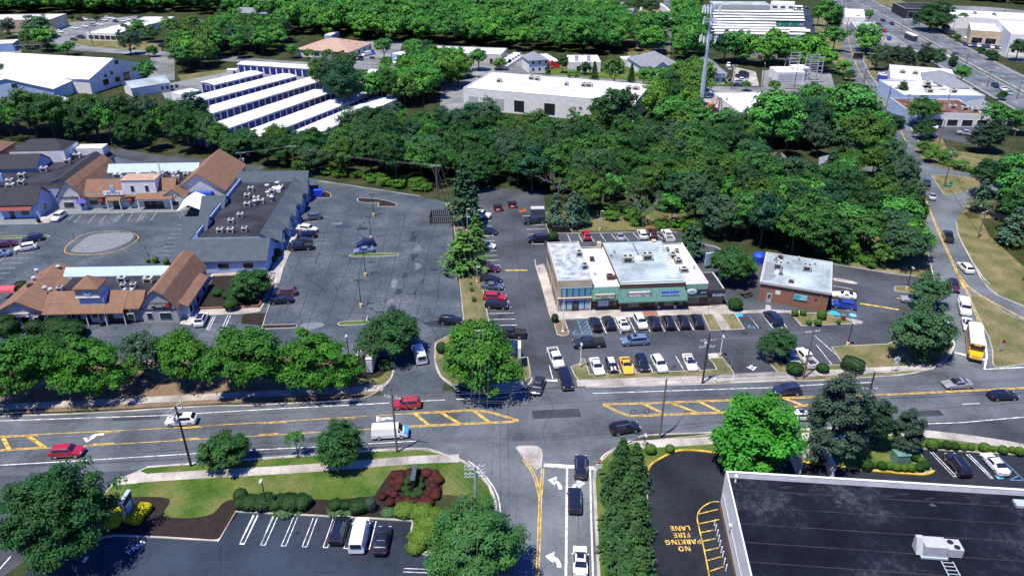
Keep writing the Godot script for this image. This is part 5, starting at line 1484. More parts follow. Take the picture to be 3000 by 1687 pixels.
# ---------------------------------------------------------------- the plaza
func build_plaza()->void:
	# clock tower building in front
	tile(0,780)
	frame(G(40,562),G(1690,528))
	var o:=bld("clock_tower_shops","grey-sided shops with brown shingle roofs and a square clock tower",15,0)
	var SB: Material=M.shingle_brown
	var SG: Material=M.siding_grey
	var uR:=UU(1690,528)
	var u1:=UU(470,560)
	var u2:=UU(1200,540)
	gable_d(o,-1.2,u1,0,16.0,2.9,5.4,SG,SB,.5)
	gable_d(o,u2+3.2,uR,0,17.5,3.3,7.2,SG,SB,.35,1.0)
	# middle: sloped front roof, flat roof behind, tall back
	block(o,u1 - .5,u2+3.4,1.0,12.5,4.0,SG,M.roof_tar,0.0)
	roof_sheet(o,SB,[[-.9,2.7],[3.6,5.3],[3.9,4.1]],u1 - .6,u2,"u")
	roof_sheet(o,SB,[[-.2,3.2],[3.3,5.4],[3.6,4.1]],u2+.15,u2+3.4,"u")
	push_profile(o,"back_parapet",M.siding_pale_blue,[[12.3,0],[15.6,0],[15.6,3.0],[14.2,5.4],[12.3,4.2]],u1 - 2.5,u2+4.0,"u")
	bx(o,"brick_front",M.brick_dark,(u1+u2)/2,.85,0,u2 - u1,2.6,.3)
	window(o,u1+1.9,.5,2.3,1.8,.68,M.glass_pale); window(o,u1+6.3,.8,1.1,1.3,.68,M.glass_pale)
	door(o,u1+4.4,1.1,2.3,.68,M.siding_pale_blue); door(o,u1+8.4,1.7,2.3,.68,M.white); door(o,u1+10.2,1.0,2.2,.68,M.white)
	window(o,u1+13.0,.9,2.0,1.2,.68,M.glass_pale)
	sign_board(o,u1+12.0,2.3,3.4,.55,.5,M.yellow,[])
	bx(o,"sign",M.yellow,u1+8.0,.55,2.25,2.6,.3,.15)
	for k in 5: bx(o,"post",M.trim_white,u1+.3+k*(u2 - u1)/4.1,-.6,0,.16,2.6,.16)
	sign_board(o,3.3,2.0,4.0,.75,0,M.lamp_white,[["~6",0,.5,.28,M.sign_blue],["732.635.0080",.2,.2,.3,M.maroon]])
	for k in 3: window(o,1.6+k*2.6,.4,1.7,1.5,0,M.glass)
	window(o,u1 - 1.3,.4,1.3,1.9,0,M.glass)
	bx(o,"fascia",M.trim_brown,u1/2 - .5,-.52,2.7,u1+2,.2,.1)
	bx(o,"fascia",M.trim_brown,(u2+3.2+uR)/2,-.05,2.95,uR - u2 - 3.2,.16,.12)
	sign_board(o,(u2+3.2+uR)/2+.6,3.4,3.6,1.0,0,M.black,[["ATLANTIC",-.3,.62,.46,M.lamp_white],["~11",-.3,.26,.16,M.lamp_white]])
	bx(o,"sign_panel",M.red,(u2+3.2+uR)/2+1.95,-.27,3.5,.7,.8,.06)
	window(o,u2+1.0,.9,1.3,1.3,0); window(o,u2+4.6,.9,1.2,1.4,0); window(o,u2+7.6,.8,2.4,1.5,0)
	# right flank: lean-to roof with blue bays
	roof_sheet(o,SB,[[uR - .2,3.6],[uR+1.8,2.7]],1.2,14.0)
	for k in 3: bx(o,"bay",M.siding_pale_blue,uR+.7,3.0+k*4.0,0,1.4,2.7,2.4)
	for k in 3: side_window(o,uR+1.42,3.0+k*4.0,.6,1.6,1.6)
	# clock tower
	var uc:=UU(830,570)
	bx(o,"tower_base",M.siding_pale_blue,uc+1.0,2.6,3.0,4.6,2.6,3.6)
	var tw:=bx(o,"tower",SG,uc+.6,2.4,5.6,4.3,1.9,3.6)
	bx(o,"tower_cornice",M.trim_white,uc+.6,2.4,5.5,4.6,.15,3.9)
	var hp:=MB.new()
	var ht:=7.5
	var cc:=[L(uc - 1.8,.3,ht),L(uc+3.0,.3,ht),L(uc+3.0,4.5,ht),L(uc - 1.8,4.5,ht)]
	for k in 4: hp.tri(cc[k],cc[(k+1) % 4],L(uc+.6,2.4,ht+2.0))
	hp.walls(cc,ht - .2,ht)
	part(o,"tower_roof",hp,SB)
	var ck:=MB.new()
	ck.tube(L(uc+.7,.62,6.55),L(uc+.7,.5,6.55),.72,.72,20)
	var cf:=part(o,"clock_face",ck,M.glass_pale)
	for k in 12: bx(cf,"hour_mark",M.lamp_white,uc+.7+sin(TAU*k/12)*.58,.48,6.52+cos(TAU*k/12)*.58,.1,.1,.03)
	bx(cf,"clock_hand",M.ink,uc+.7,.48,6.55,.07,.5,.04); bx(cf,"clock_hand",M.ink,uc+.92,.48,6.5,.45,.07,.04)
	unit(o,u1+10.5,10.0,4.0,1.6,1.2,1.0); unit(o,u1+7.6,6.2,4.0,1.2,1.2,1.0); unit(o,u1+12.0,7.0,4.0,1.0,1.0,1.0); unit(o,u1+13.8,7.4,4.0,1.1,1.0,.8); unit(o,u1+16.0,9.4,4.0,1.8,1.4,1.1); unit(o,u1+13.6,5.2,4.0,2.0,1.2,.6,M.pale_steel); unit(o,u1+18.5,11.0,4.0,.9,.9,.8); unit(o,u1 - .2,6.5,4.0,1.1,1.1,.8,M.galvanised)
	for v in [[1.0,13.0],[2.2,9.5],[4.6,14.5],[6.5,5.2],[8.0,4.4]]: vent(o,v[0],v[1],4.9,.7,.26)
	unit(o,3.0,6.5,4.6,.9,.9,.9,M.trim_brown)
	# bushes before it
	for q in [[40,530,170],[70,590,170],[310,580,140],[520,590,220],[640,610,200],[720,600,150]]: BU("hedge",q[0],q[1],q[2],.8,"dark green bush against the grey shop front","bushes along the clock tower shops",0.02)
	bin_at(G(960,562),M.black,M.black,"black round bin outside the open shop door","bin",.4,1.0)
	var aw:=thing("red_canopy","rounded red fabric canopy behind the clock tower shops","canopy",G(100,290))
	var am:=MB.new()
	for k in 8:
		var t0:=PI*k/8; var t1:=PI*(k+1)/8
		am.quad(G(100,290)+Vector3(-1.6,1.6+sin(t0)*1.0,-cos(t0)*1.1),G(100,290)+Vector3(1.6,1.6+sin(t0)*1.0,-cos(t0)*1.1),G(100,290)+Vector3(1.6,1.6+sin(t1)*1.0,-cos(t1)*1.1),G(100,290)+Vector3(-1.6,1.6+sin(t1)*1.0,-cos(t1)*1.1))
	part(aw,"cover",am,M.red_awning)
	for x in [-1.4,1.4]:
		for z in [-.9,.9]:
			var pb:=MB.new(); pb.tube(G(100,290)+Vector3(x,0,z),G(100,290)+Vector3(x,1.8,z),.05,.05,6); part(aw,"post",pb,M.white)
	# blue wing along the car park
	tile(0,380)
	frame(G(1890,1352),G(2520,1340))
	o=bld("blue_wing_shops","blue-sided L-shaped shops with dark grey shingle roof beside the car park",6,0)
	var SD: Material=M.shingle_blue
	var uw:=UU(2520,1340)
	gable_u(o,-5.5,uw,0,9.5,3.0,5.9,M.siding_blue,SD,.45)
	for w in [[.2,1.6],[5.2,2.6],[10.6,2.4]]: window(o,w[0],.9,w[1],1.4,0,M.glass,M.trim_white)
	var nback:=DD(2480+90,480)
	var fl:=uw - 17.5
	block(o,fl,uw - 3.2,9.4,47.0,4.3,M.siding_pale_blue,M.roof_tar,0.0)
	# sloped shingle edge towards the car park, with its gabled bays
	roof_sheet(o,SD,[[uw+.5,2.8],[uw - 3.2,5.1],[uw - 3.3,4.3]],9.0,47.0)
	push_profile(o,"flank_wall",M.siding_blue,[[uw - 3.2,0],[uw - .1,0],[uw - .1,2.9],[uw - 3.2,4.9]],9.2,46.8)
	for k in 5:
		var dd:=12.5+k*7.6
		push_profile(o,"bay_gable",M.siding_blue,[[dd - 1.9,0],[dd+1.9,0],[dd+1.9,2.7],[dd,4.6],[dd - 1.9,2.7]],uw - 2.4,uw+.9,"u")
		roof_sheet(o,SD,[[dd - 2.3,2.45],[dd,4.65],[dd+2.3,2.45]],uw - 2.6,uw+1.2,"u",.14,"bay_roof")
		side_window(o,uw+.92,dd,.7,1.8,1.5)
		side_window(o,uw - .06,dd+4.2,.8,1.4,1.3)
	# courtyard side: parapet strip, two crossing gables
	push_profile(o,"inner_parapet",M.siding_blue,[[fl - 2.4,0],[fl,0],[fl,5.2],[fl - .3,5.2],[fl - 2.4,3.0]],10.0,46.0)
	roof_sheet(o,SD,[[fl - 2.9,2.75],[fl - .3,5.25]],10.0,46.0)
	for dd in [16.5,30.0]:
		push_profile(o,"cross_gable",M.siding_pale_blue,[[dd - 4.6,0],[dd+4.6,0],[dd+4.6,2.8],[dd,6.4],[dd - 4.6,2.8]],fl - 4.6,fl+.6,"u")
		roof_sheet(o,SD,[[dd - 5.1,2.5],[dd,6.45],[dd+5.1,2.5]],fl - 5.0,fl+1.0,"u")
	push_profile(o,"back_gable",M.siding_blue,[[44,0],[53,0],[53,2.9],[48.5,6.2],[44,2.9]],fl - 1.0,uw - 1,"u")
	roof_sheet(o,SD,[[43.4,2.6],[48.5,6.25],[53.6,2.6]],fl - 1.2,uw+.4,"u")
	for q in [[-13,12,1.4],[-10.6,12,1.4],[-12,17.5,1.3],[-10.8,21,1.4],[-7.5,12.4,1.2],[-11,28,1.5],[-8.2,30,1.7],[-9.8,32,1.6],[-6.6,33,1.3],[-12.6,34,1.4],[-7.0,37,1.5],[-5.4,40,1.2],[-13,39,1.4]]: unit(o,uw+q[0],q[1],4.3,q[2],1.2,1.0)
	for q in [[-7.6,35],[-5.8,31.5],[-9.4,29],[-9,40],[-6.8,42]]: vent(o,uw+q[0],q[1],4.3,1.2,.35)
	bx(o,"roof_shed",M.white,uw - 6.2,38.5,4.3,2.4,1.0,2.0)
	# white tent canopy in the courtyard
	var tn:=thing("party_tent","white peaked fabric tent over the courtyard terrace","tent",G(1790,790))
	frame(G(1705,845),G(1830,838))
	roof_sheet(tn,M.white,[[-.3,2.6],[2.6,4.1],[5.5,2.6]],-1.0,8.5,"d",.06,"fabric_roof")
	for k in 4:
		for e in [0.0,5.2]: bx(tn,"tent_post",M.white,e,-.6+k*2.9,0,.1,2.7,.1)
	# restaurant building at the back
	frame(G(565,762),G(1800,738))
	o=bld("cream_gabled_shops","cream-sided shops with brown shingle roofs and a gabled end wall",20,0)
	var SC: Material=M.siding_cream
	var a1:=UU(825,752)
	var a2:=UU(1570,745)
	var a3:=UU(1760,740)
	gable_d(o,0,a1,0,22.0,3.6,7.9,SC,SB,.4,1.5)
	gable_d(o,a2+1.5,a2+14.5,3.5,24.0,3.6,8.2,SC,SB,.5)
	gable_d(o,a2 - .5,a3,-.2,4.5,3.3,5.3,SC,SB,.3)
	block(o,a1 - 1,a2+2,1.0,16.0,4.4,SC,M.roof_tar,0.0)
	roof_sheet(o,SB,[[.2,3.3],[4.4,6.8],[4.7,4.5]],a1 - .4,a2+2.4,"u")
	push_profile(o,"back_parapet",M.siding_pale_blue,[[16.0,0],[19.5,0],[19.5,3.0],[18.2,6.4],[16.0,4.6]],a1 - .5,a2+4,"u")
	bx(o,"dormer",M.siding_white,(a1+a2)/2+4.0,3.0,3.4,8.6,4.1,4.6)
	bx(o,"dormer_roof",M.shingle_tan,(a1+a2)/2+4.0,3.2,7.5,9.0,.25,5.2)
	for k in 2: window(o,(a1+a2)/2+2.3+k*3.7,4.6,1.0,1.7,.7)
	roof_sheet(o,SB,[[-1.4,3.0],[.7,4.0]],a1+13.5,a1+22.8,"u")
	bx(o,"stone_front",M.brick_dark,a1+18.2,.95,0,7.4,2.9,.16)
	for k in 2: bx(o,"porch_post",M.trim_white,a1+14.0+k*8.4,-1.2,0,.28,3.0,.28)
	bx(o,"porch_beam",M.trim_white,a1+18.2,-1.2,2.75,8.8,.3,.3)
	for u in [16.2,20.6]: door(o,a1+u,1.2,2.2,.85)
	roof_sheet(o,SB,[[-1.0,2.7],[1.0,3.7]],a1+5.6,a1+9.4,"u")
	for k in 2: bx(o,"porch_post",M.trim_white,a1+5.9+k*3.3,-.9,0,.2,2.7,.2)
	door(o,a1+7.6,1.9,2.3,.95)
	sign_board(o,a1+7.6,3.9,5.0,1.1,.4,M.white,[["OTTO'S",0,.55,.75,M.ink]])
	bx(o,"sign_ornament",M.glass_pale,a1+7.6,.3,5.1,1.1,1.4,.4)
	for k in 2:
		var am2:=MB.new()
		am2.lathe(L(a1+3.9+k*7.4,.8,1.95),[[1.0,0],[.95,.5],[.7,.95],[.3,1.2],[0,1.25]],12)
		part(o,"dome_awning",am2,M.maroon)
		window(o,a1+3.9+k*7.4,.7,1.3,1.4,.95)
	window(o,a1+1.7,.9,2.4,1.5,.95); window(o,a2 - 1.8,.9,2.4,1.5,.95); window(o,(a2+a3)/2 - .3,.7,2.3,1.5,-.2)
	window(o,2.6,.8,2.7,1.6,0); door(o,6.1,1.2,2.1,0,M.siding_blue)
	roof_sheet(o,M.purple,[[-1.0,2.2],[.05,3.0]],4.9,7.4,"u",.1,"awning")
	var ls:=part(o,"wall_lettering",text_mesh("Learning Tree",.75,.05,true),M.ink,true)
	ls.position=L(4.4,-.06,3.6) - o.position; ls.basis=Basis(FU,Vector3.UP,-FN)
	bx(o,"blue_awning",M.awning_blue,a3+3.6,2.6,2.5,5.4,1.0,1.6)
	for k in 4: bx(o,"wall_emblem",M.rust_red,(a2+a3)/2 - 1.1+k*.7,-.24,3.2+(k % 2)*.3,.4,.4,.06)
	for q in [[4,12.5,2.2],[6.5,10.5,1.6],[7.5,9.0,1.4],[15.5,12.5,1.6],[19.2,12.5,1.5],[22.5,12.2,1.4],[20.5,10.0,1.8],[13,13.5,1.2]]: unit(o,a1+q[0],q[1],4.4,q[2],1.2,1.0)
	for q in [[16.5,14.5],[19.5,14.8],[9.5,13.0]]: vent(o,a1+q[0],q[1],4.4,1.1,.4)
	var ld:=bx(o,"roof_ladder",M.white,a1+14.2,15.7,4.4,.5,3.0,.06)
	# dark-roofed shops at the left edge
	frame(G(-420,852),G(372,830))
	o=bld("blue_sided_shops","blue-sided shops with wide dark flat roof and maroon awnings",20,0)
	var ub:=UU(372,830)
	gable_u(o,ub - 34,ub,0,8.0,3.7,6.8,M.siding_blue,M.shingle_dark,.4)
	block(o,ub - 40,ub+3.0,7.6,40.0,4.9,M.siding_blue,M.roof_tar,0.0)
	roof_sheet(o,M.shingle_dark,[[ub+4.6,3.2],[ub+1.0,5.9],[ub - 1.5,4.95]],12.0,40.0)
	push_profile(o,"flank_wall",M.siding_blue,[[ub - 1.5,0],[ub+4.0,0],[ub+4.0,3.3],[ub+1.0,5.7],[ub - 1.5,4.8]],12.2,39.8)
	gable_d(o,ub+1.6,ub+7.0,9.0,14.0,3.2,6.0,M.siding_pale_blue,M.shingle_dark,.2)
	push_profile(o,"roof_gable",M.siding_blue,[[22,4.8],[30,4.8],[30,6.0],[26,8.6],[22,6.0]],ub - 34,ub - 9.5,"u")
	roof_sheet(o,M.shingle_dark,[[21.5,5.8],[26,8.7],[30.5,5.8]],ub - 34,ub - 9.2,"u")
	push_profile(o,"roof_wall",M.siding_blue,[[14.0,4.8],[14.6,4.8],[14.6,7.2],[14.0,7.2]],ub - 36,ub - 14.5,"u")
	block(o,ub - 20,ub - 5,30,39,8.2,M.siding_white,M.shingle_dark,0.0)
	hip(o,ub - 19,ub - 6,31,38.6,8.25,10.5,M.siding_white,M.shingle_dark,3.0,.3)
	block(o,ub - 4.9,ub+3,36,40,7.0,M.siding_white,M.siding_white,0.0)
	block(o,ub - 32,ub - 22,27,36,9.0,M.brick,M.shingle_brown,0.0)
	hip(o,ub - 32.4,ub - 21.6,26.6,36.4,9.05,11.5,M.brick,M.shingle_brown,3.5,.4)
	window(o,ub - 27,4.5,5.0,3.6,26.95,M.glass,M.trim_white)
	for q in [[-11,17,1.8],[-7.5,22,1.9],[-12,12.6,1.7],[-8.4,11.4,1.6],[-14,10.2,1.6],[-10,9.0,2.0],[-17.5,9.2,1.8],[-4.0,28.5,1.7],[-3.6,33.5,2.4],[-16,13.5,1.4]]: unit(o,ub+q[0],q[1],4.9,q[2],1.4,1.2)
	roof_sheet(o,M.maroon,[[-1.4,2.5],[.05,3.4]],ub - 9.6,ub - 1.0,"u",.1,"awning")
	roof_sheet(o,M.red,[[-1.4,2.5],[.05,3.4]],ub - 19.0,ub - 13.0,"u",.1,"awning")
	for u in [-3.2,-11.5,-21.5]: window(o,ub+u,.7,2.2,1.8,0)
	for u in [-6.5,-15,-17]: door(o,ub+u,1.1,2.2,0)
	sign_board(o,ub - 15.5,4.6,5.0,.7,1.6,M.maroon,[["~8",-.3,.34,.4,M.lamp_white]])
	side_window(o,ub+.02,3.6,1.0,1.6,1.5)
	bin_at(G(365,880),M.black,M.black,"black ribbed bin at the pavement corner by blue shops","bin",.5,1.2)
# ---------------------------------------------------------------- large flat-roofed building, lower right
func build_flat_roof()->void:
	var HR:=5.6
	tile(1500,1237)
	var a:=flat(G(2020,460,HR+.9))
	tile(2200,1237)
	var b:=flat(G(2576,632,HR+.9))
	frame(b,a)
	var w:=(b - a).length()
	var o:=bld("flat_roofed_building","large low building with black membrane roof and white parapet",w/2,-12)
	frame(a,b)
	var dep:=-40.0
	block(o,0,w+30,dep,0,HR,M.siding_white,M.roof_black,0.9,M.white)
	for k in 12: bx(o,"membrane_seam",M.roof_tar,(w+30)/2,-2.4 - k*3.0,HR,w+29,.012,.12)
	rng.seed=31
	for k in 16:
		var c:=L(4+k*2.6+rng.randf_range(-1,1),-1.0 - rng.randf_range(0.2,1.6),0)
		var q:=[]
		for j in 9: q.append(c+Vector3(cos(TAU*j/9.0)*rng.randf_range(.4,1.3),0,sin(TAU*j/9.0)*rng.randf_range(.15,.4)))
		var m:=MB.new(); m.poly(q,HR+.01)
		part(o,"puddle_stain",m,M.black)
	for k in 14:
		var c:=L(6+rng.randf_range(0,40),-2 - rng.randf_range(0.2,26),0)
		var q:=[]
		for j in 9: q.append(c+Vector3(cos(TAU*j/9.0)*rng.randf_range(.2,.7),0,sin(TAU*j/9.0)*rng.randf_range(.1,.35)))
		var m:=MB.new(); m.poly(q,HR+.012)
		part(o,"pale_stain",m,M.asphalt)
	vent(o,1.2,-1.0,HR,1.0,.14,M.white)
	# the rooftop machine and its rail
	tile(2200,1237)
	var um:=DD(1700,1240,HR)
	var uu:=UU(1700,1240,HR)
	var mm:=bx(o,"rooftop_unit",M.galvanised,uu,um,HR+.4,2.6,1.5,1.7)
	bx(mm,"base",M.pale_steel,uu,um,HR+.15,3.0,.25,2.1)
	bx(mm,"condenser",M.galvanised,uu+2.3,um+.3,HR+.2,1.9,1.2,1.7)
	for k in 2:
		var f:=MB.new(); var c:=L(uu+2.1+k*.5,um+.65 - k*.75,HR+1.4)
		f.tube(c,c+Vector3(0,.05,0),.36,.36,12); part(mm,"fan",f,M.black)
	push_profile(mm,"hood",M.galvanised,[[um - .7,HR+.4],[um+.7,HR+.4],[um+.7,HR+2.2],[um+.2,HR+2.2]],uu - 2.0,uu - 1.25,"u")
	for k in 2: bx(o,"rail",M.pale_steel,uu+.6+k*1.3,um - 2.6,HR+.25,.1,.1,2.6)
	for k in 5: bx(o,"rail_bar",M.pale_steel,uu+1.25,um - 1.5 - k*.55,HR+.25,1.3,.08,.08)
	bx(o,"roof_hatch",M.pale_steel,UU(2576,780,HR),DD(2576,780,HR),HR,2.2,.35,1.2)
	# fire lane side: pipes, lamps, bay doors
	var sw:=MB.new()
	sw.walls(rb(-.01,.1,dep,-.1),0,1.1)
	part(o,"brick_base",sw,M.brick)
	for k in 2: bx(o,"wall_lamp",M.pale_steel,-.2,-7.0 - k*10,3.6,.4,.25,.5)
	for k in 3: bx(o,"meter_box",M.galvanised,-.3,-16.0 - k*3.2,.6,.5,1.4,.9)
	bx(o,"wall_pipe",M.galvanised,-.1,-14,3.3,.1,.12,26)
	# bin enclosure against the far wall
	frame(b,a)
	tile(2200,1237)
	var e:=thing("bin_enclosure","white walled dumpster enclosure behind the flat-roofed building","enclosure",G(560,480))
	frame(G(440,500,0),G(755,512,0))
	var us:=UU(755,512)
	for x in [0.0,us]: bx(e,"side_wall",M.siding_white,x,1.6,0,.25,2.6,4.6)
	bx(e,"back_wall",M.siding_white,us/2,3.8,0,us - .25,2.6,.25)
	# bollards along the yellow hatching
	tile(1500,1237)
	for q in [[1912,975],[1922,1022],[1938,1072],[1950,1122],[1962,1172],[1975,1230],[1988,1275],[2003,1340],[2020,1400]]:
		var p:=G(q[0],q[1])
		var bo:=thing("bollard","white steel bollard by the flat-roofed building wall","bollard",p,0.0,"bollards beside the fire lane")
		var m:=MB.new(); m.tube(Vector3.ZERO,Vector3(0,1.05,0),.09,.09,8); part(bo,"post",m,M.white,true)
		var m2:=MB.new(); m2.lathe(Vector3(0,1.05,0),[[.09,0],[.06,.07],[0,.09]],8); part(bo,"cap",m2,M.white,true)
# ---------------------------------------------------------------- buildings farther off
# front eave from a to b at height h, depth by a point on the back edge
func far_block(called: String,label: String,a: Array,b: Array,h: float,c: Array,wm: Material,rm: Material,para:=0.0,shape:="flat",hr:=0.0,extra:=0.0)->Node3D:
	frame(G(a[0],a[1],h),G(b[0],b[1],h))
	var w:=UU(b[0],b[1],h)
	var d:=maxf(DD(c[0],c[1],h),3.0)
	var o:=bld(called,label,w/2,d/2)
	if shape=="flat": block(o,-extra,w,0,d,h,wm,rm,para)
	elif shape=="hip": hip(o,0,w,0,d,h,hr,wm,rm,minf(w,d)*.5)
	elif shape=="gable_u": gable_u(o,-extra,w,0,d,h,hr,wm,rm,.4)
	else: gable_d(o,-extra,w,0,d,h,hr,wm,rm,.4)
	FW=w; FD=d
	return o
var FW:=0.0
var FD:=0.0
func windows_row(o: Node3D,u0: float,step: float,n: int,h: float,w: float,hh: float,d:=0.0)->void:
	for k in n: window(o,u0+step*k,h,w,hh,d)
func storage_row(a: Vector3,b: Vector3,wide: float,label: String,end_doors:=true)->void:
	frame(a,b)
	var w:=(b - a).length()
	var o:=bld("storage_row",label,w/2,0,"rows of self-storage units")
	var wl:=MB.new()
	wl.walls(rb(0,w,0,wide),0,3.7)
	part(o,"wall",wl,M.siding_white)
	roof_sheet(o,M.roof_white,[[-.3,3.65],[wide/2,4.1],[wide+.3,3.65]],-.3,w+.3,"u",.1)
	var n:=int(w/3.1)
	for k in n:
		var u:=(k+.5)*w/n
		bx(o,"roller_door",M.blue_door,u,-.03,.05,w/n*.78,3.0,.1)
	if end_doors:
		for k in 3: bx(o,"roller_door",M.blue_door,-.03,wide*(.2+k*.3),.05,.1,3.0,2.2)
func build_far()->void:
	tile(0,0)
	var o:=far_block("white_warehouse","big white gabled warehouse with pale blue end wall",[95,700],[830,745],6.0,[1280,592],M.siding_white,M.roof_white,0,"gable_u",11.0,18.0)
	var w: float=FW; var d: float=FD
	for q in [[.28,1.6,3.2,2.4],[.5,1.4,3.0,2.2],[.68,1.0,4.0,3.2],[.42,5.0,1.6,1.4],[.55,8.3,2.4,1.6],[.3,4.6,1.4,1.4]]: side_window(o,w+.02,d*q[0],q[1],q[2],q[3],M.glass,M.siding_grey)
	o=far_block("gabled_shed","gabled shed with louvred vent below the warehouse, blue of shade in its wall colour",[-330,835],[490,835],5.0,[600,700],M.siding_pale_blue,M.roof_white,0,"gable_d",8.8)  # front wall is in shade; its blue is put into the siding colour
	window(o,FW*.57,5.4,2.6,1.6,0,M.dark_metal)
	o=far_block("flat_annex","low flat-roofed annex between the warehouse and the shed",[490,830],[600,800],4.0,[250,770],M.siding_grey,M.roof_white)
	o=far_block("low_shed","long low shed with dark door openings among the trees",[470,1010],[745,950],3.4,[620,880],M.siding_white,M.roof_white)
	windows_row(o,4.0,3.5,4,.3,2.4,2.2)
	o=far_block("grey_gabled_building","grey-roofed building with small windows beside the storage rows",[1230,830],[1590,775],3.6,[1440,750],M.siding_white,M.roof_grey,0,"gable_u",5.4)
	windows_row(o,12.0,1.9,4,.8,1.4,1.6)
	o=far_block("tan_warehouse","white-roofed warehouse with tan walls at the wood's edge",[-250,195],[470,185],6.5,[655,132],M.stucco_tan,M.roof_white,0.3)
	w=FW; d=FD
	bx(o,"roller_door",M.siding_pale_blue,w+.05,d*.6,0,.15,4.5,6.0)
	o=far_block("blue_garage","small blue building with white roof and window band",[-220,420],[112,405],4.0,[0,378],M.siding_blue,M.roof_white)
	windows_row(o,18.0,4.2,4,1.0,3.2,1.8)
	o=far_block("glass_front_office","long low white-roofed office with dark glazed front",[805,312],[1085,322],3.6,[1290,200],M.siding_white,M.roof_white,0.3)
	windows_row(o,2.6,3.4,7,.6,3.0,2.2)
	far_block("white_roof_office","white flat-roofed block half hidden by roadside trees",[1240,200],[1540,200],3.8,[1540,160],M.siding_white,M.roof_white,0.2)
	o=far_block("small_white_office","small white-roofed office behind the round roadside tree",[1790,375],[1940,380],3.4,[1740,328],M.siding_white,M.roof_white,0.2)
	windows_row(o,3.0,4.0,3,.8,1.4,1.5)
	for k in 3:
		o=far_block("apartment_row",["hindmost","middle","foremost"][k]+" grey-roofed apartment row in a clearing of the far woods",[2235,50+k*34],[2520,60+k*34],5.5,[2260,30+k*34],M.stucco_tan,M.shingle_grey,0,"gable_u",8.0)
		windows_row(o,4.0,6.0,9,1.0,2.0,1.4); windows_row(o,4.0,6.0,9,3.6,2.0,1.2)
	# self storage
	var SL:="white self-storage row with a line of blue roller doors"
	var wide:=8.5
	for q in [[626,248,769,214],[566,301,867,222],[560,349,966,228],[600,398,1011,254.7],[700,424,1130,258],[880,412,1163,289]]:
		storage_row(flat(px(q[0],q[1],3.7)),flat(px(q[2],q[3],3.7)),wide,SL)
	storage_row(px(699,212),px(905,226),7.0,"white storage row with blue doors along the back street",false)
	tile(750,0)
	storage_row(G(1060,770),G(1350,770),7.0,"short storage row seen behind the dark tree crowns",false)
	tile(0,0)
	o=far_block("storage_kiosk","small white utility building at the end of the storage yard",[2135,660],[2235,655],2.6,[2180,645],M.siding_white,M.roof_white)
	bx(o,"door",M.blue_door,3.0,-.03,0,1.0,2.0,.1)
	o=far_block("storage_end_block","storage block with blue doors behind the leaning trees",[1700,890],[1880,850],2.8,[1690,850],M.siding_white,M.roof_white)
	for k in 4: bx(o,"roller_door",M.blue_door,2.0+k*3.0,-.03,0,2.2,2.2,.1)
	# storage office
	tile(750,0)
	frame(G(515,735),G(835,745))
	o=bld("storage_office","white two-storey gabled office with pale green roof by the storage rows",6,0)
	w=UU(835,745)
	gable_u(o,0,w*.62,0,8,6.0,7.4,M.siding_white,M.shingle_grey,.4)
	gable_d(o,w*.3,w*.62,-1.2,8,6.2,8.6,M.siding_white,M.shingle_grey,.4)
	gable_u(o,w*.6,w,-.5,7,5.4,6.8,M.siding_white,M.shingle_grey,.4)
	for k in 2: window(o,w*.4+k*2.2,4.2,1.1,1.4,-1.2)
	windows_row(o,w*.38,1.6,4,1.0,1.4,1.6,-1.2); windows_row(o,w*.78,2.2,2,4.0,1.2,1.2,-.5); windows_row(o,w*.74,2.4,2,.8,2.0,1.5,-.5)
	o=far_block("hip_roofed_building","wide low building with tan hipped shingle roof",[378,462],[870,492],3.6,[1062,404],M.siding_white,M.shingle_tan,0,"hip",7.6)
	windows_row(o,5.0,6.0,7,1.0,3.0,1.4)
	w=FW; d=FD
	for k in 5: side_window(o,w+.02,5.0+k*6,.8,2.2,1.8)
	for k in 5: bx(o,"roof_vent",M.trim_brown,w*.4+k*3.4,d*.55,7.2,.9,.5,.6)
	gable_d(o,w - 5,w - 1.2,-3.0,1.0,2.8,4.2,M.trim_brown,M.trim_brown,.3)
	o=far_block("long_white_building","long low white building along the edge of the woods",[1490,490],[2310,520],4.2,[1560,432],M.siding_cream,M.roof_white,0.3)
	windows_row(o,20.0,9.0,9,.2,1.6,2.4)
	o=far_block("white_cabin","small white building between roadside trees",[1270,500],[1350,520],3.4,[1340,450],M.siding_pale_blue,M.roof_white)
	far_block("small_shed","pale shed at the edge of the woods",[640,330],[705,332],3.5,[610,290],M.siding_pale_blue,M.roof_white)
	# white flat-roofed warehouse
	frame(px(1357,256,8),px(1863,300,8))
	w=flat(px(1863,300,8) - px(1357,256,8)).length()
	d=(px(1442,211,8) - FA).dot(FN)
	o=bld("flat_white_warehouse","large white warehouse with flat white roof behind the woods",w/2,5)
	block(o,0,w,0,d,7.6,M.siding_white,M.roof_white,0.4,M.white)
	for q in [[.06,3.6,.1],[.145,3.6,.1],[.22,3.6,.1],[.34,4.0,.1],[.52,4.2,.1]]: window(o,w*q[0],.8,q[1],4.2,0,M.siding_grey if q[0]<.3 else M.black,M.galvanised,"dock_door")
	for q in [[.3,.8,2.6],[.34,.78,2.0],[.54,.62,1.5],[.64,.65,2.0],[.67,.66,2.6],[.82,.4,2.2],[.86,.42,2.2],[.9,.7,2.6],[.94,.7,2.6],[.14,.5,1.8]]: unit(o,w*q[0],d*q[1],7.6,q[2],1.8,1.3,M.unit_tan)
	for k in 3: bx(o,"roof_pipe",M.galvanised,w*(.3+k*.24),d*.45,7.62,9.0,.15,.15)
	tile(1500,0)
	o=far_block("grey_roofed_house","white two-storey house with grey hipped roof",[160,570],[335,560],5.6,[370,510],M.siding_white,M.shingle_grey,0,"hip",8.2)
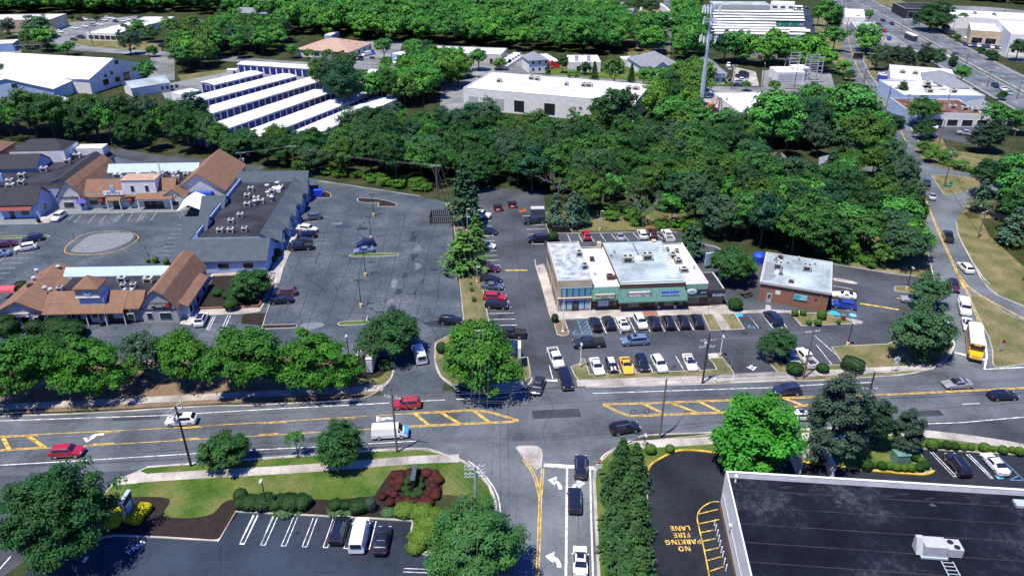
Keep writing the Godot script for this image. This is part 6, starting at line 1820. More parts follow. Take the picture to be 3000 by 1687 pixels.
	windows_row(o,2.0,3.0,4,1.0,1.2,1.4); windows_row(o,2.0,3.0,4,3.8,1.2,1.3)
	o=far_block("white_flat_building","white flat-roofed building with two grey chimneys",[540,590],[840,590],4.2,[530,525],M.siding_white,M.roof_white,0.3)
	w=FW
	for k in 2: bx(o,"chimney",M.galvanised,w*(.25+k*.38),3.0,4.2,1.6,2.6,1.4)
	windows_row(o,w*.3,3.0,2,.2,2.0,2.6)
	far_block("white_shed","plain white shed between the spruces and grey-roofed hall",[1050,560],[1160,555],3.4,[1050,530],M.siding_white,M.roof_white)
	o=far_block("grey_roofed_hall","white hall with broad pale grey shingle roof",[1230,625],[1590,610],4.0,[1300,535],M.siding_white,M.shingle_grey,0,"hip",8.5)
	w=FW
	gable_d(o,w*.24,w*.62,-4.0,6.0,4.0,6.4,M.siding_white,M.shingle_grey,.4)
	far_block("red_panel_store","small red and white shed behind the grey house",[370,580],[450,575],3.2,[380,500],M.red,M.roof_white)
	o=far_block("office_cottage","small office with pale blue hipped roof and dark lettering",[1835,690],[2022,690],4.4,[1830,570],M.siding_white,M.shingle_grey,0,"hip",7.0)
	w=FW
	bx(o,"sign_band",M.siding_pale_blue,w/2,-.45,3.0,w+.8,1.6,.4)
	write(o,"RYAN'S",w*.58,3.9,-.7,1.2,M.ink); write(o,"~9",w*.58,2.95,-.7,.3,M.ink)
	windows_row(o,w*.3,2.6,4,.8,1.4,1.6)
	for k in 3:
		o=far_block("apartment_row",["hindmost","middle","foremost"][k]+" long grey-roofed apartment row beside the tree-lined lane",[[520,560,700][k],[40,105,165][k]],[[1030,1120,1100][k],[75,140,195][k]],5.2,[[530,580,720][k],[15,75,135][k]],M.stucco_tan,M.shingle_grey,0,"gable_u",8.0)
		windows_row(o,4.0,8.0,11,1.0,2.4,1.4); windows_row(o,4.0,8.0,11,3.5,2.4,1.2)
	# big storage yard at the top
	for k in 11:
		var y:=12.5+k*8.2
		var cut:=2352.0 if not k in [6,7] else 2266.0
		frame(px(2085 - k*.6,y+3,3),px(cut+k*1.2,y+6,3))
		var ln:=(px(cut+k*1.2,y+6,3) - px(2085 - k*.6,y+3,3)).length()
		o=bld("storage_row","long white-roofed storage row in the walled yard",ln/2,0,"storage rows in the walled yard")
		var wl:=MB.new(); wl.walls(rb(0,ln,0,5.0),0,2.8); part(o,"wall",wl,M.siding_grey)
		roof_sheet(o,M.roof_white,[[-.4,2.8],[2.5,3.2],[5.4,2.8]],-.4,ln+.4,"u",.15)
		for j in int(ln/6): bx(o,"door",M.siding_white if k!=5 or j<6 else M.sign_green,3+j*6.0,-.03,0,4.8,2.4,.1)
	o=far_block("yard_wall_building","long white building along the left side of the storage yard",[1760,320],[1785,320],3.5,[1700,30],M.siding_white,M.roof_white)
	o=far_block("grey_front_building","grey metal building across the front of the storage yard",[2170,450],[2830,460],5.0,[2150,380],M.siding_grey,M.roof_grey)
	windows_row(o,20.0,12.0,6,.5,5.0,3.0)
	tile(2200,0)
	o=far_block("round_kiosk","round white-roofed kiosk with dark windows in the storage yard",[370,290],[565,300],3.6,[400,265],M.glass,M.roof_white)
	o=far_block("yard_office","white two-storey office at the top of the storage yard",[190,30],[415,40],7.0,[200,5],M.siding_white,M.roof_white)
	windows_row(o,3.0,5.0,8,4.2,3.0,1.6)
	far_block("yard_hall","grey hall at the back of the storage yard",[-350,40],[190,45],6.0,[-340,10],M.siding_grey,M.roof_grey)
	# right-hand side
	o=far_block("white_flat_shop","white flat-roofed workshop seen past the tall trees",[40,1165],[560,1150],5.0,[350,868],M.siding_white,M.roof_white,0.3)
	o=far_block("brick_annex","low brick annex with white roof beside the workshop",[560,1065],[720,1062],3.6,[650,985],M.brick,M.roof_white,0.2)
	windows_row(o,1.6,4.4,3,1.2,1.1,1.4)
	o=far_block("white_mall","sprawling white-roofed shopping building, rear block",[1318,748],[1950,800],5.0,[1345,622],M.siding_white,M.roof_white,0.5)
	w=FW; d=FD
	for k in 3: unit(o,w*(.2+k*.2),d*.5,5.0,2.4,1.8,1.2)
	hip(o,w - 12,w,d*.1,d*.55,5.6,8.4,M.siding_white,M.shingle_grey,6)
	o=far_block("white_mall","sprawling white-roofed shopping building, middle block",[1445,905],[2215,915],5.0,[1400,765],M.siding_pale_blue,M.roof_white,0.5)
	w=FW; d=FD
	for k in 9: bx(o,"roof_duct",M.white,w*(.38+k*.035),d*.45,5.0,2.2,1.0,4.0)
	for k in 5: unit(o,w*(.25+k*.15),d*(.75 - (k % 2)*.5),5.0,2.4,1.8,1.4,M.unit_tan)
	hip(o,w - 9,w+1,d*.5,d*.95,5.6,8.4,M.siding_white,M.shingle_grey,5)
	o=far_block("rusty_roof_shops","shops with rust-brown flat roof and white front band",[1740,1075],[2210,1085],4.4,[1510,935],M.siding_white,M.roof_rust,0.4)
	w=FW; d=FD
	block(o,-8,0,5,d,4.4,M.siding_pale_blue,M.roof_rust,.4)
	windows_row(o,w*.1,5.0,6,.5,3.6,2.2)
	for q in [[.3,.6],[.55,.4],[.75,.3],[.9,.2]]: unit(o,w*q[0],d*q[1],4.4,2.2,1.8,1.2)
	hip(o,w - 1,w+7,d*.3,d*.7,5.0,7.6,M.siding_white,M.shingle_grey,4)
	far_block("gas_kiosk","white kiosk building between the highway and the road",[890,165],[1080,175],4.0,[900,85],M.siding_white,M.roof_white,0.4)
	far_block("grey_kiosk","grey-roofed shop with white sign near the highway",[1010,290],[1240,300],4.4,[1030,205],M.siding_grey,M.roof_grey,0.3)
	o=far_block("dark_showroom","dark flat showroom with glazed corner by the woods",[1460,85],[1890,95],5.5,[1470,30],M.shingle_dark,M.roof_tar,0.4)
	windows_row(o,4.0,4.0,6,.3,3.4,4.0)
	far_block("long_showroom","long white-roofed building below the far woods",[1900,160],[2900,215],6.0,[1900,95],M.siding_white,M.roof_white,0.4)
	o=far_block("car_showroom","cream car showroom with glazed front and white roof",[2080,290],[2450,315],6.5,[2090,215],M.stucco_tan,M.roof_white,0.5)
	windows_row(o,4.0,6.4,7,.3,5.0,3.2)
	far_block("tall_showroom","tall white block beside the car showroom",[2460,330],[2800,350],9.5,[2460,200],M.siding_white,M.roof_white,0.5)
	tile(2200,380)
	o=far_block("bungalow","white bungalow with grey hipped roof among the trees",[660,370],[935,400],3.2,[700,270],M.siding_white,M.shingle_grey,0,"hip",6.4)
	windows_row(o,2.5,3.4,4,1.0,1.6,1.3)
	far_block("timber_shed","weathered open timber shed beside the yard",[215,262],[345,262],3.0,[225,215],M.timber,M.timber)
	far_block("tan_house_wing","cream house wing mostly hidden by the trees",[760,480],[900,500],3.2,[790,420],M.siding_white,M.shingle_grey,0,"gable_u",5.0)
# ---------------------------------------------------------------- masts, poles, wires, signs
func pole(at: Vector3,h: float,label: String,arms: Array,turn: float,m: Material,group:="",cans:=0)->Array:
	var o:=thing("utility_pole",label,"utility pole",flat(at),turn,group)
	var b:=MB.new(); b.tube(Vector3(0,-.2,0),Vector3(0,h,0),.19,.12,8); part(o,"pole",b,m,true)
	var tips:=[]
	for a in arms:
		var c:=MB.new(); c.box(Vector3(0,h - a,-.18),Vector3(2.7,.13,.11)); var ca:=part(o,"crossarm",c,M.galvanised,true)
		for x in [-1.2,-.6,.6,1.2]:
			var s:=MB.new(); s.lathe(Vector3(x,h - a+.06,-.18),[[.05,0],[.09,.08],[.06,.24],[0,.26]],6); part(ca,"insulator",s,M.lamp_white,true)
		if tips.is_empty():
			for x in [-1.2,0.0,1.2]: tips.append(o.transform*Vector3(x,h - a+.3,-.18))
	for k in cans:
		var s:=MB.new(); s.lathe(Vector3(.42 if k % 2 else -.42,h - 2.6,.1),[[0,0],[.26,0],[.28,.8],[.1,.95],[0,.95]],10); part(o,"transformer",s,M.galvanised,true)
	tips.append(o.transform*Vector3(.2,h*.68,0)); tips.append(o.transform*Vector3(.2,h*.62,0))
	if arms.is_empty(): tips.push_front(o.transform*Vector3(0,h - .2,0))
	return tips
func wire(a: Vector3,b: Vector3,sag: float,label: String,m: Material,r:=0.02,group:="overhead wires")->void:
	var q:=MB.new()
	var n:=14
	var last:=a
	for k in range(1,n+1):
		var t:=float(k)/n
		var p:=a.lerp(b,t) - Vector3(0,sag*4.0*t*(1 - t),0)
		q.tube(last,p,r,r,4,false)
		last=p
	solo("overhead_wire",q,m,label,"wire",group)
func span(p: Array,q: Array,label: String,n:=5)->void:
	for k in mini(n,mini(p.size(),q.size())): wire(p[k],q[k],p[k].distance_to(q[k])*.02,label,M.wire_pale if k<3 else M.wire,.018 if k<3 else .03)
func lot_lamp(at: Vector3,h: float,turn: float,label: String,group: String,foot: Material,heads:=2)->void:
	var o:=thing("lamp_post",label,"lamp post",at,turn,group)
	var b:=MB.new(); b.tube(Vector3(0,.7,0),Vector3(0,h,0),.09,.06,8); part(o,"post",b,M.dark_metal,true)
	var f:=MB.new(); f.lathe(Vector3.ZERO,[[.36,0],[.34,.75],[0,.76]],12); part(o,"concrete_foot",f,foot,true)
	for k in heads:
		var s:=1 if k==0 else -1
		var c:=MB.new(); c.box(Vector3(s*.45,h,0),Vector3(.7,.1,.3)); part(o,"lamp_head",c,M.dark_metal,true)
func sign_post(at: Vector3,h: float,turn: float,label: String,face: MB,fm: Material,text:="",tm: Material=null,size:=0.3,posts:=1,group:="")->Node3D:
	var o:=thing("road_sign",label,"sign",at,turn,group)
	for k in posts:
		var b:=MB.new(); b.tube(Vector3((k - (posts - 1)*.5)*.9,0,-.05),Vector3((k - (posts - 1)*.5)*.9,h,-.05),.045,.045,6); part(o,"post",b,M.galvanised,true)
	face.xf=Transform3D.IDENTITY
	part(o,"panel",face,fm,true)
	if text!="":
		var t:=part(o,"lettering",text_mesh(text,size,.02),tm,true)
		t.position=Vector3(0,h - .38,.045)
	return o
func disc(h: float,r: float,sides: int,turn:=0.0)->MB:
	var b:=MB.new()
	b.tube(Vector3(0,h,-.02),Vector3(0,h,.03),r,r,sides)
	return b
func plate(h: float,w: float,hh: float)->MB:
	var b:=MB.new()
	b.box(Vector3(0,h,0),Vector3(w,hh,.05))
	return b
func build_street_things()->void:
	# phone mast
	tile(0,0)
	var mb:=px(2049,345)
	var mt:=hy(mb,20)
	var o:=thing("phone_mast","tall pale blue steel phone mast with antenna clusters","mast",mb)
	for k in 4:
		var s:=MB.new()
		var y0:=mt*k/4.0; var y1:=mt*(k+1)/4.0
		s.tube(Vector3(0,y0,0),Vector3(0,y1,0),1.0 - k*.16,.84 - k*.16,14)
		part(o,"mast_section",s,M.pale_steel,true)
	for lv in [[mt - .8,2.4,4],[mt - 4.5,1.4,2],[mt - 10.5,2.2,3]]:
		for f in 3:
			var a: float=TAU*f/3.0+.4
			var dir:=Vector3(cos(a),0,sin(a)); var side:=Vector3(-dir.z,0,dir.x)
			var fr:=MB.new()
			fr.tube(Vector3(0,lv[0],0),dir*lv[1]+Vector3(0,lv[0],0),.07,.07,5,false)
			fr.tube(dir*lv[1] - side*1.9+Vector3(0,lv[0]+.5,0),dir*lv[1]+side*1.9+Vector3(0,lv[0]+.5,0),.07,.07,5,false)
			fr.tube(dir*lv[1] - side*1.9+Vector3(0,lv[0] - .5,0),dir*lv[1]+side*1.9+Vector3(0,lv[0] - .5,0),.07,.07,5,false)
			var mf:=part(o,"antenna_frame",fr,M.galvanised,true)
			for k in lv[2]:
				var p:=MB.new()
				p.xf=Transform3D(Basis(side,Vector3.UP,dir),dir*(lv[1]+.25)+side*(-1.7+3.4*k/maxf(lv[2] - 1,1))+Vector3(0,lv[0],0))
				p.box(Vector3.ZERO,Vector3(.42,2.3,.25))
				part(mf,"antenna_panel",p,M.white,true)
	# poles along the road
	var grp_p:="utility poles along the main road"
	var pB:=px(559,1367)
	var p1:=pole(pB,hy(pB,1190),"weathered dark utility pole with crossarms on the office verge",[.3,1.2],1.2,M.timber_dark,"",1)
	var q1:=px(1163,1326)
	var p2:=pole(q1,hy(q1,1152),"wooden utility pole beside the pavement near the junction",[.9],-.3,M.timber,"",0)
	var q2:=px(1933,1284)
	var p3:=pole(q2,hy(q2,1109),"bare wooden utility pole on the verge before the fire lane",[],0,M.timber)
	var q3:=px(2058,1125)
	var p4:=pole(q3,hy(q3,975),"dark utility pole with transformer before the parked white cars",[1.6,2.9],.1,M.timber_dark,"",1)
	var q4:=px(2354,1110)
	var p5:=pole(q4,hy(q4,968),"utility pole between clipped bushes at the corner shop",[.4],.2,M.timber)
	var q5:=px(2540,1180)
	var p6:=pole(q5,hy(q5,1090),"utility pole rising behind the grey evergreens",[.2,3.4],0,M.timber_dark,"",0)
	var q6:=px(1397,1560)
	var p7:=pole(q6,hy(q6,1368),"pale green utility pole with stacked crossarms behind the lawn tree",[.1,.6,1.3,1.8],.05,M.pale_steel)
	var q7:=px(1418,1130)
	var p8:=pole(q7,hy(q7,967),"utility pole with white crossarms rising through the street tree",[.3,1.3,2.2],0,M.galvanised)
	var q8:=px(1281,571)
	var p9:=pole(q8,hy(q8,484),"utility pole with flat crossarm at the wood's edge",[.2],0,M.timber)
	var q9:=px(864,506)
	var p10:=pole(q9,hy(q9,428),"utility pole half hidden in the wood behind the plaza",[.2],.4,M.timber)
	var q10:=px(1346,720)
	var p11:=pole(q10,hy(q10,668),"utility pole between the two pines of the planting strip",[.2],.1,M.timber)
	var q11:=px(714,505)
	var p12:=pole(q11,hy(q11,447),"utility pole with transformers behind the restaurant",[.2],.3,M.timber,"",3)
	for q in [[1278,692,612],[1372,760,635],[1398,829,782],[1758,674,618]]:
		var b:=px(q[0]+(92 if q[0]==1278 else 0),q[1])
		var lp:=thing("light_pole","thin pale light pole beside the strip mall car park","pole",b,0.0,"light poles of the strip mall")
		var m:=MB.new(); m.tube(Vector3.ZERO,Vector3(0,hy(b,q[2]),0),.1,.07,7); part(lp,"post",m,M.galvanised,true)
		var m2:=MB.new(); m2.box(Vector3(.35,hy(b,q[2]),0),Vector3(.7,.14,.3)); part(lp,"lamp_head",m2,M.galvanised,true)
		var m3:=MB.new(); m3.lathe(Vector3.ZERO,[[.3,0],[.28,.6],[0,.6]],10); part(lp,"foot",m3,M.base_yellow,true)
	var q12:=px(2766,548)
	var p13:=pole(q12,hy(q12,440),"utility pole on the grass island beside the green sign",[.6],.5,M.timber)
	var q13:=px(2749,432)
	var p14:=pole(q13,hy(q13,352),"utility pole beside the hedge of the upper car park",[],.5,M.timber)
	var q14:=px(2866,697)
	var p15:=pole(q14,hy(q14,620),"utility pole among the trees of the wooded verge",[.3],.6,M.timber)
	var q15:=px(2592,470)
	var p16:=pole(q15,hy(q15,380),"leaning utility pole beside the conifer hedge",[],.5,M.timber)
	for q in [[2595,325,250],[2525,262,200],[2532,250,155],[2480,90,48],[2415,100,58],[2785,120,68],[2640,95,65],[2893,255,205],[2830,195,165],[2220,170,105],[2328,255,185],[2233,255,185],[2147,255,190],[2142,262,195],[272,135,85],[105,90,55],[500,60,30],[1705,225,160],[2950,170,140],[2980,290,235],[2960,440,380],[2690,40,8],[2600,20,0],[2740,30,2],[2945,35,5],[2770,330,285],[2650,345,275]]:
		var b:=px(q[0],q[1])
		pole(b,clampf(hy(b,q[2]),7.0,14.0),"thin utility pole beside a street in the distance",[.2],rng.randf()*3,M.timber,"distant utility poles")
	# spans of wire
	var WL:="thin overhead wire strung between utility poles"
	var far_left:=[]
	for t in p1: far_left.append(t+Vector3(-50,0,3))
	var far_right:=[]
	for t in p6: far_right.append(t+Vector3(52,.5,-4))
	span(p1,far_left,WL); span(p1,p2,WL); span(p2,p7,WL,3); span(p2,p8,WL,3); span(p7,p8,WL,3); span(p8,p11,WL,3)
	span(p2,p3,WL); span(p3,p4,WL); span(p4,p5,WL); span(p5,p6,WL); span(p6,far_right,WL); span(p3,p6,WL,3)
	span(p11,p9,WL,4); span(p9,p10,WL,3); span(p10,p12,WL,3); span(p13,p14,WL); span(p13,p15,WL); span(p14,p16,WL,2)
	var off:=[]
	for t in p15: off.append(t+Vector3(30,1,42))
	span(p15,off,WL,3)
	var off2:=[]
	for t in p14: off2.append(t+Vector3(45,2,-18))
	span(p14,off2,WL,4)
	var off3:=[]
	for t in p7: off3.append(t+Vector3(-1.0,-1.5,30))
	span(p7,off3,WL,4)
	for k in 2:
		var c: Vector3=p3[0].lerp(p2[0],.06+k*.05) - Vector3(0,5.6,0)
		var r:=MB.new()
		for j in 14: r.tube(c+Vector3(cos(TAU*j/14)*.42,sin(TAU*j/14)*.42,0),c+Vector3(cos(TAU*(j+1)/14)*.42,sin(TAU*(j+1)/14)*.42,0),.05,.05,5,false)
		solo("cable_coil",r,M.wire,"black coil of spare cable hung on the wire by bare pole","cable coil","cable coils")
	# lamps of the plaza car park
	for q in [[1095,633,569],[1087,700,635],[1071,808,732],[1058,899,821]]:
		var b:=px(q[0],q[1])
		lot_lamp(b,hy(b,q[2]),0.1,"black twin-head lamp post on yellow base in the plaza car park","lamp posts of the plaza car park",M.base_yellow)
	for q in [[1023,1053,982,0],[2484,1012,944,1],[2657,848,783,1],[278,1700,1632,0],[783,1495,1405,0],[1700,1076,1006,2],[2110,1045,983,2],[602,857,835,0],[1888,1305,1272,0]]:
		var b:=px(q[0],q[1])
		var l2: String=["black lamp post beside the white sign","dark lamp post on yellow base at the corner lawn","lamp post with red and white base on the islet","dark lamp post with pale head in the office lot","black lamp post among the clipped hedge bushes","white lamp post at the car park entrance lawn","white lamp post with crossbar at the roadside lawn","small black lamp post at the brick planter","short dark lamp post by the spruces"][[1023,2484,2657,278,783,1700,2110,602,1888].find(q[0])]
		var lo:=thing("lamp_post",l2,"lamp post",b)
		var hh:=hy(b,q[2])
		var m:=MB.new(); m.tube(Vector3.ZERO,Vector3(0,hh,0),.1,.07,8); part(lo,"post",m,M.white if q[3]==2 else M.dark_metal,true)
		var m2:=MB.new(); m2.box(Vector3(0,hh,.3),Vector3(.35,.14,.8)); part(lo,"lamp_head",m2,M.galvanised,true)
		var m3:=MB.new(); m3.lathe(Vector3.ZERO,[[.32,0],[.3,.7],[0,.72]],10); part(lo,"foot",m3,M.base_yellow if q[3]==1 else M.concrete,true)
	# signs
	tile(750,780)
	var sb:=G(1075,1020)
	o=thing("pylon_sign","tall white slab sign edge on, in the round mulch bed","sign",flat(sb,.14),0.0)
	var sh:=hy(sb,780+885/3.22)
	var m:=MB.new(); m.box(Vector3(0,sh/2+.2,-3.0),Vector3(1.0,sh - .4,6.2)); part(o,"cabinet",m,M.white,true)
	var mt2:=MB.new(); mt2.box(Vector3(0,sh+.06,-3.0),Vector3(1.12,.12,6.3)); part(o,"top_cap",mt2,M.lamp_white,true)
	var mb2:=MB.new(); mb2.box(Vector3(0,.2,-3.0),Vector3(.8,.4,5.6)); part(o,"plinth",mb2,M.galvanised,true)
	for k in 4:
		var st:=MB.new(); st.box(Vector3(-.38+k*.25,sh/2,.12),Vector3(.06,sh - .8,.06)); part(o,"edge_rib",st,M.galvanised,true)
	sb=G(2485,955)
	o=thing("pole_sign","narrow white pole sign edge on at the strip mall entrance","sign",flat(sb,.14))
	sh=hy(sb,780+760/3.22)
	for k in 2:
		m=MB.new(); m.tube(Vector3(-.2+k*.4,0,-.3),Vector3(-.2+k*.4,sh*.6,-.3),.07,.07,7); part(o,"post",m,M.white,true)
	m=MB.new(); m.box(Vector3(0,sh*.75,-.6),Vector3(.5,sh*.5,2.6)); part(o,"cabinet",m,M.white,true)
	tile(1500,380)
	sb=G(1830,1305)
	frame(G(1815,1310),G(1905,1298))
	o=thing("pylon_sign","tall pale grey sign panel at the strip mall side","sign",sb)
	var hs:=hy(sb,380+1160/3.22)
	bx(o,"panel",M.siding_pale_blue,1.8,0,.8,3.6,hs - .8,.4)
	for k in 2: bx(o,"post",M.galvanised,.3+k*3.0,.3,0,.15,hs,.15)
	tile(0,1237)
	frame(G(1195,940),G(1262,832))
	var bl:=(G(1262,832) - G(1195,940)).length()
	o=thing("office_sign","brown and blue office sign board set between clipped yellow bushes","sign",flat(G(1220,900),.14))
	var hs2:=hy(G(1195,940),1237+762/3.22)
	bx(o,"board",M.timber_dark,bl*.5,0,.5,bl,hs2 - .5,.4)
	bx(o,"top_cap",M.pale_steel,bl*.5,0,hs2,bl+.5,.18,.55)
	for k in 2: bx(o,"post",M.stucco_tan,-.12+k*(bl+.24),0,0,.22,hs2,.45)
	bx(o,"tenant_panel",M.glass_pale,bl*.5,-.22,hs2*.42,bl*.75,hs2*.32,.06); bx(o,"tenant_panel",M.glass_pale,bl*.5,-.22,hs2*.22,bl*.75,hs2*.17,.06)
	write(o,"~5",bl*.5,hs2*.86,-.24,.3,M.rust_red)
	tile(750,1237)
	sb=G(1487,660)
	o=thing("monument_sign","dark green monument sign in the ring of barberry bushes","sign",flat(sb,.15))
	m=MB.new(); m.box(Vector3(0,1.1,-1.4),Vector3(.5,2.2,3.2)); part(o,"slab",m,M.black,true)
	m=MB.new(); m.box(Vector3(0,2.25,-1.4),Vector3(.62,.12,3.4)); part(o,"cap",m,M.shingle_blue,true)
	tile(1500,1237)
	sb=G(815,520)
	var st:=sign_post(flat(sb),3.2,.1,"red octagonal stop sign with white board below at side street",disc(2.9,.42,8),M.red,"",null)
	var tt:=part(st,"lettering",text_mesh("STOP",.3,.02),M.lamp_white,true); tt.position=Vector3(0,2.9,.05)
	var pl:=part(st,"lower_panel",plate(2.05,.9,.75),M.lamp_white,true)
	tile(2200,780)
	st=sign_post(flat(G(1880,700),.13),2.8,2.6,"stop sign seen from behind by the corner lawn kerb",disc(2.5,.4,8),M.dark_metal)
	st=sign_post(flat(G(1835,810),.13),2.6,.2,"red and white do-not-enter sign with small green plate",disc(2.3,.42,16),M.red)
	part(st,"white_bar",plate(2.3,.55,.13),M.lamp_white,true); part(st,"lower_panel",plate(1.7,.6,.35),M.sign_green,true)
	st=sign_post(flat(G(2355,815),.13),2.6,.2,"red and white round sign on the dry median island",disc(2.3,.42,16),M.red,"",null,.3,2)
	part(st,"white_bar",plate(2.3,.55,.13),M.lamp_white,true); part(st,"lower_panel",plate(1.6,.7,.5),M.galvanised,true)
	var dm:=MB.new()
	dm.tube(Vector3(0,2.7,-.02),Vector3(0,2.7,.03),.62,.62,4)
	st=sign_post(flat(G(1350,1005),.13),3.2,.1,"white diamond sign with dark symbol on two posts",dm,M.lamp_white,"",null,.3,2)
	for k in 3:
		var sy:=MB.new(); sy.box(Vector3(-.12+k*.12,2.7+(k - 1)*.1,.05),Vector3(.09,.42 - absf(k - 1)*.12,.02)); part(st,"symbol",sy,M.ink,true)
	part(st,"lower_panel",plate(1.85,.55,.35),M.lamp_white,true)
	tile(2200,380)
	st=sign_post(flat(G(1855,590),.13),2.8,.15,"green direction sign on the small grass island",plate(2.2,1.9,1.4),M.sign_green,"",null,.3,2)
	var sh1:=MB.new(); sh1.box(Vector3(-.45,2.55,.04),Vector3(.5,.4,.02)); part(st,"route_shield",sh1,M.lamp_white,true)
	var sh2:=MB.new(); sh2.box(Vector3(.05,2.05,.04),Vector3(1.2,.16,.02)); part(st,"lettering",sh2,M.lamp_white,true)
	var dm2:=MB.new(); dm2.tube(Vector3(0,2.1,-.02),Vector3(0,2.1,.03),.55,.55,4)
	st=sign_post(flat(G(1980,560),.13),2.3,.2,"yellow diamond warning sign with black arrow on grass island",dm2,M.yellow)
	var ar:=MB.new(); ar.box(Vector3(.05,2.1,.05),Vector3(.2,.45,.02)); part(st,"arrow",ar,M.black,true)
	tile(0,1237)
	sign_post(flat(G(325,1420),.02),1.9,.1,"small blue sign beside the large corner tree",plate(1.5,.7,.8),M.glass_blue)
	sign_post(flat(G(1705,415),.13),2.6,.6,"thin sign post seen edge on beside the utility pole",plate(2.2,.12,.7),M.galvanised)
	tile(750,1237)
	sign_post(flat(G(208,358),.13),2.4,1.5,"thin dark sign post on the verge by young tree",plate(2.1,.12,.6),M.dark_metal)
	tile(0,780)
	sign_post(flat(G(2065,1300),.12),2.4,1.5,"thin dark sign post on the pavement verge under trees",plate(2.0,.12,.7),M.dark_metal)
	tile(1500,780)
	sign_post(flat(G(1850,470),.13),2.0,1.3,"dark sign post on the lawn panel before shops",plate(1.8,.5,.35),M.dark_metal)
	sign_post(flat(G(2065,465),.13),1.8,.5,"leaning accessible parking sign post by the blue ramp",plate(1.5,.35,.6),M.dark_metal)
	sign_post(flat(G(2005,1000),.13),1.4,.8,"small tilted yard sign with blue print on roadside lawn",plate(.9,.7,1.0),M.glass_pale)
	sign_post(flat(G(2068,970),.13),2.2,1.5,"thin dark post sign at the lawn corner",plate(1.9,.12,.5),M.dark_metal)
	# bins and dumpsters
	tile(750,380)
	o=thing("recycling_bin","bright blue recycling container on the mulch island","container",flat(G(588,625),.13),.2)
	m=MB.new(); m.box(Vector3(0,.8,0),Vector3(2.2,1.6,1.5)); part(o,"box",m,M.blue_bin,true)
	m=MB.new(); m.box(Vector3(0,1.66,0),Vector3(2.3,.12,1.6)); part(o,"lid",m,M.blue_bin,true)
	for q in [[2280,765,"red dumpster with black lid beside the white pickup"],[2415,735,"red dumpster with domed lid at the wood's edge"]]:
		o=thing("dumpster",q[2],"dumpster",G(q[0],q[1]),.1)
		m=MB.new(); m.quad(Vector3(-1.0,0,.7),Vector3(1.0,0,.7),Vector3(1.1,1.4,.85),Vector3(-1.1,1.4,.85)); m.quad(Vector3(1.0,0,-.7),Vector3(-1.0,0,-.7),Vector3(-1.1,1.4,-.85),Vector3(1.1,1.4,-.85)); m.quad(Vector3(1.0,0,.7),Vector3(1.0,0,-.7),Vector3(1.1,1.4,-.85),Vector3(1.1,1.4,.85)); m.quad(Vector3(-1.0,0,-.7),Vector3(-1.0,0,.7),Vector3(-1.1,1.4,.85),Vector3(-1.1,1.4,-.85)); part(o,"body",m,M.red,true)
		m=MB.new(); m.box(Vector3(0,1.45,0),Vector3(2.3,.14,1.8)); part(o,"lid",m,M.black,true)
		m=MB.new(); m.box(Vector3(0,.7,.86),Vector3(.8,.4,.02)); part(o,"label_panel",m,M.lamp_white,true)
	o=thing("pallet_enclosure","dark timber picket enclosure at the car park edge","enclosure",G(1765,850),.03)
	for e in [[-3.2,0.0,"z"],[3.2,0.0,"z"],[0.0,2.4,"x"],[0.0,-2.4,"x"]]:
		for k in 13:
			var t:=-1.0+k/6.0
			m=MB.new()
			var c:=Vector3(e[0]+(t*3.1 if e[2]=="x" else 0.0),.9,e[1]+(t*2.3 if e[2]=="z" else 0.0))
			m.box(c,Vector3(.3 if e[2]=="x" else .06,1.8,.06 if e[2]=="x" else .24))
			part(o,"picket",m,M.timber_dark,true)
	for k in 5:
		o=thing("traffic_cone","small orange traffic cone stacked by the dumpsters","cone",G(2490+k*14,775 - k*3),0.0,"cones by the dumpsters")
		m=MB.new(); m.lathe(Vector3.ZERO,[[.2,.04],[.05,.7],[0,.7]],8); part(o,"cone",m,M.orange,true)
		m=MB.new(); m.box(Vector3(0,.02,0),Vector3(.46,.04,.46)); part(o,"base",m,M.orange,true)
	tile(1500,380)
	o=thing("box_trailer","dark grey box trailer parked beside the pickup","trailer",G(240,830),.05)
	m=MB.new(); m.box(Vector3(0,1.65,0),Vector3(3.6,2.1,2.0)); part(o,"box",m,paint("grey"),true)
	m=MB.new(); m.box(Vector3(0,2.75,0),Vector3(3.4,.1,1.9)); part(o,"roof",m,M.galvanised,true)
	for x in [-1,1]:
		m=MB.new(); m.tube(Vector3(.3,.36,x*1.02),Vector3(.3,.36,x*.8),.36,.36,12); part(o,"wheel",m,M.rubber,true)
	m=MB.new(); m.tube(Vector3(-1.8,.5,0),Vector3(-2.9,.5,0),.06,.06,5); part(o,"tow_bar",m,M.dark_metal,true)
	for q in [[405,960],[460,965],[515,965]]:
		o=thing("wheeled_bin","black wheeled bin in the shade of the pines","bin",G(q[0],q[1]),0.0,"black bins under the pines")
		m=MB.new(); m.box(Vector3(0,.75,0),Vector3(1.5,1.3,1.2)); part(o,"body",m,M.black,true)
		m=MB.new(); m.box(Vector3(0,1.45,0),Vector3(1.6,.12,1.3)); part(o,"lid",m,M.dark_metal,true)
	tile(2200,780)
	bin_at(flat(G(868,512),.13),M.rust_red,M.timber,"brown barrel bin on the shrub lawn nose","bin",.45,1.2)
	o=thing("utility_cabinet","pale green utility cabinet behind clipped bushes","cabinet",flat(px(2635,1355),.14),.1)
	m=MB.new(); m.box(Vector3(0,.85,0),Vector3(2.0,1.7,1.6)); part(o,"box",m,M.metal_green,true)
	m=MB.new(); m.box(Vector3(0,1.75,0),Vector3(2.1,.12,1.7)); part(o,"lid",m,M.metal_green,true)
	# picnic table, hydrant, substation, yard clutter
	tile(1500,780)
	o=thing("picnic_table","dark picnic table on the lawn beside the brick shop","table",G(2210,275),.4)
	m=MB.new(); m.box(Vector3(0,.75,0),Vector3(2.4,.07,.8)); part(o,"table_top",m,M.timber_dark,true)
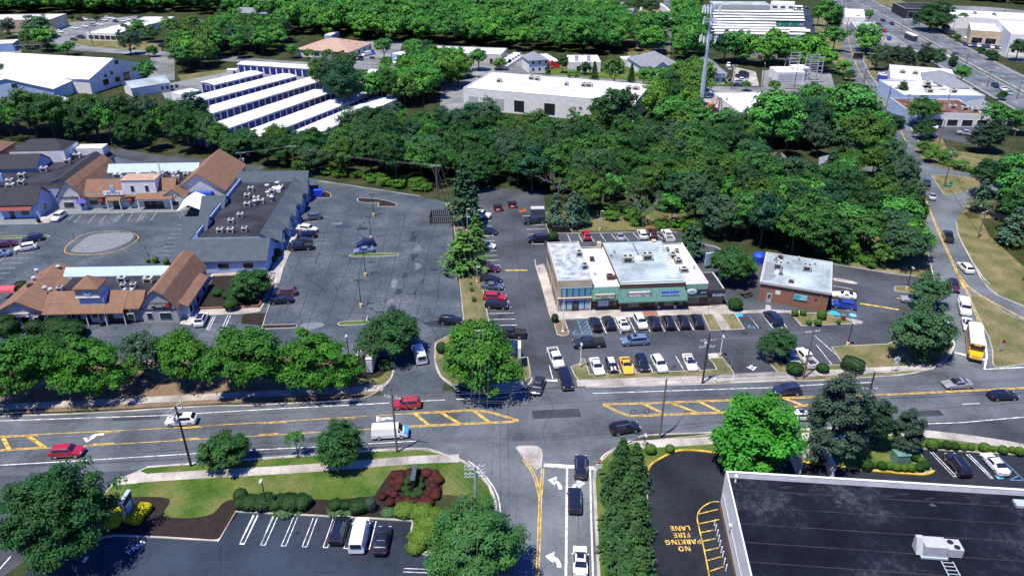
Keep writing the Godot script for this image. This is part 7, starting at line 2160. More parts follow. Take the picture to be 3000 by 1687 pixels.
	for x in [-1,1]:
		m=MB.new(); m.box(Vector3(0,.45,x*.75),Vector3(2.4,.06,.3)); part(o,"bench",m,M.timber_dark,true)
		m=MB.new(); m.box(Vector3(x*.8,.36,0),Vector3(.1,.7,1.4)); part(o,"leg",m,M.timber_dark,true)
	o=thing("fire_hydrant","white fire hydrant on the roadside verge","hydrant",flat(G(1912,1095),.13))
	m=MB.new(); m.lathe(Vector3.ZERO,[[.2,0],[.14,.08],[.14,.55],[.18,.6],[.1,.8],[0,.84]],10); part(o,"body",m,M.white,true)
	m=MB.new(); m.tube(Vector3(-.26,.48,0),Vector3(.26,.48,0),.07,.07,8); part(o,"outlet",m,M.white,true)
	tile(2200,0)
	for q in [[290,700,10.0,4.0],[350,740,12.0,4.4],[460,720,7.0,5.0],[440,680,6.0,4.0]]:
		o=thing("transformer_house","white louvred transformer housing in the fenced substation","transformer",G(q[0],q[1]+25),.05,"substation housings")
		m=MB.new(); m.box(Vector3(0,q[3]/2,0),Vector3(q[2],q[3],5.0)); part(o,"housing",m,M.siding_white,true)
		for k in 5:
			m=MB.new(); m.box(Vector3(0,.6+k*.7,2.52),Vector3(q[2]*.9,.3,.08)); part(o,"louvre",m,M.galvanised,true)
	for q in [[570,770,9.0,11.0],[385,650,7.0,8.0]]:
		o=thing("steel_gantry","grey steel lattice gantry in the substation","gantry",G(q[0],q[1]),.1,"substation gantries")
		for x in [-1,1]:
			for z in [-1,1]:
				m=MB.new(); m.tube(Vector3(x*q[2]*.35,0,z*2.2),Vector3(x*q[2]*.3,q[3],z*2.0),.22,.18,5); part(o,"leg",m,M.galvanised,true)
		for k in 5:
			m=MB.new()
			m.box(Vector3(0,q[3]*(.3+k*.17),2.1),Vector3(q[2]*.75,.25,.25)); part(o,"beam",m,M.galvanised,true)
			m=MB.new()
			m.box(Vector3(0,q[3]*(.3+k*.17),-2.1),Vector3(q[2]*.75,.25,.25)); part(o,"beam",m,M.galvanised,true)
	tile(1500,0)
	rng.seed=5
	for k in 26:
		var p:=G(rng.randf_range(1870,2270),rng.randf_range(985,1065))
		o=thing("equipment_crate","stacked red and grey rental equipment in the yard","equipment",p,rng.randf(),"equipment stored in the yard")
		var sz:=Vector3(rng.randf_range(1.4,3.2),rng.randf_range(.8,1.8),rng.randf_range(1.2,1.8))
		m=MB.new(); m.box(Vector3(0,sz.y*.5+.3,0),sz); part(o,"body",m,[M.red,M.orange,M.white,M.galvanised,M.rust_red,M.sign_blue][k % 6],true)
		for x in [-1,1]:
			m=MB.new(); m.box(Vector3(x*sz.x*.35,.15,0),Vector3(.25,.3,sz.z)); part(o,"skid",m,M.dark_metal,true)
	o=thing("flatbed_truck","white cab truck with long red flatbed in the yard","truck",G(2090,965),-.05+PI/2)
	m=MB.new(); m.box(Vector3(0,1.5,-4.6),Vector3(2.3,2.2,2.0)); part(o,"cab",m,paint("white"),true)
	m=MB.new(); m.box(Vector3(0,1.0,-6.1),Vector3(2.1,1.2,1.2)); part(o,"bonnet",m,paint("white"),true)
	m=MB.new(); m.box(Vector3(0,1.9,-5.62),Vector3(2.0,.8,.1)); part(o,"windshield",m,M.glass,true)
	m=MB.new(); m.box(Vector3(0,1.2,1.2),Vector3(2.4,.5,9.0)); part(o,"flatbed",m,M.red,true)
	for z in [-5.6,2.0,3.6]:
		for x in [-1,1]:
			m=MB.new(); m.tube(Vector3(x*1.15,.5,z),Vector3(x*.8,.5,z),.5,.5,12); part(o,"wheel",m,M.rubber,true)
	o=thing("blue_pool_cover","bright blue round tarpaulin beside the brick shop","tarpaulin",px(2222,768))
	m=MB.new(); m.lathe(Vector3.ZERO,[[1.3,0],[1.35,1.8],[.9,2.3],[0,2.5]],12); part(o,"cover",m,M.blue_bin,true)
	m=MB.new(); m.lathe(Vector3.ZERO,[[1.4,.1],[1.42,.25],[1.4,.3]],12); part(o,"hem",m,M.sign_blue,true)
# ---------------------------------------------------------------- people: bones with radii, joined smoothly and meshed as surface nets
func body_mesh(bones: Array,cell: float)->MB:
	var lo:=Vector3(1e9,1e9,1e9); var hi:=-lo
	for b in bones:
		for p in [b[0],b[1]]:
			lo=lo.min(p - Vector3.ONE*.25); hi=hi.max(p+Vector3.ONE*.25)
	var n:=Vector3i(((hi - lo)/cell).ceil())
	var f:=PackedFloat32Array()
	f.resize((n.x+1)*(n.y+1)*(n.z+1))
	var sx:=1; var sy:=n.x+1; var sz:=(n.x+1)*(n.y+1)
	for z in n.z+1:
		for y in n.y+1:
			for x in n.x+1:
				var p:=lo+Vector3(x,y,z)*cell
				var s:=0.0
				for b in bones:
					var d: Vector3=b[1] - b[0]
					var t:=clampf((p - b[0]).dot(d)/maxf(d.length_squared(),1e-6),0,1)
					s+=exp(-((p - (b[0]+d*t)).length() - lerpf(b[2],b[3],t))*28.0)
				f[x*sx+y*sy+z*sz]=-log(maxf(s,1e-12))/28.0
	var vert:={}
	for z in n.z:
		for y in n.y:
			for x in n.x:
				var acc:=Vector3.ZERO; var cnt:=0
				var base:=x*sx+y*sy+z*sz
				for e in [[0,sx,0],[0,sy,1],[0,sz,2],[sx,sy,1],[sx,sz,2],[sy,sx,0],[sy,sz,2],[sz,sx,0],[sz,sy,1],[sx+sy,sz,2],[sx+sz,sy,1],[sy+sz,sx,0]]:
					var a: int=base+e[0]; var b: int=a+e[1]
					if (f[a]<0)!=(f[b]<0):
						var t: float=f[a]/(f[a] - f[b])
						var q:=Vector3(1 if e[0] in [sx,sx+sy,sx+sz] else 0,1 if e[0] in [sy,sx+sy,sy+sz] else 0,1 if e[0] in [sz,sx+sz,sy+sz] else 0)
						q[e[2]]+=t
						acc+=q; cnt+=1
				if cnt>0: vert[base]=lo+(Vector3(x,y,z)+acc/cnt)*cell
	var out:=MB.new()
	for z in range(1,n.z):
		for y in range(1,n.y):
			for x in range(1,n.x):
				var base:=x*sx+y*sy+z*sz
				for ax in [[sx,sy,sz],[sy,sz,sx],[sz,sx,sy]]:
					if (f[base]<0)!=(f[base+ax[0]]<0):
						var q:=[base,base - ax[1],base - ax[1] - ax[2],base - ax[2]]
						if not (vert.has(q[0]) and vert.has(q[1]) and vert.has(q[2]) and vert.has(q[3])): continue
						if f[base]<0: out.quad(vert[q[0]],vert[q[1]],vert[q[2]],vert[q[3]])
						else: out.quad(vert[q[0]],vert[q[3]],vert[q[2]],vert[q[1]])
	return out
func person(at: Vector3,turn: float,label: String,shirt: Material)->void:
	var V:=func(x: float,y: float,z: float)->Vector3: return Vector3(x,y,z)
	var o:=thing("person",label,"person",at,turn)
	var body:=[[V.call(-.1,.08,.05),V.call(-.1,.5,0),.05,.065],[V.call(-.1,.5,0),V.call(-.09,.92,0),.07,.09],[V.call(.1,.08,-.12),V.call(.11,.5,-.06),.05,.065],[V.call(.11,.5,-.06),V.call(.09,.92,0),.07,.09],
		[V.call(-.1,.05,.05),V.call(-.1,.05,-.12),.045,.04],[V.call(.1,.05,-.12),V.call(.1,.05,-.28),.045,.04],[V.call(0,.95,0),V.call(0,1.4,-.04),.13,.14],[V.call(-.17,1.4,-.04),V.call(.17,1.4,-.04),.07,.07],
		[V.call(0,1.45,-.04),V.call(0,1.58,-.06),.055,.05],[V.call(0,1.66,-.07),V.call(0,1.72,-.06),.09,.095],[V.call(-.2,1.4,-.04),V.call(-.25,1.12,-.1),.055,.045],[V.call(-.25,1.12,-.1),V.call(-.2,.95,-.32),.042,.035],
		[V.call(.2,1.4,-.04),V.call(.25,1.12,-.08),.055,.045],[V.call(.25,1.12,-.08),V.call(.2,1.0,-.32),.042,.035],[V.call(0,1.66,-.15),V.call(0,1.64,-.175),.02,.018]]
	for s in [-1,1]:
		for k in 4: body.append([V.call(s*(.17+k*.022),.97,-.36),V.call(s*(.17+k*.022),.95 - .02*(k % 2),-.45),.012,.01])
		body.append([V.call(s*.16,.98,-.33),V.call(s*.13,1.0,-.39),.013,.011])
	part(o,"body",body_mesh(body,.035),plain("skin",lin(.42,.27,.2),.6),true)
	part(o,"shirt",body_mesh([[V.call(0,.93,0),V.call(0,1.4,-.04),.15,.155],[V.call(-.17,1.4,-.04),V.call(.17,1.4,-.04),.085,.085],[V.call(-.2,1.4,-.04),V.call(-.24,1.2,-.08),.075,.07],[V.call(.2,1.4,-.04),V.call(.24,1.2,-.07),.075,.07]],.035),shirt,true)
	part(o,"trousers",body_mesh([[V.call(-.1,.14,.04),V.call(-.1,.5,0),.075,.085],[V.call(-.1,.5,0),V.call(-.09,.92,0),.085,.11],[V.call(.1,.14,-.11),V.call(.11,.5,-.06),.075,.085],[V.call(.11,.5,-.06),V.call(.09,.92,0),.085,.11],[V.call(-.06,.95,0),V.call(.06,.95,0),.13,.13]],.035),M.ink,true)
	part(o,"hair",body_mesh([[V.call(0,1.7,-.03),V.call(0,1.76,-.04),.1,.09]],.035),M.trim_brown,true)
# ---------------------------------------------------------------- where the vehicles stand
func build_cars()->void:
	rng.seed=12
	tile(0,380)
	where="parked in the plaza courtyard"; grp="cars in the plaza courtyard"
	CA("suv","white",550,815,500,850,"","by the cream gable,")
	CA("suv","navy",300,1022,210,1035); CA("sedan","maroon",40,1075,-60,1085); CA("suv","white",235,1107,130,1125,"","beside the navy SUV,"); CA("sedan","light blue",-15,1165,-110,1175)
	tile(750,380)
	where="parked beside the blue wing shops"; grp="cars beside the blue wing shops"
	CA("suv","grey",530,820,440,832); CA("suv","white",488,932,580,945); CA("suv","black",475,990,380,998); CA("sedan","dark grey",425,1045,330,1055); CA("pickup","black",418,1095,300,1102,"bed_cover")
	where="parked by the grassy lot island"; grp="cars at the lot island"
	CA("suv","navy",1030,1072,935,1085); CA("sedan","light blue",1015,1130,920,1140)
	where="parked along the planting strip"; grp="cars along the planting strip"
	CA("pickup","white",2110,795,2210,805); CA("sedan","black",2190,950,2245,958); CA("sedan","white",2165,1085,2235,1092,"black_roof"); CA("sedan","maroon",2200,1300,2290,1308); CA("sedan","black",2215,1405,2310,1412)
	tile(750,780)
	CA("sedan","grey",2230,178,2330,185); CA("suv","red",2250,288,2360,295); CA("suv","black",2270,358,2380,366); CA("pickup","dark grey",2400,622,2300,618,"bed_cover"); CA("suv","navy",2440,765,2420,700)
	where="parked beside the brick planter"; grp="cars beside the brick planter"
	CA("suv","brown",275,242,170,250); CA("sedan","black",235,312,120,320)
	where="standing in the plaza driveway"; grp=""
	CA("van","white",1538,820,1510,740)
	where="parked at the edge of the plaza lot near the street tree"
	CA("suv","black",1835,508,1950,515,"rails")
	where="driving left on the main road"; grp="cars driving left on the main road"
	CA("suv","red",1420,1292,1300,1298,"rails")
	tile(0,780)
	where="parked nose in beside the grey gable"; grp=""
	CA("suv","white",1893,497,1925,430,"black_roof")
	tile(1500,380)
	where="parked under the pines behind the shops"; grp="cars parked behind the shops"
	CA("pickup","dark grey",215,850,120,856,"cap"); CA("bigsuv","black",250,1023,150,1030,"rails")
	CA("suv","red",700,993,685,950); CA("sedan","silver",1020,1000,1005,960); CA("suv","white",1230,983,1210,940); CA("suv","maroon",1330,978,1320,935); CA("pickup","white",1470,990,1432,930)
	person(G(1430,1058),1.0,"person in a blue shirt standing behind the white pickup",M.sign_blue)
	tile(1500,780)
	where="parked nose in before the green-roofed shops"; grp="cars before the green-roofed shops"
	CA("jeep","black",785,540,755,480,"spare"); CA("suv","black",915,528,890,475); CA("coupe","white",1050,535,1022,475,"sunroof"); CA("suv","white",1212,518,1245,575,"","backed in,"); CA("suv","black",1345,528,1318,472); CA("suv","black",1480,523,1455,468,"rails"); CA("suv","black",1617,518,1590,460); CA("suv","black",1747,512,1718,455)
	where="driving along the strip mall car park"; grp=""
	CA("pickup","dark grey",725,714,590,722,"bed_cover"); CA("minivan","light blue",1160,697,1035,705,"sunroof")
	where="at the strip mall driveway"
	CA("pickup","white",412,858,450,945); CA("bigsuv","black",505,1062,535,1160); CA("sedan","dark grey",247,1117,222,1190)
	where="parked facing the road"; grp="cars parked facing the road"
	CA("sedan","white",800,937,828,1005); CA("mini","black",942,929,968,995,"stripes","with white roof and stripes"); CA("coupe","yellow",1083,930,1108,1000); CA("suv","black",1232,910,1260,980); CA("suv","white",1390,915,1432,985); CA("sedan","white",1680,899,1710,965,"sunroof")
	tile(2200,780)
	where="parked by the brick corner shop"; grp="cars by the brick corner shop"
	CA("minivan","navy",215,482,150,415); CA("coupe","white",885,265,780,252); CA("suv","blue",885,360,785,345); CA("suv","silver",1540,312,1440,300); CA("suv","navy",1570,540,1520,480)
	where="parked between the clipped bushes"; grp="cars between the clipped bushes"
	CA("sedan","silver",388,860,340,800); CA("pickup","white",525,855,450,775)
	where="driving left on the main road"; grp="cars driving left on the main road"
	CA("suv","navy",345,1165,215,1172); CA("sedan","silver",1955,1102,1825,1108,"sunroof")
	where="driving right on the main road"; grp="cars driving right on the main road"
	CA("sedan","black",2385,1210,2525,1205); CA("mini","white",475,1402,590,1398,"sunroof")
	where="waiting on the cross road"; grp="cars on the cross road"
	CA("suv","maroon",1920,182,1945,245,"black_roof"); CA("pickup","white",2022,382,2040,450,"cap"); CA("sedan","white",2054,542,2072,610,"sunroof")
	school_bus(G(2120,722,1.4),G(2132,830,1.4))
	tile(2200,380)
	CA("pickup","dark grey",1868,997,1850,930); CA("suv","white",2033,1297,1975,1240); CA("sedan","silver",1717,622,1705,560); CA("sedan","white",1610,682,1620,740); CA("sedan","navy",1668,492,1655,440)
	where="parked in the yard behind the bungalow"; grp="cars by the bungalow"
	CA("suv","white",295,362,340,385); CA("suv","black",350,420,355,455)
	tile(1500,1237)
	where="waiting at the side street stop line"; grp="cars on the side street"
	CA("suv","black",650,415,655,300,"rails"); CA("suv","black",592,732,590,600); CA("sedan","white",645,1300,642,1150,"sunroof","farther back,")
	where="turning right out of the side street"; grp=""
	CA("suv","black",1065,48,1185,28,"rails")
	tile(0,1237)
	where="driving right behind the large corner tree"
	CA("suv","red",625,272,740,266)
	where="driving left below the street trees"
	CA("suv","white",1705,-25,1550,-15,"sunroof")
	tile(750,1237)
	where="driving right past the small trees"
	CA("van","white",1265,87,1400,80,"blue_front","with bright blue front")
	where="parked in the office lot"; grp="cars in the office lot"
	CA("suv","black",785,1012,825,890,"rails"); CA("van","white",975,1052,1005,915,"rack","with ladder rack"); CA("sedan","black",1190,1107,1222,960)
	tile(2200,1237)
	where="parked by the lot's clipped bushes"; grp="cars by the lot's bushes"
	CA("suv","black",1960,397,1870,285,"rails"); CA("sedan","white",2310,383,2210,275)
	# farther off
	tile(2200,0)
	where="in the upper car park by the rusty-roofed shops"; grp="cars in the upper car park"
	for q in [["pickup","silver",2040,1250,1955,1240],["sedan","white",1730,1125,1745,1160],["suv","maroon",1790,1130,1800,1165],["sedan","navy",1925,1140,1960,1170],["suv","dark grey",2165,1187,2120,1210],["sedan","navy",1705,1265,1770,1285],["suv","dark grey",1450,1070,1480,1100],["van","white",1690,1185,1760,1195]]: CA(q[0],q[1],q[2],q[3],q[4],q[5])
	where="parked beside the white shopping building"; grp="cars beside the white shopping building"
	for q in [["sedan","white",1260,700,1320,710],["van","blue",1260,742,1330,745],["suv","teal",1300,782,1350,785],["pickup","navy",1310,842,1380,855],["sedan","white",1375,815,1400,835],["suv","white",1355,905,1385,920]]: CA(q[0],q[1],q[2],q[3],q[4],q[5])
	where="driving on the highway"; grp="cars on the highway"
	for q in [["suv","navy",1250,188,1290,210],["suv","navy",1335,222,1370,240],["suv","navy",2312,803,2360,830],["sedan","white",2390,835,2430,860],["sedan","white",1870,525,1830,505],["sedan","silver",2440,870,2480,890]]: CA(q[0],q[1],q[2],q[3],q[4],q[5])
	where="by the kiosk beside the highway"; grp="cars by the highway kiosk"
	for q in [["suv","red",1260,290,1300,300],["suv","blue",1310,362,1330,385],["sedan","white",1235,350,1250,380],["sedan","white",960,285,960,310],["sedan","maroon",1210,225,1240,235],["suv","white",965,265,965,290]]: CA(q[0],q[1],q[2],q[3],q[4],q[5])
	where="parked at the car showroom"; grp="cars at the car showroom"
	rng.seed=40
	for k in 26:
		var row:=k % 2
		CA(["sedan","suv"][rng.randi() % 2],["white","silver","blue","navy","dark grey","white","teal"][rng.randi() % 7],2030+(k/2)*42,345+row*70+(k/2)*4,2050+(k/2)*42,375+row*70+(k/2)*4)
	where="parked near the brick annex"; grp="cars near the brick annex"
	for q in [["van","white",702,1155,702,1190],["suv","dark grey",642,915,650,935],["sedan","white",707,927,712,945],["suv","navy",20,1195,60,1200]]: CA(q[0],q[1],q[2],q[3],q[4],q[5])
	city_bus(G(1515,345,1.6),G(1470,325,1.6))
	tile(1500,0)
	where="parked on the gravel beside the pale office"; grp="cars beside the pale office"
	for q in [["suv","black",2192,687,2230,690],["pickup","navy",2175,712,2215,716],["pickup","white",2170,750,2120,752],["suv","silver",2135,772,2090,775],["sedan","dark grey",2125,795,2165,798],["suv","white",2045,610,2045,635],["sedan","silver",2050,640,2070,655]]: CA(q[0],q[1],q[2],q[3],q[4],q[5])
	where="parked in the equipment yard"; grp="vehicles in the equipment yard"
	CA("pickup","black",2100,1082,2030,1080); CA("van","white",1842,858,1842,885); CA("van","white",2040,1180,2040,1230); CA("pickup","white",2120,1240,2120,1270)
	tile(750,0)
	where="parked by the hip-roofed building"; grp="vehicles by the hip-roofed building"
	for q in [["van","white",1040,508,990,520],["sedan","dark grey",985,550,1000,560],["van","white",1330,578,1300,588],["sedan","blue",1100,492,1110,500]]: CA(q[0],q[1],q[2],q[3],q[4],q[5])
	where="in the row of white work vans"; grp="white work vans in a row"
	for k in 8: CA("van","white",2300+k*25,632 - k*16,2340+k*25,636 - k*16)
	tile(0,0)
	where="parked in the lot by the tan warehouse"; grp="cars in the far left lot"
	rng.seed=41
	for q in [[690,367],[755,345],[700,260],[795,242],[870,232],[935,225],[745,178],[795,178],[850,182],[905,170],[980,183],[1010,165],[1085,198],[1150,192],[1060,170],[1200,180],[520,285],[560,295],[1890,225],[1895,255],[1840,292],[1905,290],[1890,195]]:
		CA(["suv","sedan","pickup"][rng.randi() % 3],["white","silver","navy","dark grey","white"][rng.randi() % 5],q[0],q[1],q[0]+40,q[1]+6)
	where="on the back street beside the round tree"; grp=""
	CA("pickup","black",1535,427,1490,424)
func school_bus(c: Vector3,nose: Vector3)->void:
	var d:=nose - c
	var o:=thing("school_bus","yellow school bus with white roof waiting at the stop line","bus",flat(c,.03),atan2(-d.x,-d.z))
	var Yl:=paint("yellow")
	var b:=MB.new()
	for s in [[-3.4,4.9,1.2,2.55]]:
		b.box(Vector3(0,1.3,.75),Vector3(2.44,1.5,8.3))
	part(o,"body",b,Yl,true)
	var up:=MB.new(); up.box(Vector3(0,2.72,.75),Vector3(2.4,.34,8.2)); part(o,"upper_body",up,Yl,true)
	var rf:=MB.new()
	for k in 8:
		var t0:=PI*k/8; var t1:=PI*(k+1)/8
		rf.quad(Vector3(cos(t0)*1.2,2.88+sin(t0)*.3,4.85),Vector3(cos(t0)*1.2,2.88+sin(t0)*.3,-3.35),Vector3(cos(t1)*1.2,2.88+sin(t1)*.3,-3.35),Vector3(cos(t1)*1.2,2.88+sin(t1)*.3,4.85))
		for z in [4.85,-3.35]: rf.tri(Vector3(0,2.88,z),Vector3(cos(t0)*1.2,2.88+sin(t0)*.3,z),Vector3(cos(t1)*1.2,2.88+sin(t1)*.3,z))
	part(o,"roof",rf,M.white,true)
	var bn:=MB.new(); bn.quad(Vector3(-1.0,.55,-4.9),Vector3(-1.0,1.35,-4.85),Vector3(1.0,1.35,-4.85),Vector3(1.0,.55,-4.9)); bn.quad(Vector3(-1.0,1.35,-4.85),Vector3(-1.1,1.6,-3.4),Vector3(1.1,1.6,-3.4),Vector3(1.0,1.35,-4.85)); bn.quad(Vector3(1.0,.55,-4.9),Vector3(1.0,1.35,-4.85),Vector3(1.1,1.6,-3.4),Vector3(1.1,.55,-3.4)); bn.quad(Vector3(-1.0,.55,-4.9),Vector3(-1.1,.55,-3.4),Vector3(-1.1,1.6,-3.4),Vector3(-1.0,1.35,-4.85)); part(o,"bonnet",bn,Yl,true)
	var ws:=MB.new(); ws.box(Vector3(0,2.1,-3.42),Vector3(2.1,.8,.1)); part(o,"windshield",ws,M.glass,true)
	for x in [-1,1]:
		for k in 9:
			var w:=MB.new(); w.box(Vector3(x*1.19,2.3,-2.7+k*.86),Vector3(.1,.55,.74)); part(o,"side_window",w,M.glass,true)
		var st:=MB.new(); st.box(Vector3(x*1.225,1.5,.75),Vector3(.03,.1,8.2)); part(o,"rub_rail",st,M.black,true)
		for z in [-3.9,2.6]:
			var wh:=MB.new(); wh.tube(Vector3(x*1.18,.5,z),Vector3(x*.85,.5,z),.5,.5,14); part(o,"wheel",wh,M.rubber,true)
		var hl:=MB.new(); hl.box(Vector3(x*.8,.95,-4.9),Vector3(.25,.25,.08)); part(o,"headlight",hl,M.lamp_white,true)
		var sg:=MB.new(); sg.box(Vector3(x*.85,2.7,-3.42),Vector3(.5,.22,.1)); part(o,"warning_lamp",sg,M.black,true)
	var bp:=MB.new(); bp.box(Vector3(0,.55,-4.95),Vector3(2.2,.3,.15)); part(o,"bumper",bp,M.black,true)
	for k in 2:
		var h:=MB.new(); h.box(Vector3(0,3.2,-1.0+k*4.0),Vector3(.7,.08,.6)); part(o,"roof_hatch",h,M.white,true)
func city_bus(c: Vector3,nose: Vector3)->void:
	var d:=nose - c
	var o:=thing("city_bus","white and black city bus driving on the highway","bus",flat(c,.03),atan2(-d.x,-d.z))
	var b:=MB.new(); b.box(Vector3(0,1.05,0),Vector3(2.5,1.5,11.5)); part(o,"body",b,M.ink,true)
	var r:=MB.new(); r.box(Vector3(0,2.95,0),Vector3(2.5,.4,11.5)); part(o,"roof",r,M.white,true)
	var g:=MB.new(); g.box(Vector3(0,2.27,0),Vector3(2.44,.98,11.4)); part(o,"windows",g,M.glass,true)
	for x in [-1,1]:
		for z in [-3.6,3.4]:
			var wh:=MB.new(); wh.tube(Vector3(x*1.26,.5,z),Vector3(x*.9,.5,z),.5,.5,12); part(o,"wheel",wh,M.rubber,true)
# ---------------------------------------------------------------- where the plants grow
func build_plants()->void:
	rng.seed=4
	tile(0,780)
	var sl:="round street tree with bright green crown on the frontage strip"
	var sg:="street trees along the frontage"
	TR("street",180,925,690,.95,sl,sg,1); TR("street",840,900,600,1.02,sl,sg,0); TR("street",1700,830,520,1.1,sl,sg,2); TR("street",2300,870,680,.98,sl,sg,1)
	TR("grey",1345,800,440,1.3,"greyer loose-leaved tree between the frontage street trees","",0)
	TR("dense",590,610,330,.6,"low dark tree before the brick shop fronts","",0)
	tile(750,780)
	TR("street",560,855,610,1.0,sl,sg,0)
	TR("dense",1285,600,550,.85,"dark round tree over the plaza driveway corner","",0)
	TR("street",2080,800,760,.92,"wide bright street tree pierced by a utility pole","",2)
	BU("low_cover",1230,930,150,.35,"low blue-green juniper beside the driveway kerb"); BU("hedge",880,920,150,.9,"dark clipped bush beside the white slab sign"); BU("ball",1750,770,110,.9,"round bush at the divider lawn tip")
	for q in [[2055,310,42],[2035,215,34],[2028,162,24],[2024,98,24]]: BU("ball_lime",q[0],q[1],q[2],1.3,"small clipped bush in the planting strip","small bushes of the planting strip")
	tile(0,1237)
	TR("big",480,835,1000,1.02,"large dense dark tree at the office lot corner","",0)
	TR("dense",2110,260,470,.8,"small spreading tree beside the office pavement","",1)
	tile(750,1237)
	TR("thin",365,160,240,1.5,"slender half bare tree on the verge","",0); TR("dense",800,200,500,.95,"bushy young tree on the verge by the pavement","",2)
	TR("big",2040,1160,940,.95,"big light-leaved tree over the office lot corner","",1)
	# hedges of the office lot
	for q in [[80,755,190,.55],[200,760,170,.55],[320,760,190,.6],[430,755,170,.6],[745,785,120,.75],[845,790,90,.9],[960,795,160,.7],[-60,760,170,.55],[-150,765,120,.7]]: BU("hedge",q[0],q[1],q[2],q[3],"dark clipped bush in the hedge row above the parking bays","hedge bushes of the office lot",.14)
	BU("blue_bush",1078,780,115,1.2,"rounded blue-green bush at the hedge end","",.14)
	BU("ball",-148,695,140,1.0,"dark round clipped bush at the lawn's edge","",.14)
	for q in [[1400,830,190],[1560,850,200],[1620,960,230],[1560,1080,230],[1500,1180,160],[1680,880,170]]: BU("juniper_bush",q[0],q[1],q[2],.45,"spreading yellow-green juniper beside the parking bay","junipers beside the parking bays",.14)
	for q in [[270,825,200],[400,830,100],[750,835,150],[880,840,110],[1240,850,120]]: BU("low_cover",q[0],q[1],q[2],.18,"low green ground cover along the lot kerb","ground cover patches at the kerb",.14)
	rng.seed=9
	for q in [[1300,500],[1370,490],[1450,480],[1530,478],[1610,480],[1690,490],[1720,540],[1290,570],[1340,610],[1250,660],[1190,700],[1300,680],[1670,600],[1700,650],[1640,640],[1360,550],[1660,540],[1280,640],[1350,740],[1430,740],[1500,745],[1260,755],[1590,720],[1610,690],[1690,690],[1620,755],[1550,765]]: BU("barberry" if rng.randf()<.6 else "barberry_red",q[0],q[1],rng.randf_range(75,115),.62,"dark red barberry bush in the ring around the monument sign","barberry bushes around the sign",.14)
	for q in [[1420,560],[1410,630],[1430,680],[1540,540],[1550,600],[1540,670],[1490,690],[1450,530],[1520,640]]: BU("ball",q[0],q[1],85,.7,"green bush inside the barberry ring","green bushes around the monument sign",.14)
	tile(0,1237)
	var ya:=G(1240,985); var yb:=G(1390,810)
	var dv:=yb - ya
	for k in 2: bush("hedge_yellow",flat(ya.lerp(yb,.25+k*.5),.14),Vector3(2.1,1.15,dv.length()*.52),atan2(dv.x,dv.z),"hedge","yellow clipped box hedge in front of the office sign","yellow hedge blocks before the sign")
	bush("hedge_yellow",flat(G(1105,935),.14),Vector3(2.0,1.1,3.4),atan2(dv.x,dv.z),"hedge","yellow-green clipped hedge block behind the office sign")
	# spruce row, maple, grey evergreens at the lower right
	tile(1500,1237)
	var k2:=0
	for q in [[1040,330,300,1.9],[1165,370,300,1.8],[985,510,300,1.7],[1140,590,330,1.7],[1030,760,350,1.6],[1180,860,340,1.5],[1040,1010,380,1.5],[1170,1110,380,1.5],[1070,1280,400,1.4],[1210,1340,380,1.4],[1090,1520,420,1.4],[1220,1580,400,1.3]]:
		TR("spruce",q[0],q[1],q[2],q[3],"dense green spruce in the row beside the side street","spruces in the row",k2 % 2); k2+=1
	for q in [[1310,255,110],[1490,250,90]]: BU("ball_lime",q[0],q[1],q[2],.8,"light green bush near the spruce row","bushes near the spruce row")
	TR("maple",2330,110,830,.92,"bright green maple above the fire lane kerb","",0)
	tile(2200,780)
	TR("juniper",830,1380,570,1.75,"tall grey-green evergreen on the fire lane verge","",0); TR("juniper",1235,1460,320,1.9,"dark evergreen between two grey ones on the verge","",1); TR("juniper",1485,1530,290,1.75,"smaller grey evergreen at the end of the verge","",0)
	TR("grey",1640,560,560,1.15,"tall loose-leaved tree at the corner shop exit","",1); TR("dense",1640,660,420,.9,"dark tree leaning over the corner lawn","",0); TR("grey",1700,200,380,1.0,"grey-leaved tree top beside the cross road","",1)
	TR("dense",280,705,330,.95,"round dark tree over the parked silver sedan","",0)
	for q in [[418,440,65,1.0],[495,435,60,1.0],[673,460,90,1.0],[550,530,55,.9],[637,530,70,.9],[830,525,40,1.1]]: BU("ball_lime",q[0],q[1],q[2],q[3],"round clipped bush on the brick shop's lawn","clipped bushes at the brick shop",.13)
	for q in [[420,965,165,.65],[683,960,120,.7]]: BU("ball",q[0],q[1],q[2],q[3],"broad clipped bush at the roadside parking bay","broad bushes at the roadside bays",.13)
	var hd:=BU("hedge",965,930,160,.7,"large clipped hedge block on the corner lawn","",.13)
	hd.name="hedge_block"
	hd.rotation.y=.9; hd.scale.z*=1.25
	for q in [[1820,590,110],[1790,520,70]]: BU("hedge",q[0],q[1],q[2],.6,"low clipped hedge along the cross road kerb","hedges along the cross road",.13)
	tile(2200,1237)
	for q in [[1095,400,120],[1160,410,60],[1240,410,90],[1310,410,80],[1380,425,85],[1450,430,80],[1515,430,85],[1600,425,90],[1650,400,90],[1620,365,80],[1560,335,80],[1715,210,110],[1780,215,70],[1855,215,90],[1930,225,85],[2010,235,70],[2080,235,70],[2210,240,100],[2290,255,50],[2385,260,90],[2470,260,70],[2540,275,90]]: BU("ball_lime" if rng.randf()<.4 else "ball",q[0],q[1],q[2],.85,"round clipped bush in the bed above the black roof","clipped bushes of the lower right lot",.14)
	# plaza planting
	tile(0,780)
	TR("dense",2370,150,400,.82,"round dark tree in the brick planter","",1)
	for q in [[2050,243,115],[2140,268,105],[2200,300,130],[2168,355,150]]: BU("ball",q[0],q[1],q[2],.55,"low clipped bush in the brick planter","clipped bushes in the planter",.5)
	BU("hedge",190,195,110,.8,"dark bush behind the clock tower shops","",.02)
	tile(750,380)
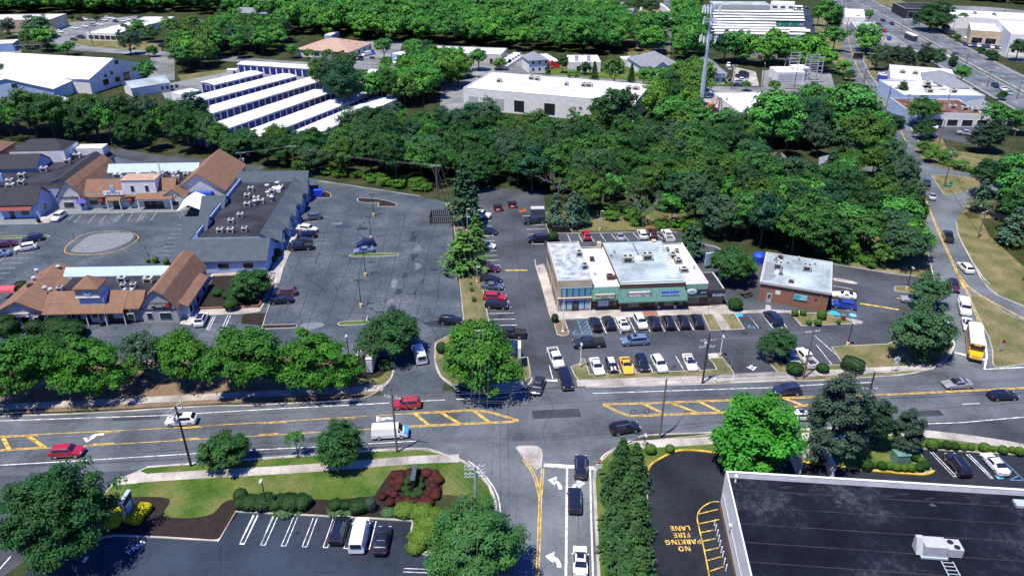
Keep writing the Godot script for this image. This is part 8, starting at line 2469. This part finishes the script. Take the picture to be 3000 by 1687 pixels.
	for q in [[375,700,60],[370,745,55]]: BU("hedge_yellow",q[0],q[1],q[2],1.1,"bright yellow bush at the blue shop doors","yellow bushes by the blue shops",.1)
	for q in [[330,850,45],[240,1050,70],[215,1100,70],[200,1160,85],[170,1220,60],[270,1010,50]]: BU("ball",q[0],q[1],q[2],.9,"round green bush along the blue shop walls","bushes along the blue shop walls",.1)
	tile(0,380)
	for q in [[1460,1230,60],[1390,1235,40],[1560,1245,60]]: BU("ball_lime",q[0],q[1],q[2],1.0,"bush between the plaza buildings","bushes between the plaza buildings",.05)
	tile(1500,780)
	BU("ball",405,490,70,1.25,"dark cylindrical bush at the pavement corner","",.13); BU("ball",2110,360,140,.8,"large round bush beside the barber shop","",.12)
	tile(1500,380)
	BU("ball",392,1010,95,1.0,"round green bush at the rear lot corner","",.1)
	# pines of the planting strip and the wood's edge
	tile(750,380)
	TR("pine",1960,560,330,2.0,"big dark pine at the rear of the planting strip","",0); TR("bright_pine",2080,930,210,1.9,"bright green conifer beside the white pickup","",0); TR("bright_pine",1960,1110,420,1.0,"spreading bright green pine over the planting strip","",0)
	tile(1500,380)
	TR("blue_pine",410,730,190,1.9,"blue-green pine above the parked cars","pines behind the shops",0); TR("blue_pine",580,720,210,1.8,"blue-green pine above the parked cars","pines behind the shops",0); TR("pine",660,760,170,1.6,"dark pine beside the blue-green pines","",1)
	TR("pine",1710,1010,260,1.5,"tall pine with bare lower trunk beside the shops","",1); TR("dense",2080,1250,420,.9,"dense tree between the strip mall and brick shop","",1); TR("lime",2230,1300,200,1.0,"yellow-green tree beside the brick shop","",0)
	# --- the wood between the car parks and the warehouses
	rng.seed=21
	var mid:="in the wood behind the car parks"
	var mg:="trees of the wood behind the car parks"
	woods(FP([-120,360,210,365,480,385,640,425,640,480,580,458,400,440,300,432,200,420,-120,415]),8.4,["wood","wood","wood","dense","grey","thin"],Vector2(8.5,12),Vector2(11,16),mid,mg)
	woods(FP([640,440,850,445,990,425,990,520,860,500,700,490,640,480]),7.2,["wood","wood","wood","dense","grey"],Vector2(7,10),Vector2(7.5,10.5),mid,mg)
	woods(FP([980,430,1060,405,1200,395,1400,405,1700,420,2080,440,2250,490,2300,560,2330,610,2200,730,2120,705,2020,672,1860,645,1700,640,1640,610,1590,560,1320,560,1290,565,1000,520,980,518]),7.8,["wood","wood","wood","wood","wood","dense","grey","thin"],Vector2(7.5,12.5),Vector2(9,14.5),mid,mg)
	woods(FP([2180,600,2330,560,2480,600,2620,640,2710,700,2690,796,2440,756,2300,750,2180,735]),7.0,["wood","far","wood","far","dense"],Vector2(8,11.5),Vector2(9,13.5),"behind the brick corner shop","trees behind the brick corner shop")
	rng.seed=22
	woods(FP([870,500,1000,522,1240,566,1280,572,1280,556,1000,505,870,488]),4.6,["shrub"],Vector2(4.5,7),Vector2(5,8),"at the wood's edge by the kerb","shrubs at the wood's edge")
	woods(FP([1700,640,2000,672,2140,705,2140,690,2000,655,1700,620]),5.0,["shrub"],Vector2(5,7),Vector2(5,8),"at the wood's edge behind the shops","shrubs behind the shops")
	woods(FP([2440,765,2680,805,2690,790,2450,748]),4.6,["shrub","lime"],Vector2(4,6),Vector2(4,6),"along the brick shop's rear kerb","shrubs along the rear kerb")
	tile(1500,380)
	for q in [[440,520,200],[640,520,190],[870,490,260],[1170,560,240],[1420,480,230],[1250,720,260],[1880,250,160],[2000,760,240]]: TR("bare",q[0],q[1],q[2]*1.3,1.1,"half dead tree with pale bare branches in the wood","half dead trees in the wood",0)
	# --- between the storage rows and the flat warehouse, and along the yards
	rng.seed=23
	woods(FP([1060,330,1150,250,1240,205,1330,215,1400,225,1290,290,1200,330]),7.6,["wood","far","far","lime"],Vector2(8,12),Vector2(11,15),"beside the storage rows","trees beside the storage rows")
	woods(FP([900,285,1010,270,1030,330,940,345]),9.0,["wood"],Vector2(11,14),Vector2(15,18),"standing before the storage rows","tall trees before the storage rows",)
	woods(FP([1890,330,1950,268,2030,250,2060,262,2030,350,2060,420,1960,420]),7.6,["far","lime","wood","lime"],Vector2(8,11),Vector2(10,14),"around the foot of the phone mast","trees around the phone mast")
	woods(FP([2090,420,2230,400,2330,330,2420,345,2600,390,2620,440,2560,470,2420,480,2290,470,2150,470]),8.4,["far","wood","far","grey"],Vector2(8,12),Vector2(10,15),"between the yards and the cross road","trees beside the cross road")
	woods(FP([2330,480,2440,560,2640,600,2650,560,2560,520,2640,500,2620,470,2570,470,2520,500,2420,530,2330,470]),8.0,["wood","far","pine","grey"],Vector2(7,11),Vector2(9,13),"around the bungalow","trees around the bungalow")
	woods(FP([2860,560,3080,500,3400,560,3400,1010,3120,900,2960,810,2870,690]),7.6,["far","lime","wood","far","blue_pine"],Vector2(7.5,11),Vector2(9,14),"on the wooded verge right of the cross road","trees on the wooded verge")
	woods(FP([2690,470,2760,480,2850,520,2960,540,3100,520,3100,500,2920,515,2800,480,2700,430]),4.2,["shrub","lime"],Vector2(3.5,5.5),Vector2(3,4.5),"in the hedge below the upper car park","hedge shrubs below the upper car park")
	tile(2200,0)
	for q in [["wood",1640,1030,260,1.1],["dense",1430,850,130,1.5],["juniper",2180,1290,200,1.3],["juniper",2290,1250,260,1.3],["far",2330,1080,280,1.0],["far",2530,1130,240,1.0],["dense",1640,1200,180,1.1],["juniper",1370,520,130,1.6],["juniper",1480,530,150,1.5],["grey",1210,510,200,1.3],["juniper",1650,510,170,1.5],["grey",1780,530,160,1.4],["juniper",1910,570,100,1.9],["far",2010,690,160,1.2],["far",1090,330,230,1.1],["far",1120,395,200,1.0],["far",800,340,230,1.1],["far",740,130,260,1.3],["wood",800,220,130,1.2],["wood",650,120,130,1.6],["dense",1730,130,330,.8],["wood",180,470,220,1.0],["wood",350,490,230,1.0],["far",230,1090,470,1.1],["far",990,980,470,1.1],["wood",1060,1230,470,1.0],["grey",480,1220,260,1.3],["far",540,520,210,1.0],["far",700,540,220,1.1],["far",880,620,150,1.0],["dense",930,700,110,.9],["dense",640,845,110,.9],["lime",960,820,70,1.0],["far",860,840,120,.8],["lime",230,800,120,.9],["dense",2100,870,90,1.1],["dense",2380,890,90,1.0],["wood",1760,225,120,.9],["wood",1840,260,90,1.0],["dense",1955,345,70,1.1],["dense",1900,310,60,1.1],["dense",2185,460,70,1.1],["dense",2290,510,120,.8],["wood",2540,450,200,1.0],["juniper",2110,155,60,2.0],["juniper",2290,170,60,2.0],["far",2010,170,110,1.2],["lime",1010,170,60,1.2],["far",1120,140,80,1.4]]: TR(q[0],q[1],q[2],q[3],q[4],{"wood": "leafy green tree","far": "bright green leafy tree","dense": "compact dark green tree","juniper": "narrow grey-green evergreen tree","grey": "grey-green loose tree","lime": "yellow-green tree"}[q[0]]+" between the cross road and the highway","trees between the roads and yards")
	tile(1500,0)
	for q in [["wood",480,590,120,1.4],["pine",340,650,55,2.6],["lime",980,640,210,1.3],["spruce",1130,680,90,2.2],["spruce",780,660,100,2.0],["far",1250,700,150,1.2],["dense",1450,690,130,.9],["dense",700,630,110,1.1],["lime",570,700,110,.9],["wood",2020,430,260,1.0],["far",2190,520,150,1.0],["wood",2400,470,200,1.1],["wood",2250,450,130,1.2],["far",2210,800,100,1.0],["dense",590,620,60,1.3],["wood",1070,70,100,1.3],["wood",1320,60,160,1.2],["dense",1270,140,50,1.1],["far",1330,190,50,2.2],["wood",1190,40,120,1.2]]: TR(q[0],q[1],q[2],q[3],q[4],{"wood": "leafy green tree","far": "bright green tree","dense": "compact round tree","pine": "narrow dark conifer","spruce": "dark pointed spruce","lime": "yellow-green tree"}[q[0]]+" on the lawns along the back street","trees along the back street")
	tile(2200,380)
	for q in [["blue_pine",2200,590,200,1.7],["arbor",1290,180,140,2.2],["spruce",1290,480,300,1.3],["grey",1500,400,260,1.6],["grey",1560,560,220,1.3],["dense",1200,680,320,.8],["far",1550,700,220,.9]]: TR(q[0],q[1],q[2],q[3],q[4],{"blue_pine": "blue-green spruce on the wooded verge","arbor": "narrow conifer hedge beside the cross road","spruce": "broad dark spruce on the bungalow lawn","grey": "tall grey-leaved tree overhanging the cross road","dense": "round dense tree below the bungalow lawn","far": "bright green tree below the spruce"}[q[0]],"" if q[0]!="grey" else "grey-leaved trees over the cross road")
	# --- left background
	rng.seed=24
	woods(FP([500,170,560,150,620,120,700,95,840,110,850,140,770,165,640,178,600,210,520,215]),8.2,["far","wood","lime","far"],Vector2(8.5,12),Vector2(11,16),"along the left part of the back street","trees along the back street, left")
	tile(0,0)
	for q in [["far",400,340,220,1.1],["far",620,445,190,.7],["grey",1200,370,220,1.1],["dense",1430,470,120,.9],["far",1370,660,210,1.1],["grey",330,220,300,.8],["wood",240,350,140,1.3],["grey",60,240,160,1.2],["far",1280,260,220,.9],["lime",1590,230,180,.9],["grey",1420,290,180,1.0],["lime",1790,200,160,.9],["far",1680,380,200,1.1],["wood",20,680,160,1.3],["dense",660,160,60,.9],["dense",900,165,70,.8],["lime",470,440,90,.8]]: TR(q[0],q[1],q[2],q[3],q[4],{"wood": "leafy green tree","far": "bright green tree","dense": "compact round tree","grey": "thin grey-green tree","lime": "yellow-green tree"}[q[0]]+" among the left warehouses","trees among the left warehouses")
	tile(750,0)
	for q in [["far",1200,440,180,1.2],["far",1230,590,130,1.1],["far",1480,440,220,.9],["lime",490,500,80,1.2],["lime",680,510,130,.9],["lime",820,540,110,.9],["far",340,470,120,1.1],["lime",930,520,80,1.0],["lime",2300,590,140,.8],["far",2100,540,190,1.1],["far",1620,560,250,1.1],["dense",1850,510,110,.6]]: TR(q[0],q[1],q[2],q[3],q[4],{"far": "bright green tree","lime": "yellow-green tree","dense": "low round bush-like tree"}[q[0]]+" by the hip-roofed and long white buildings","trees by the hip-roofed building")
	tile(1500,0)
	TR("wood",960,1050,490,1.15,"tall dark tree before the right end of the flat warehouse","",0)
	far_wood()
# the far woods read as one mass
func far_wood()->void:
	rng.seed=25
	var polys:=[FP([-400,62,120,45,420,40,640,42,820,70,830,100,1070,118,1290,135,1500,150,1800,165,1850,150,1800,70,1660,48,1620,0,1620,-110,-900,-110,-900,40]),
		FP([1850,145,1880,165,1930,170,1935,130,1905,110,1850,110]),FP([1985,20,2030,25,2050,100,2060,160,2010,190,1990,170,1980,100]),FP([1990,-20,2450,-12,2500,-110,1990,-110]),FP([2560,-28,2760,-4,3400,45,3900,60,3900,-90,2600,-110]),FP([2000,190,2160,175,2400,190,2470,215,2440,230,2390,200,2150,190,2060,205])]
	var lists:=[[],[],[],[]]
	for p in polys:
		for q in grid_in(p,8.6):
			lists[rng.randi() % 4].append(q)
	for k in 4:
		var mm:=MultiMesh.new()
		mm.transform_format=MultiMesh.TRANSFORM_3D
		mm.mesh=LIB.far.c[k]
		mm.instance_count=lists[k].size()
		for j in lists[k].size():
			var s:=rng.randf_range(1.05,1.6)
			mm.set_instance_transform(j,Transform3D(Basis(Vector3.UP,rng.randf()*TAU).scaled(Vector3(s,s*rng.randf_range(1.0,1.3),s)),lists[k][j] - Vector3(0,.6,0)))
		var o:=MultiMeshInstance3D.new()
		o.multimesh=mm
		o.material_override=M.leaf_any
		put(self,o,"far_woodland")
		o.set_meta("kind","stuff")
		tag(o,"far green woodland filling the top of the view","woodland","far woodland")
# ---------------------------------------------------------------- the scene
func _ready()->void:
	var cam:=Camera3D.new()
	cam.name="camera"
	cam.position=Vector3(0,CAM_H,0)
	cam.rotation_degrees.x=-PITCH
	cam.fov=rad_to_deg(2.0*atan(843.5/FOCAL))
	cam.near=0.5; cam.far=4000.0
	add_child(cam)
	var e:=Environment.new()
	e.background_mode=Environment.BG_SKY
	var sm:=ProceduralSkyMaterial.new()
	sm.sky_top_color=Color(0.16,0.34,0.75); sm.sky_horizon_color=Color(0.62,0.74,0.9); sm.sky_curve=0.12
	sm.ground_bottom_color=Color(0.2,0.22,0.2); sm.ground_horizon_color=Color(0.6,0.68,0.75)
	sm.sun_angle_max=1.0
	var sky:=Sky.new()
	sky.sky_material=sm
	e.sky=sky
	e.tonemap_mode=Environment.TONE_MAPPER_LINEAR
	e.tonemap_exposure=1.5
	e.sdfgi_enabled=true; e.ssao_enabled=true; e.ssil_enabled=true
	var we:=WorldEnvironment.new()
	we.name="world"
	we.environment=e
	add_child(we)
	var sun:=DirectionalLight3D.new()
	sun.name="sun"
	sun.light_energy=1.5
	sun.light_color=Color(1.0,0.965,0.9)
	sun.light_angular_distance=0.5
	sun.shadow_enabled=true
	sun.directional_shadow_max_distance=700.0
	add_child(sun)
	sun.look_at_from_position(Vector3.ZERO,Vector3(0.26,-0.94,-0.24))
	make_materials()
	build_ground()
	make_plants()
	build_strip()
	build_plaza()
	build_flat_roof()
	build_far()
	build_street_things()
	build_cars()
	build_plants()
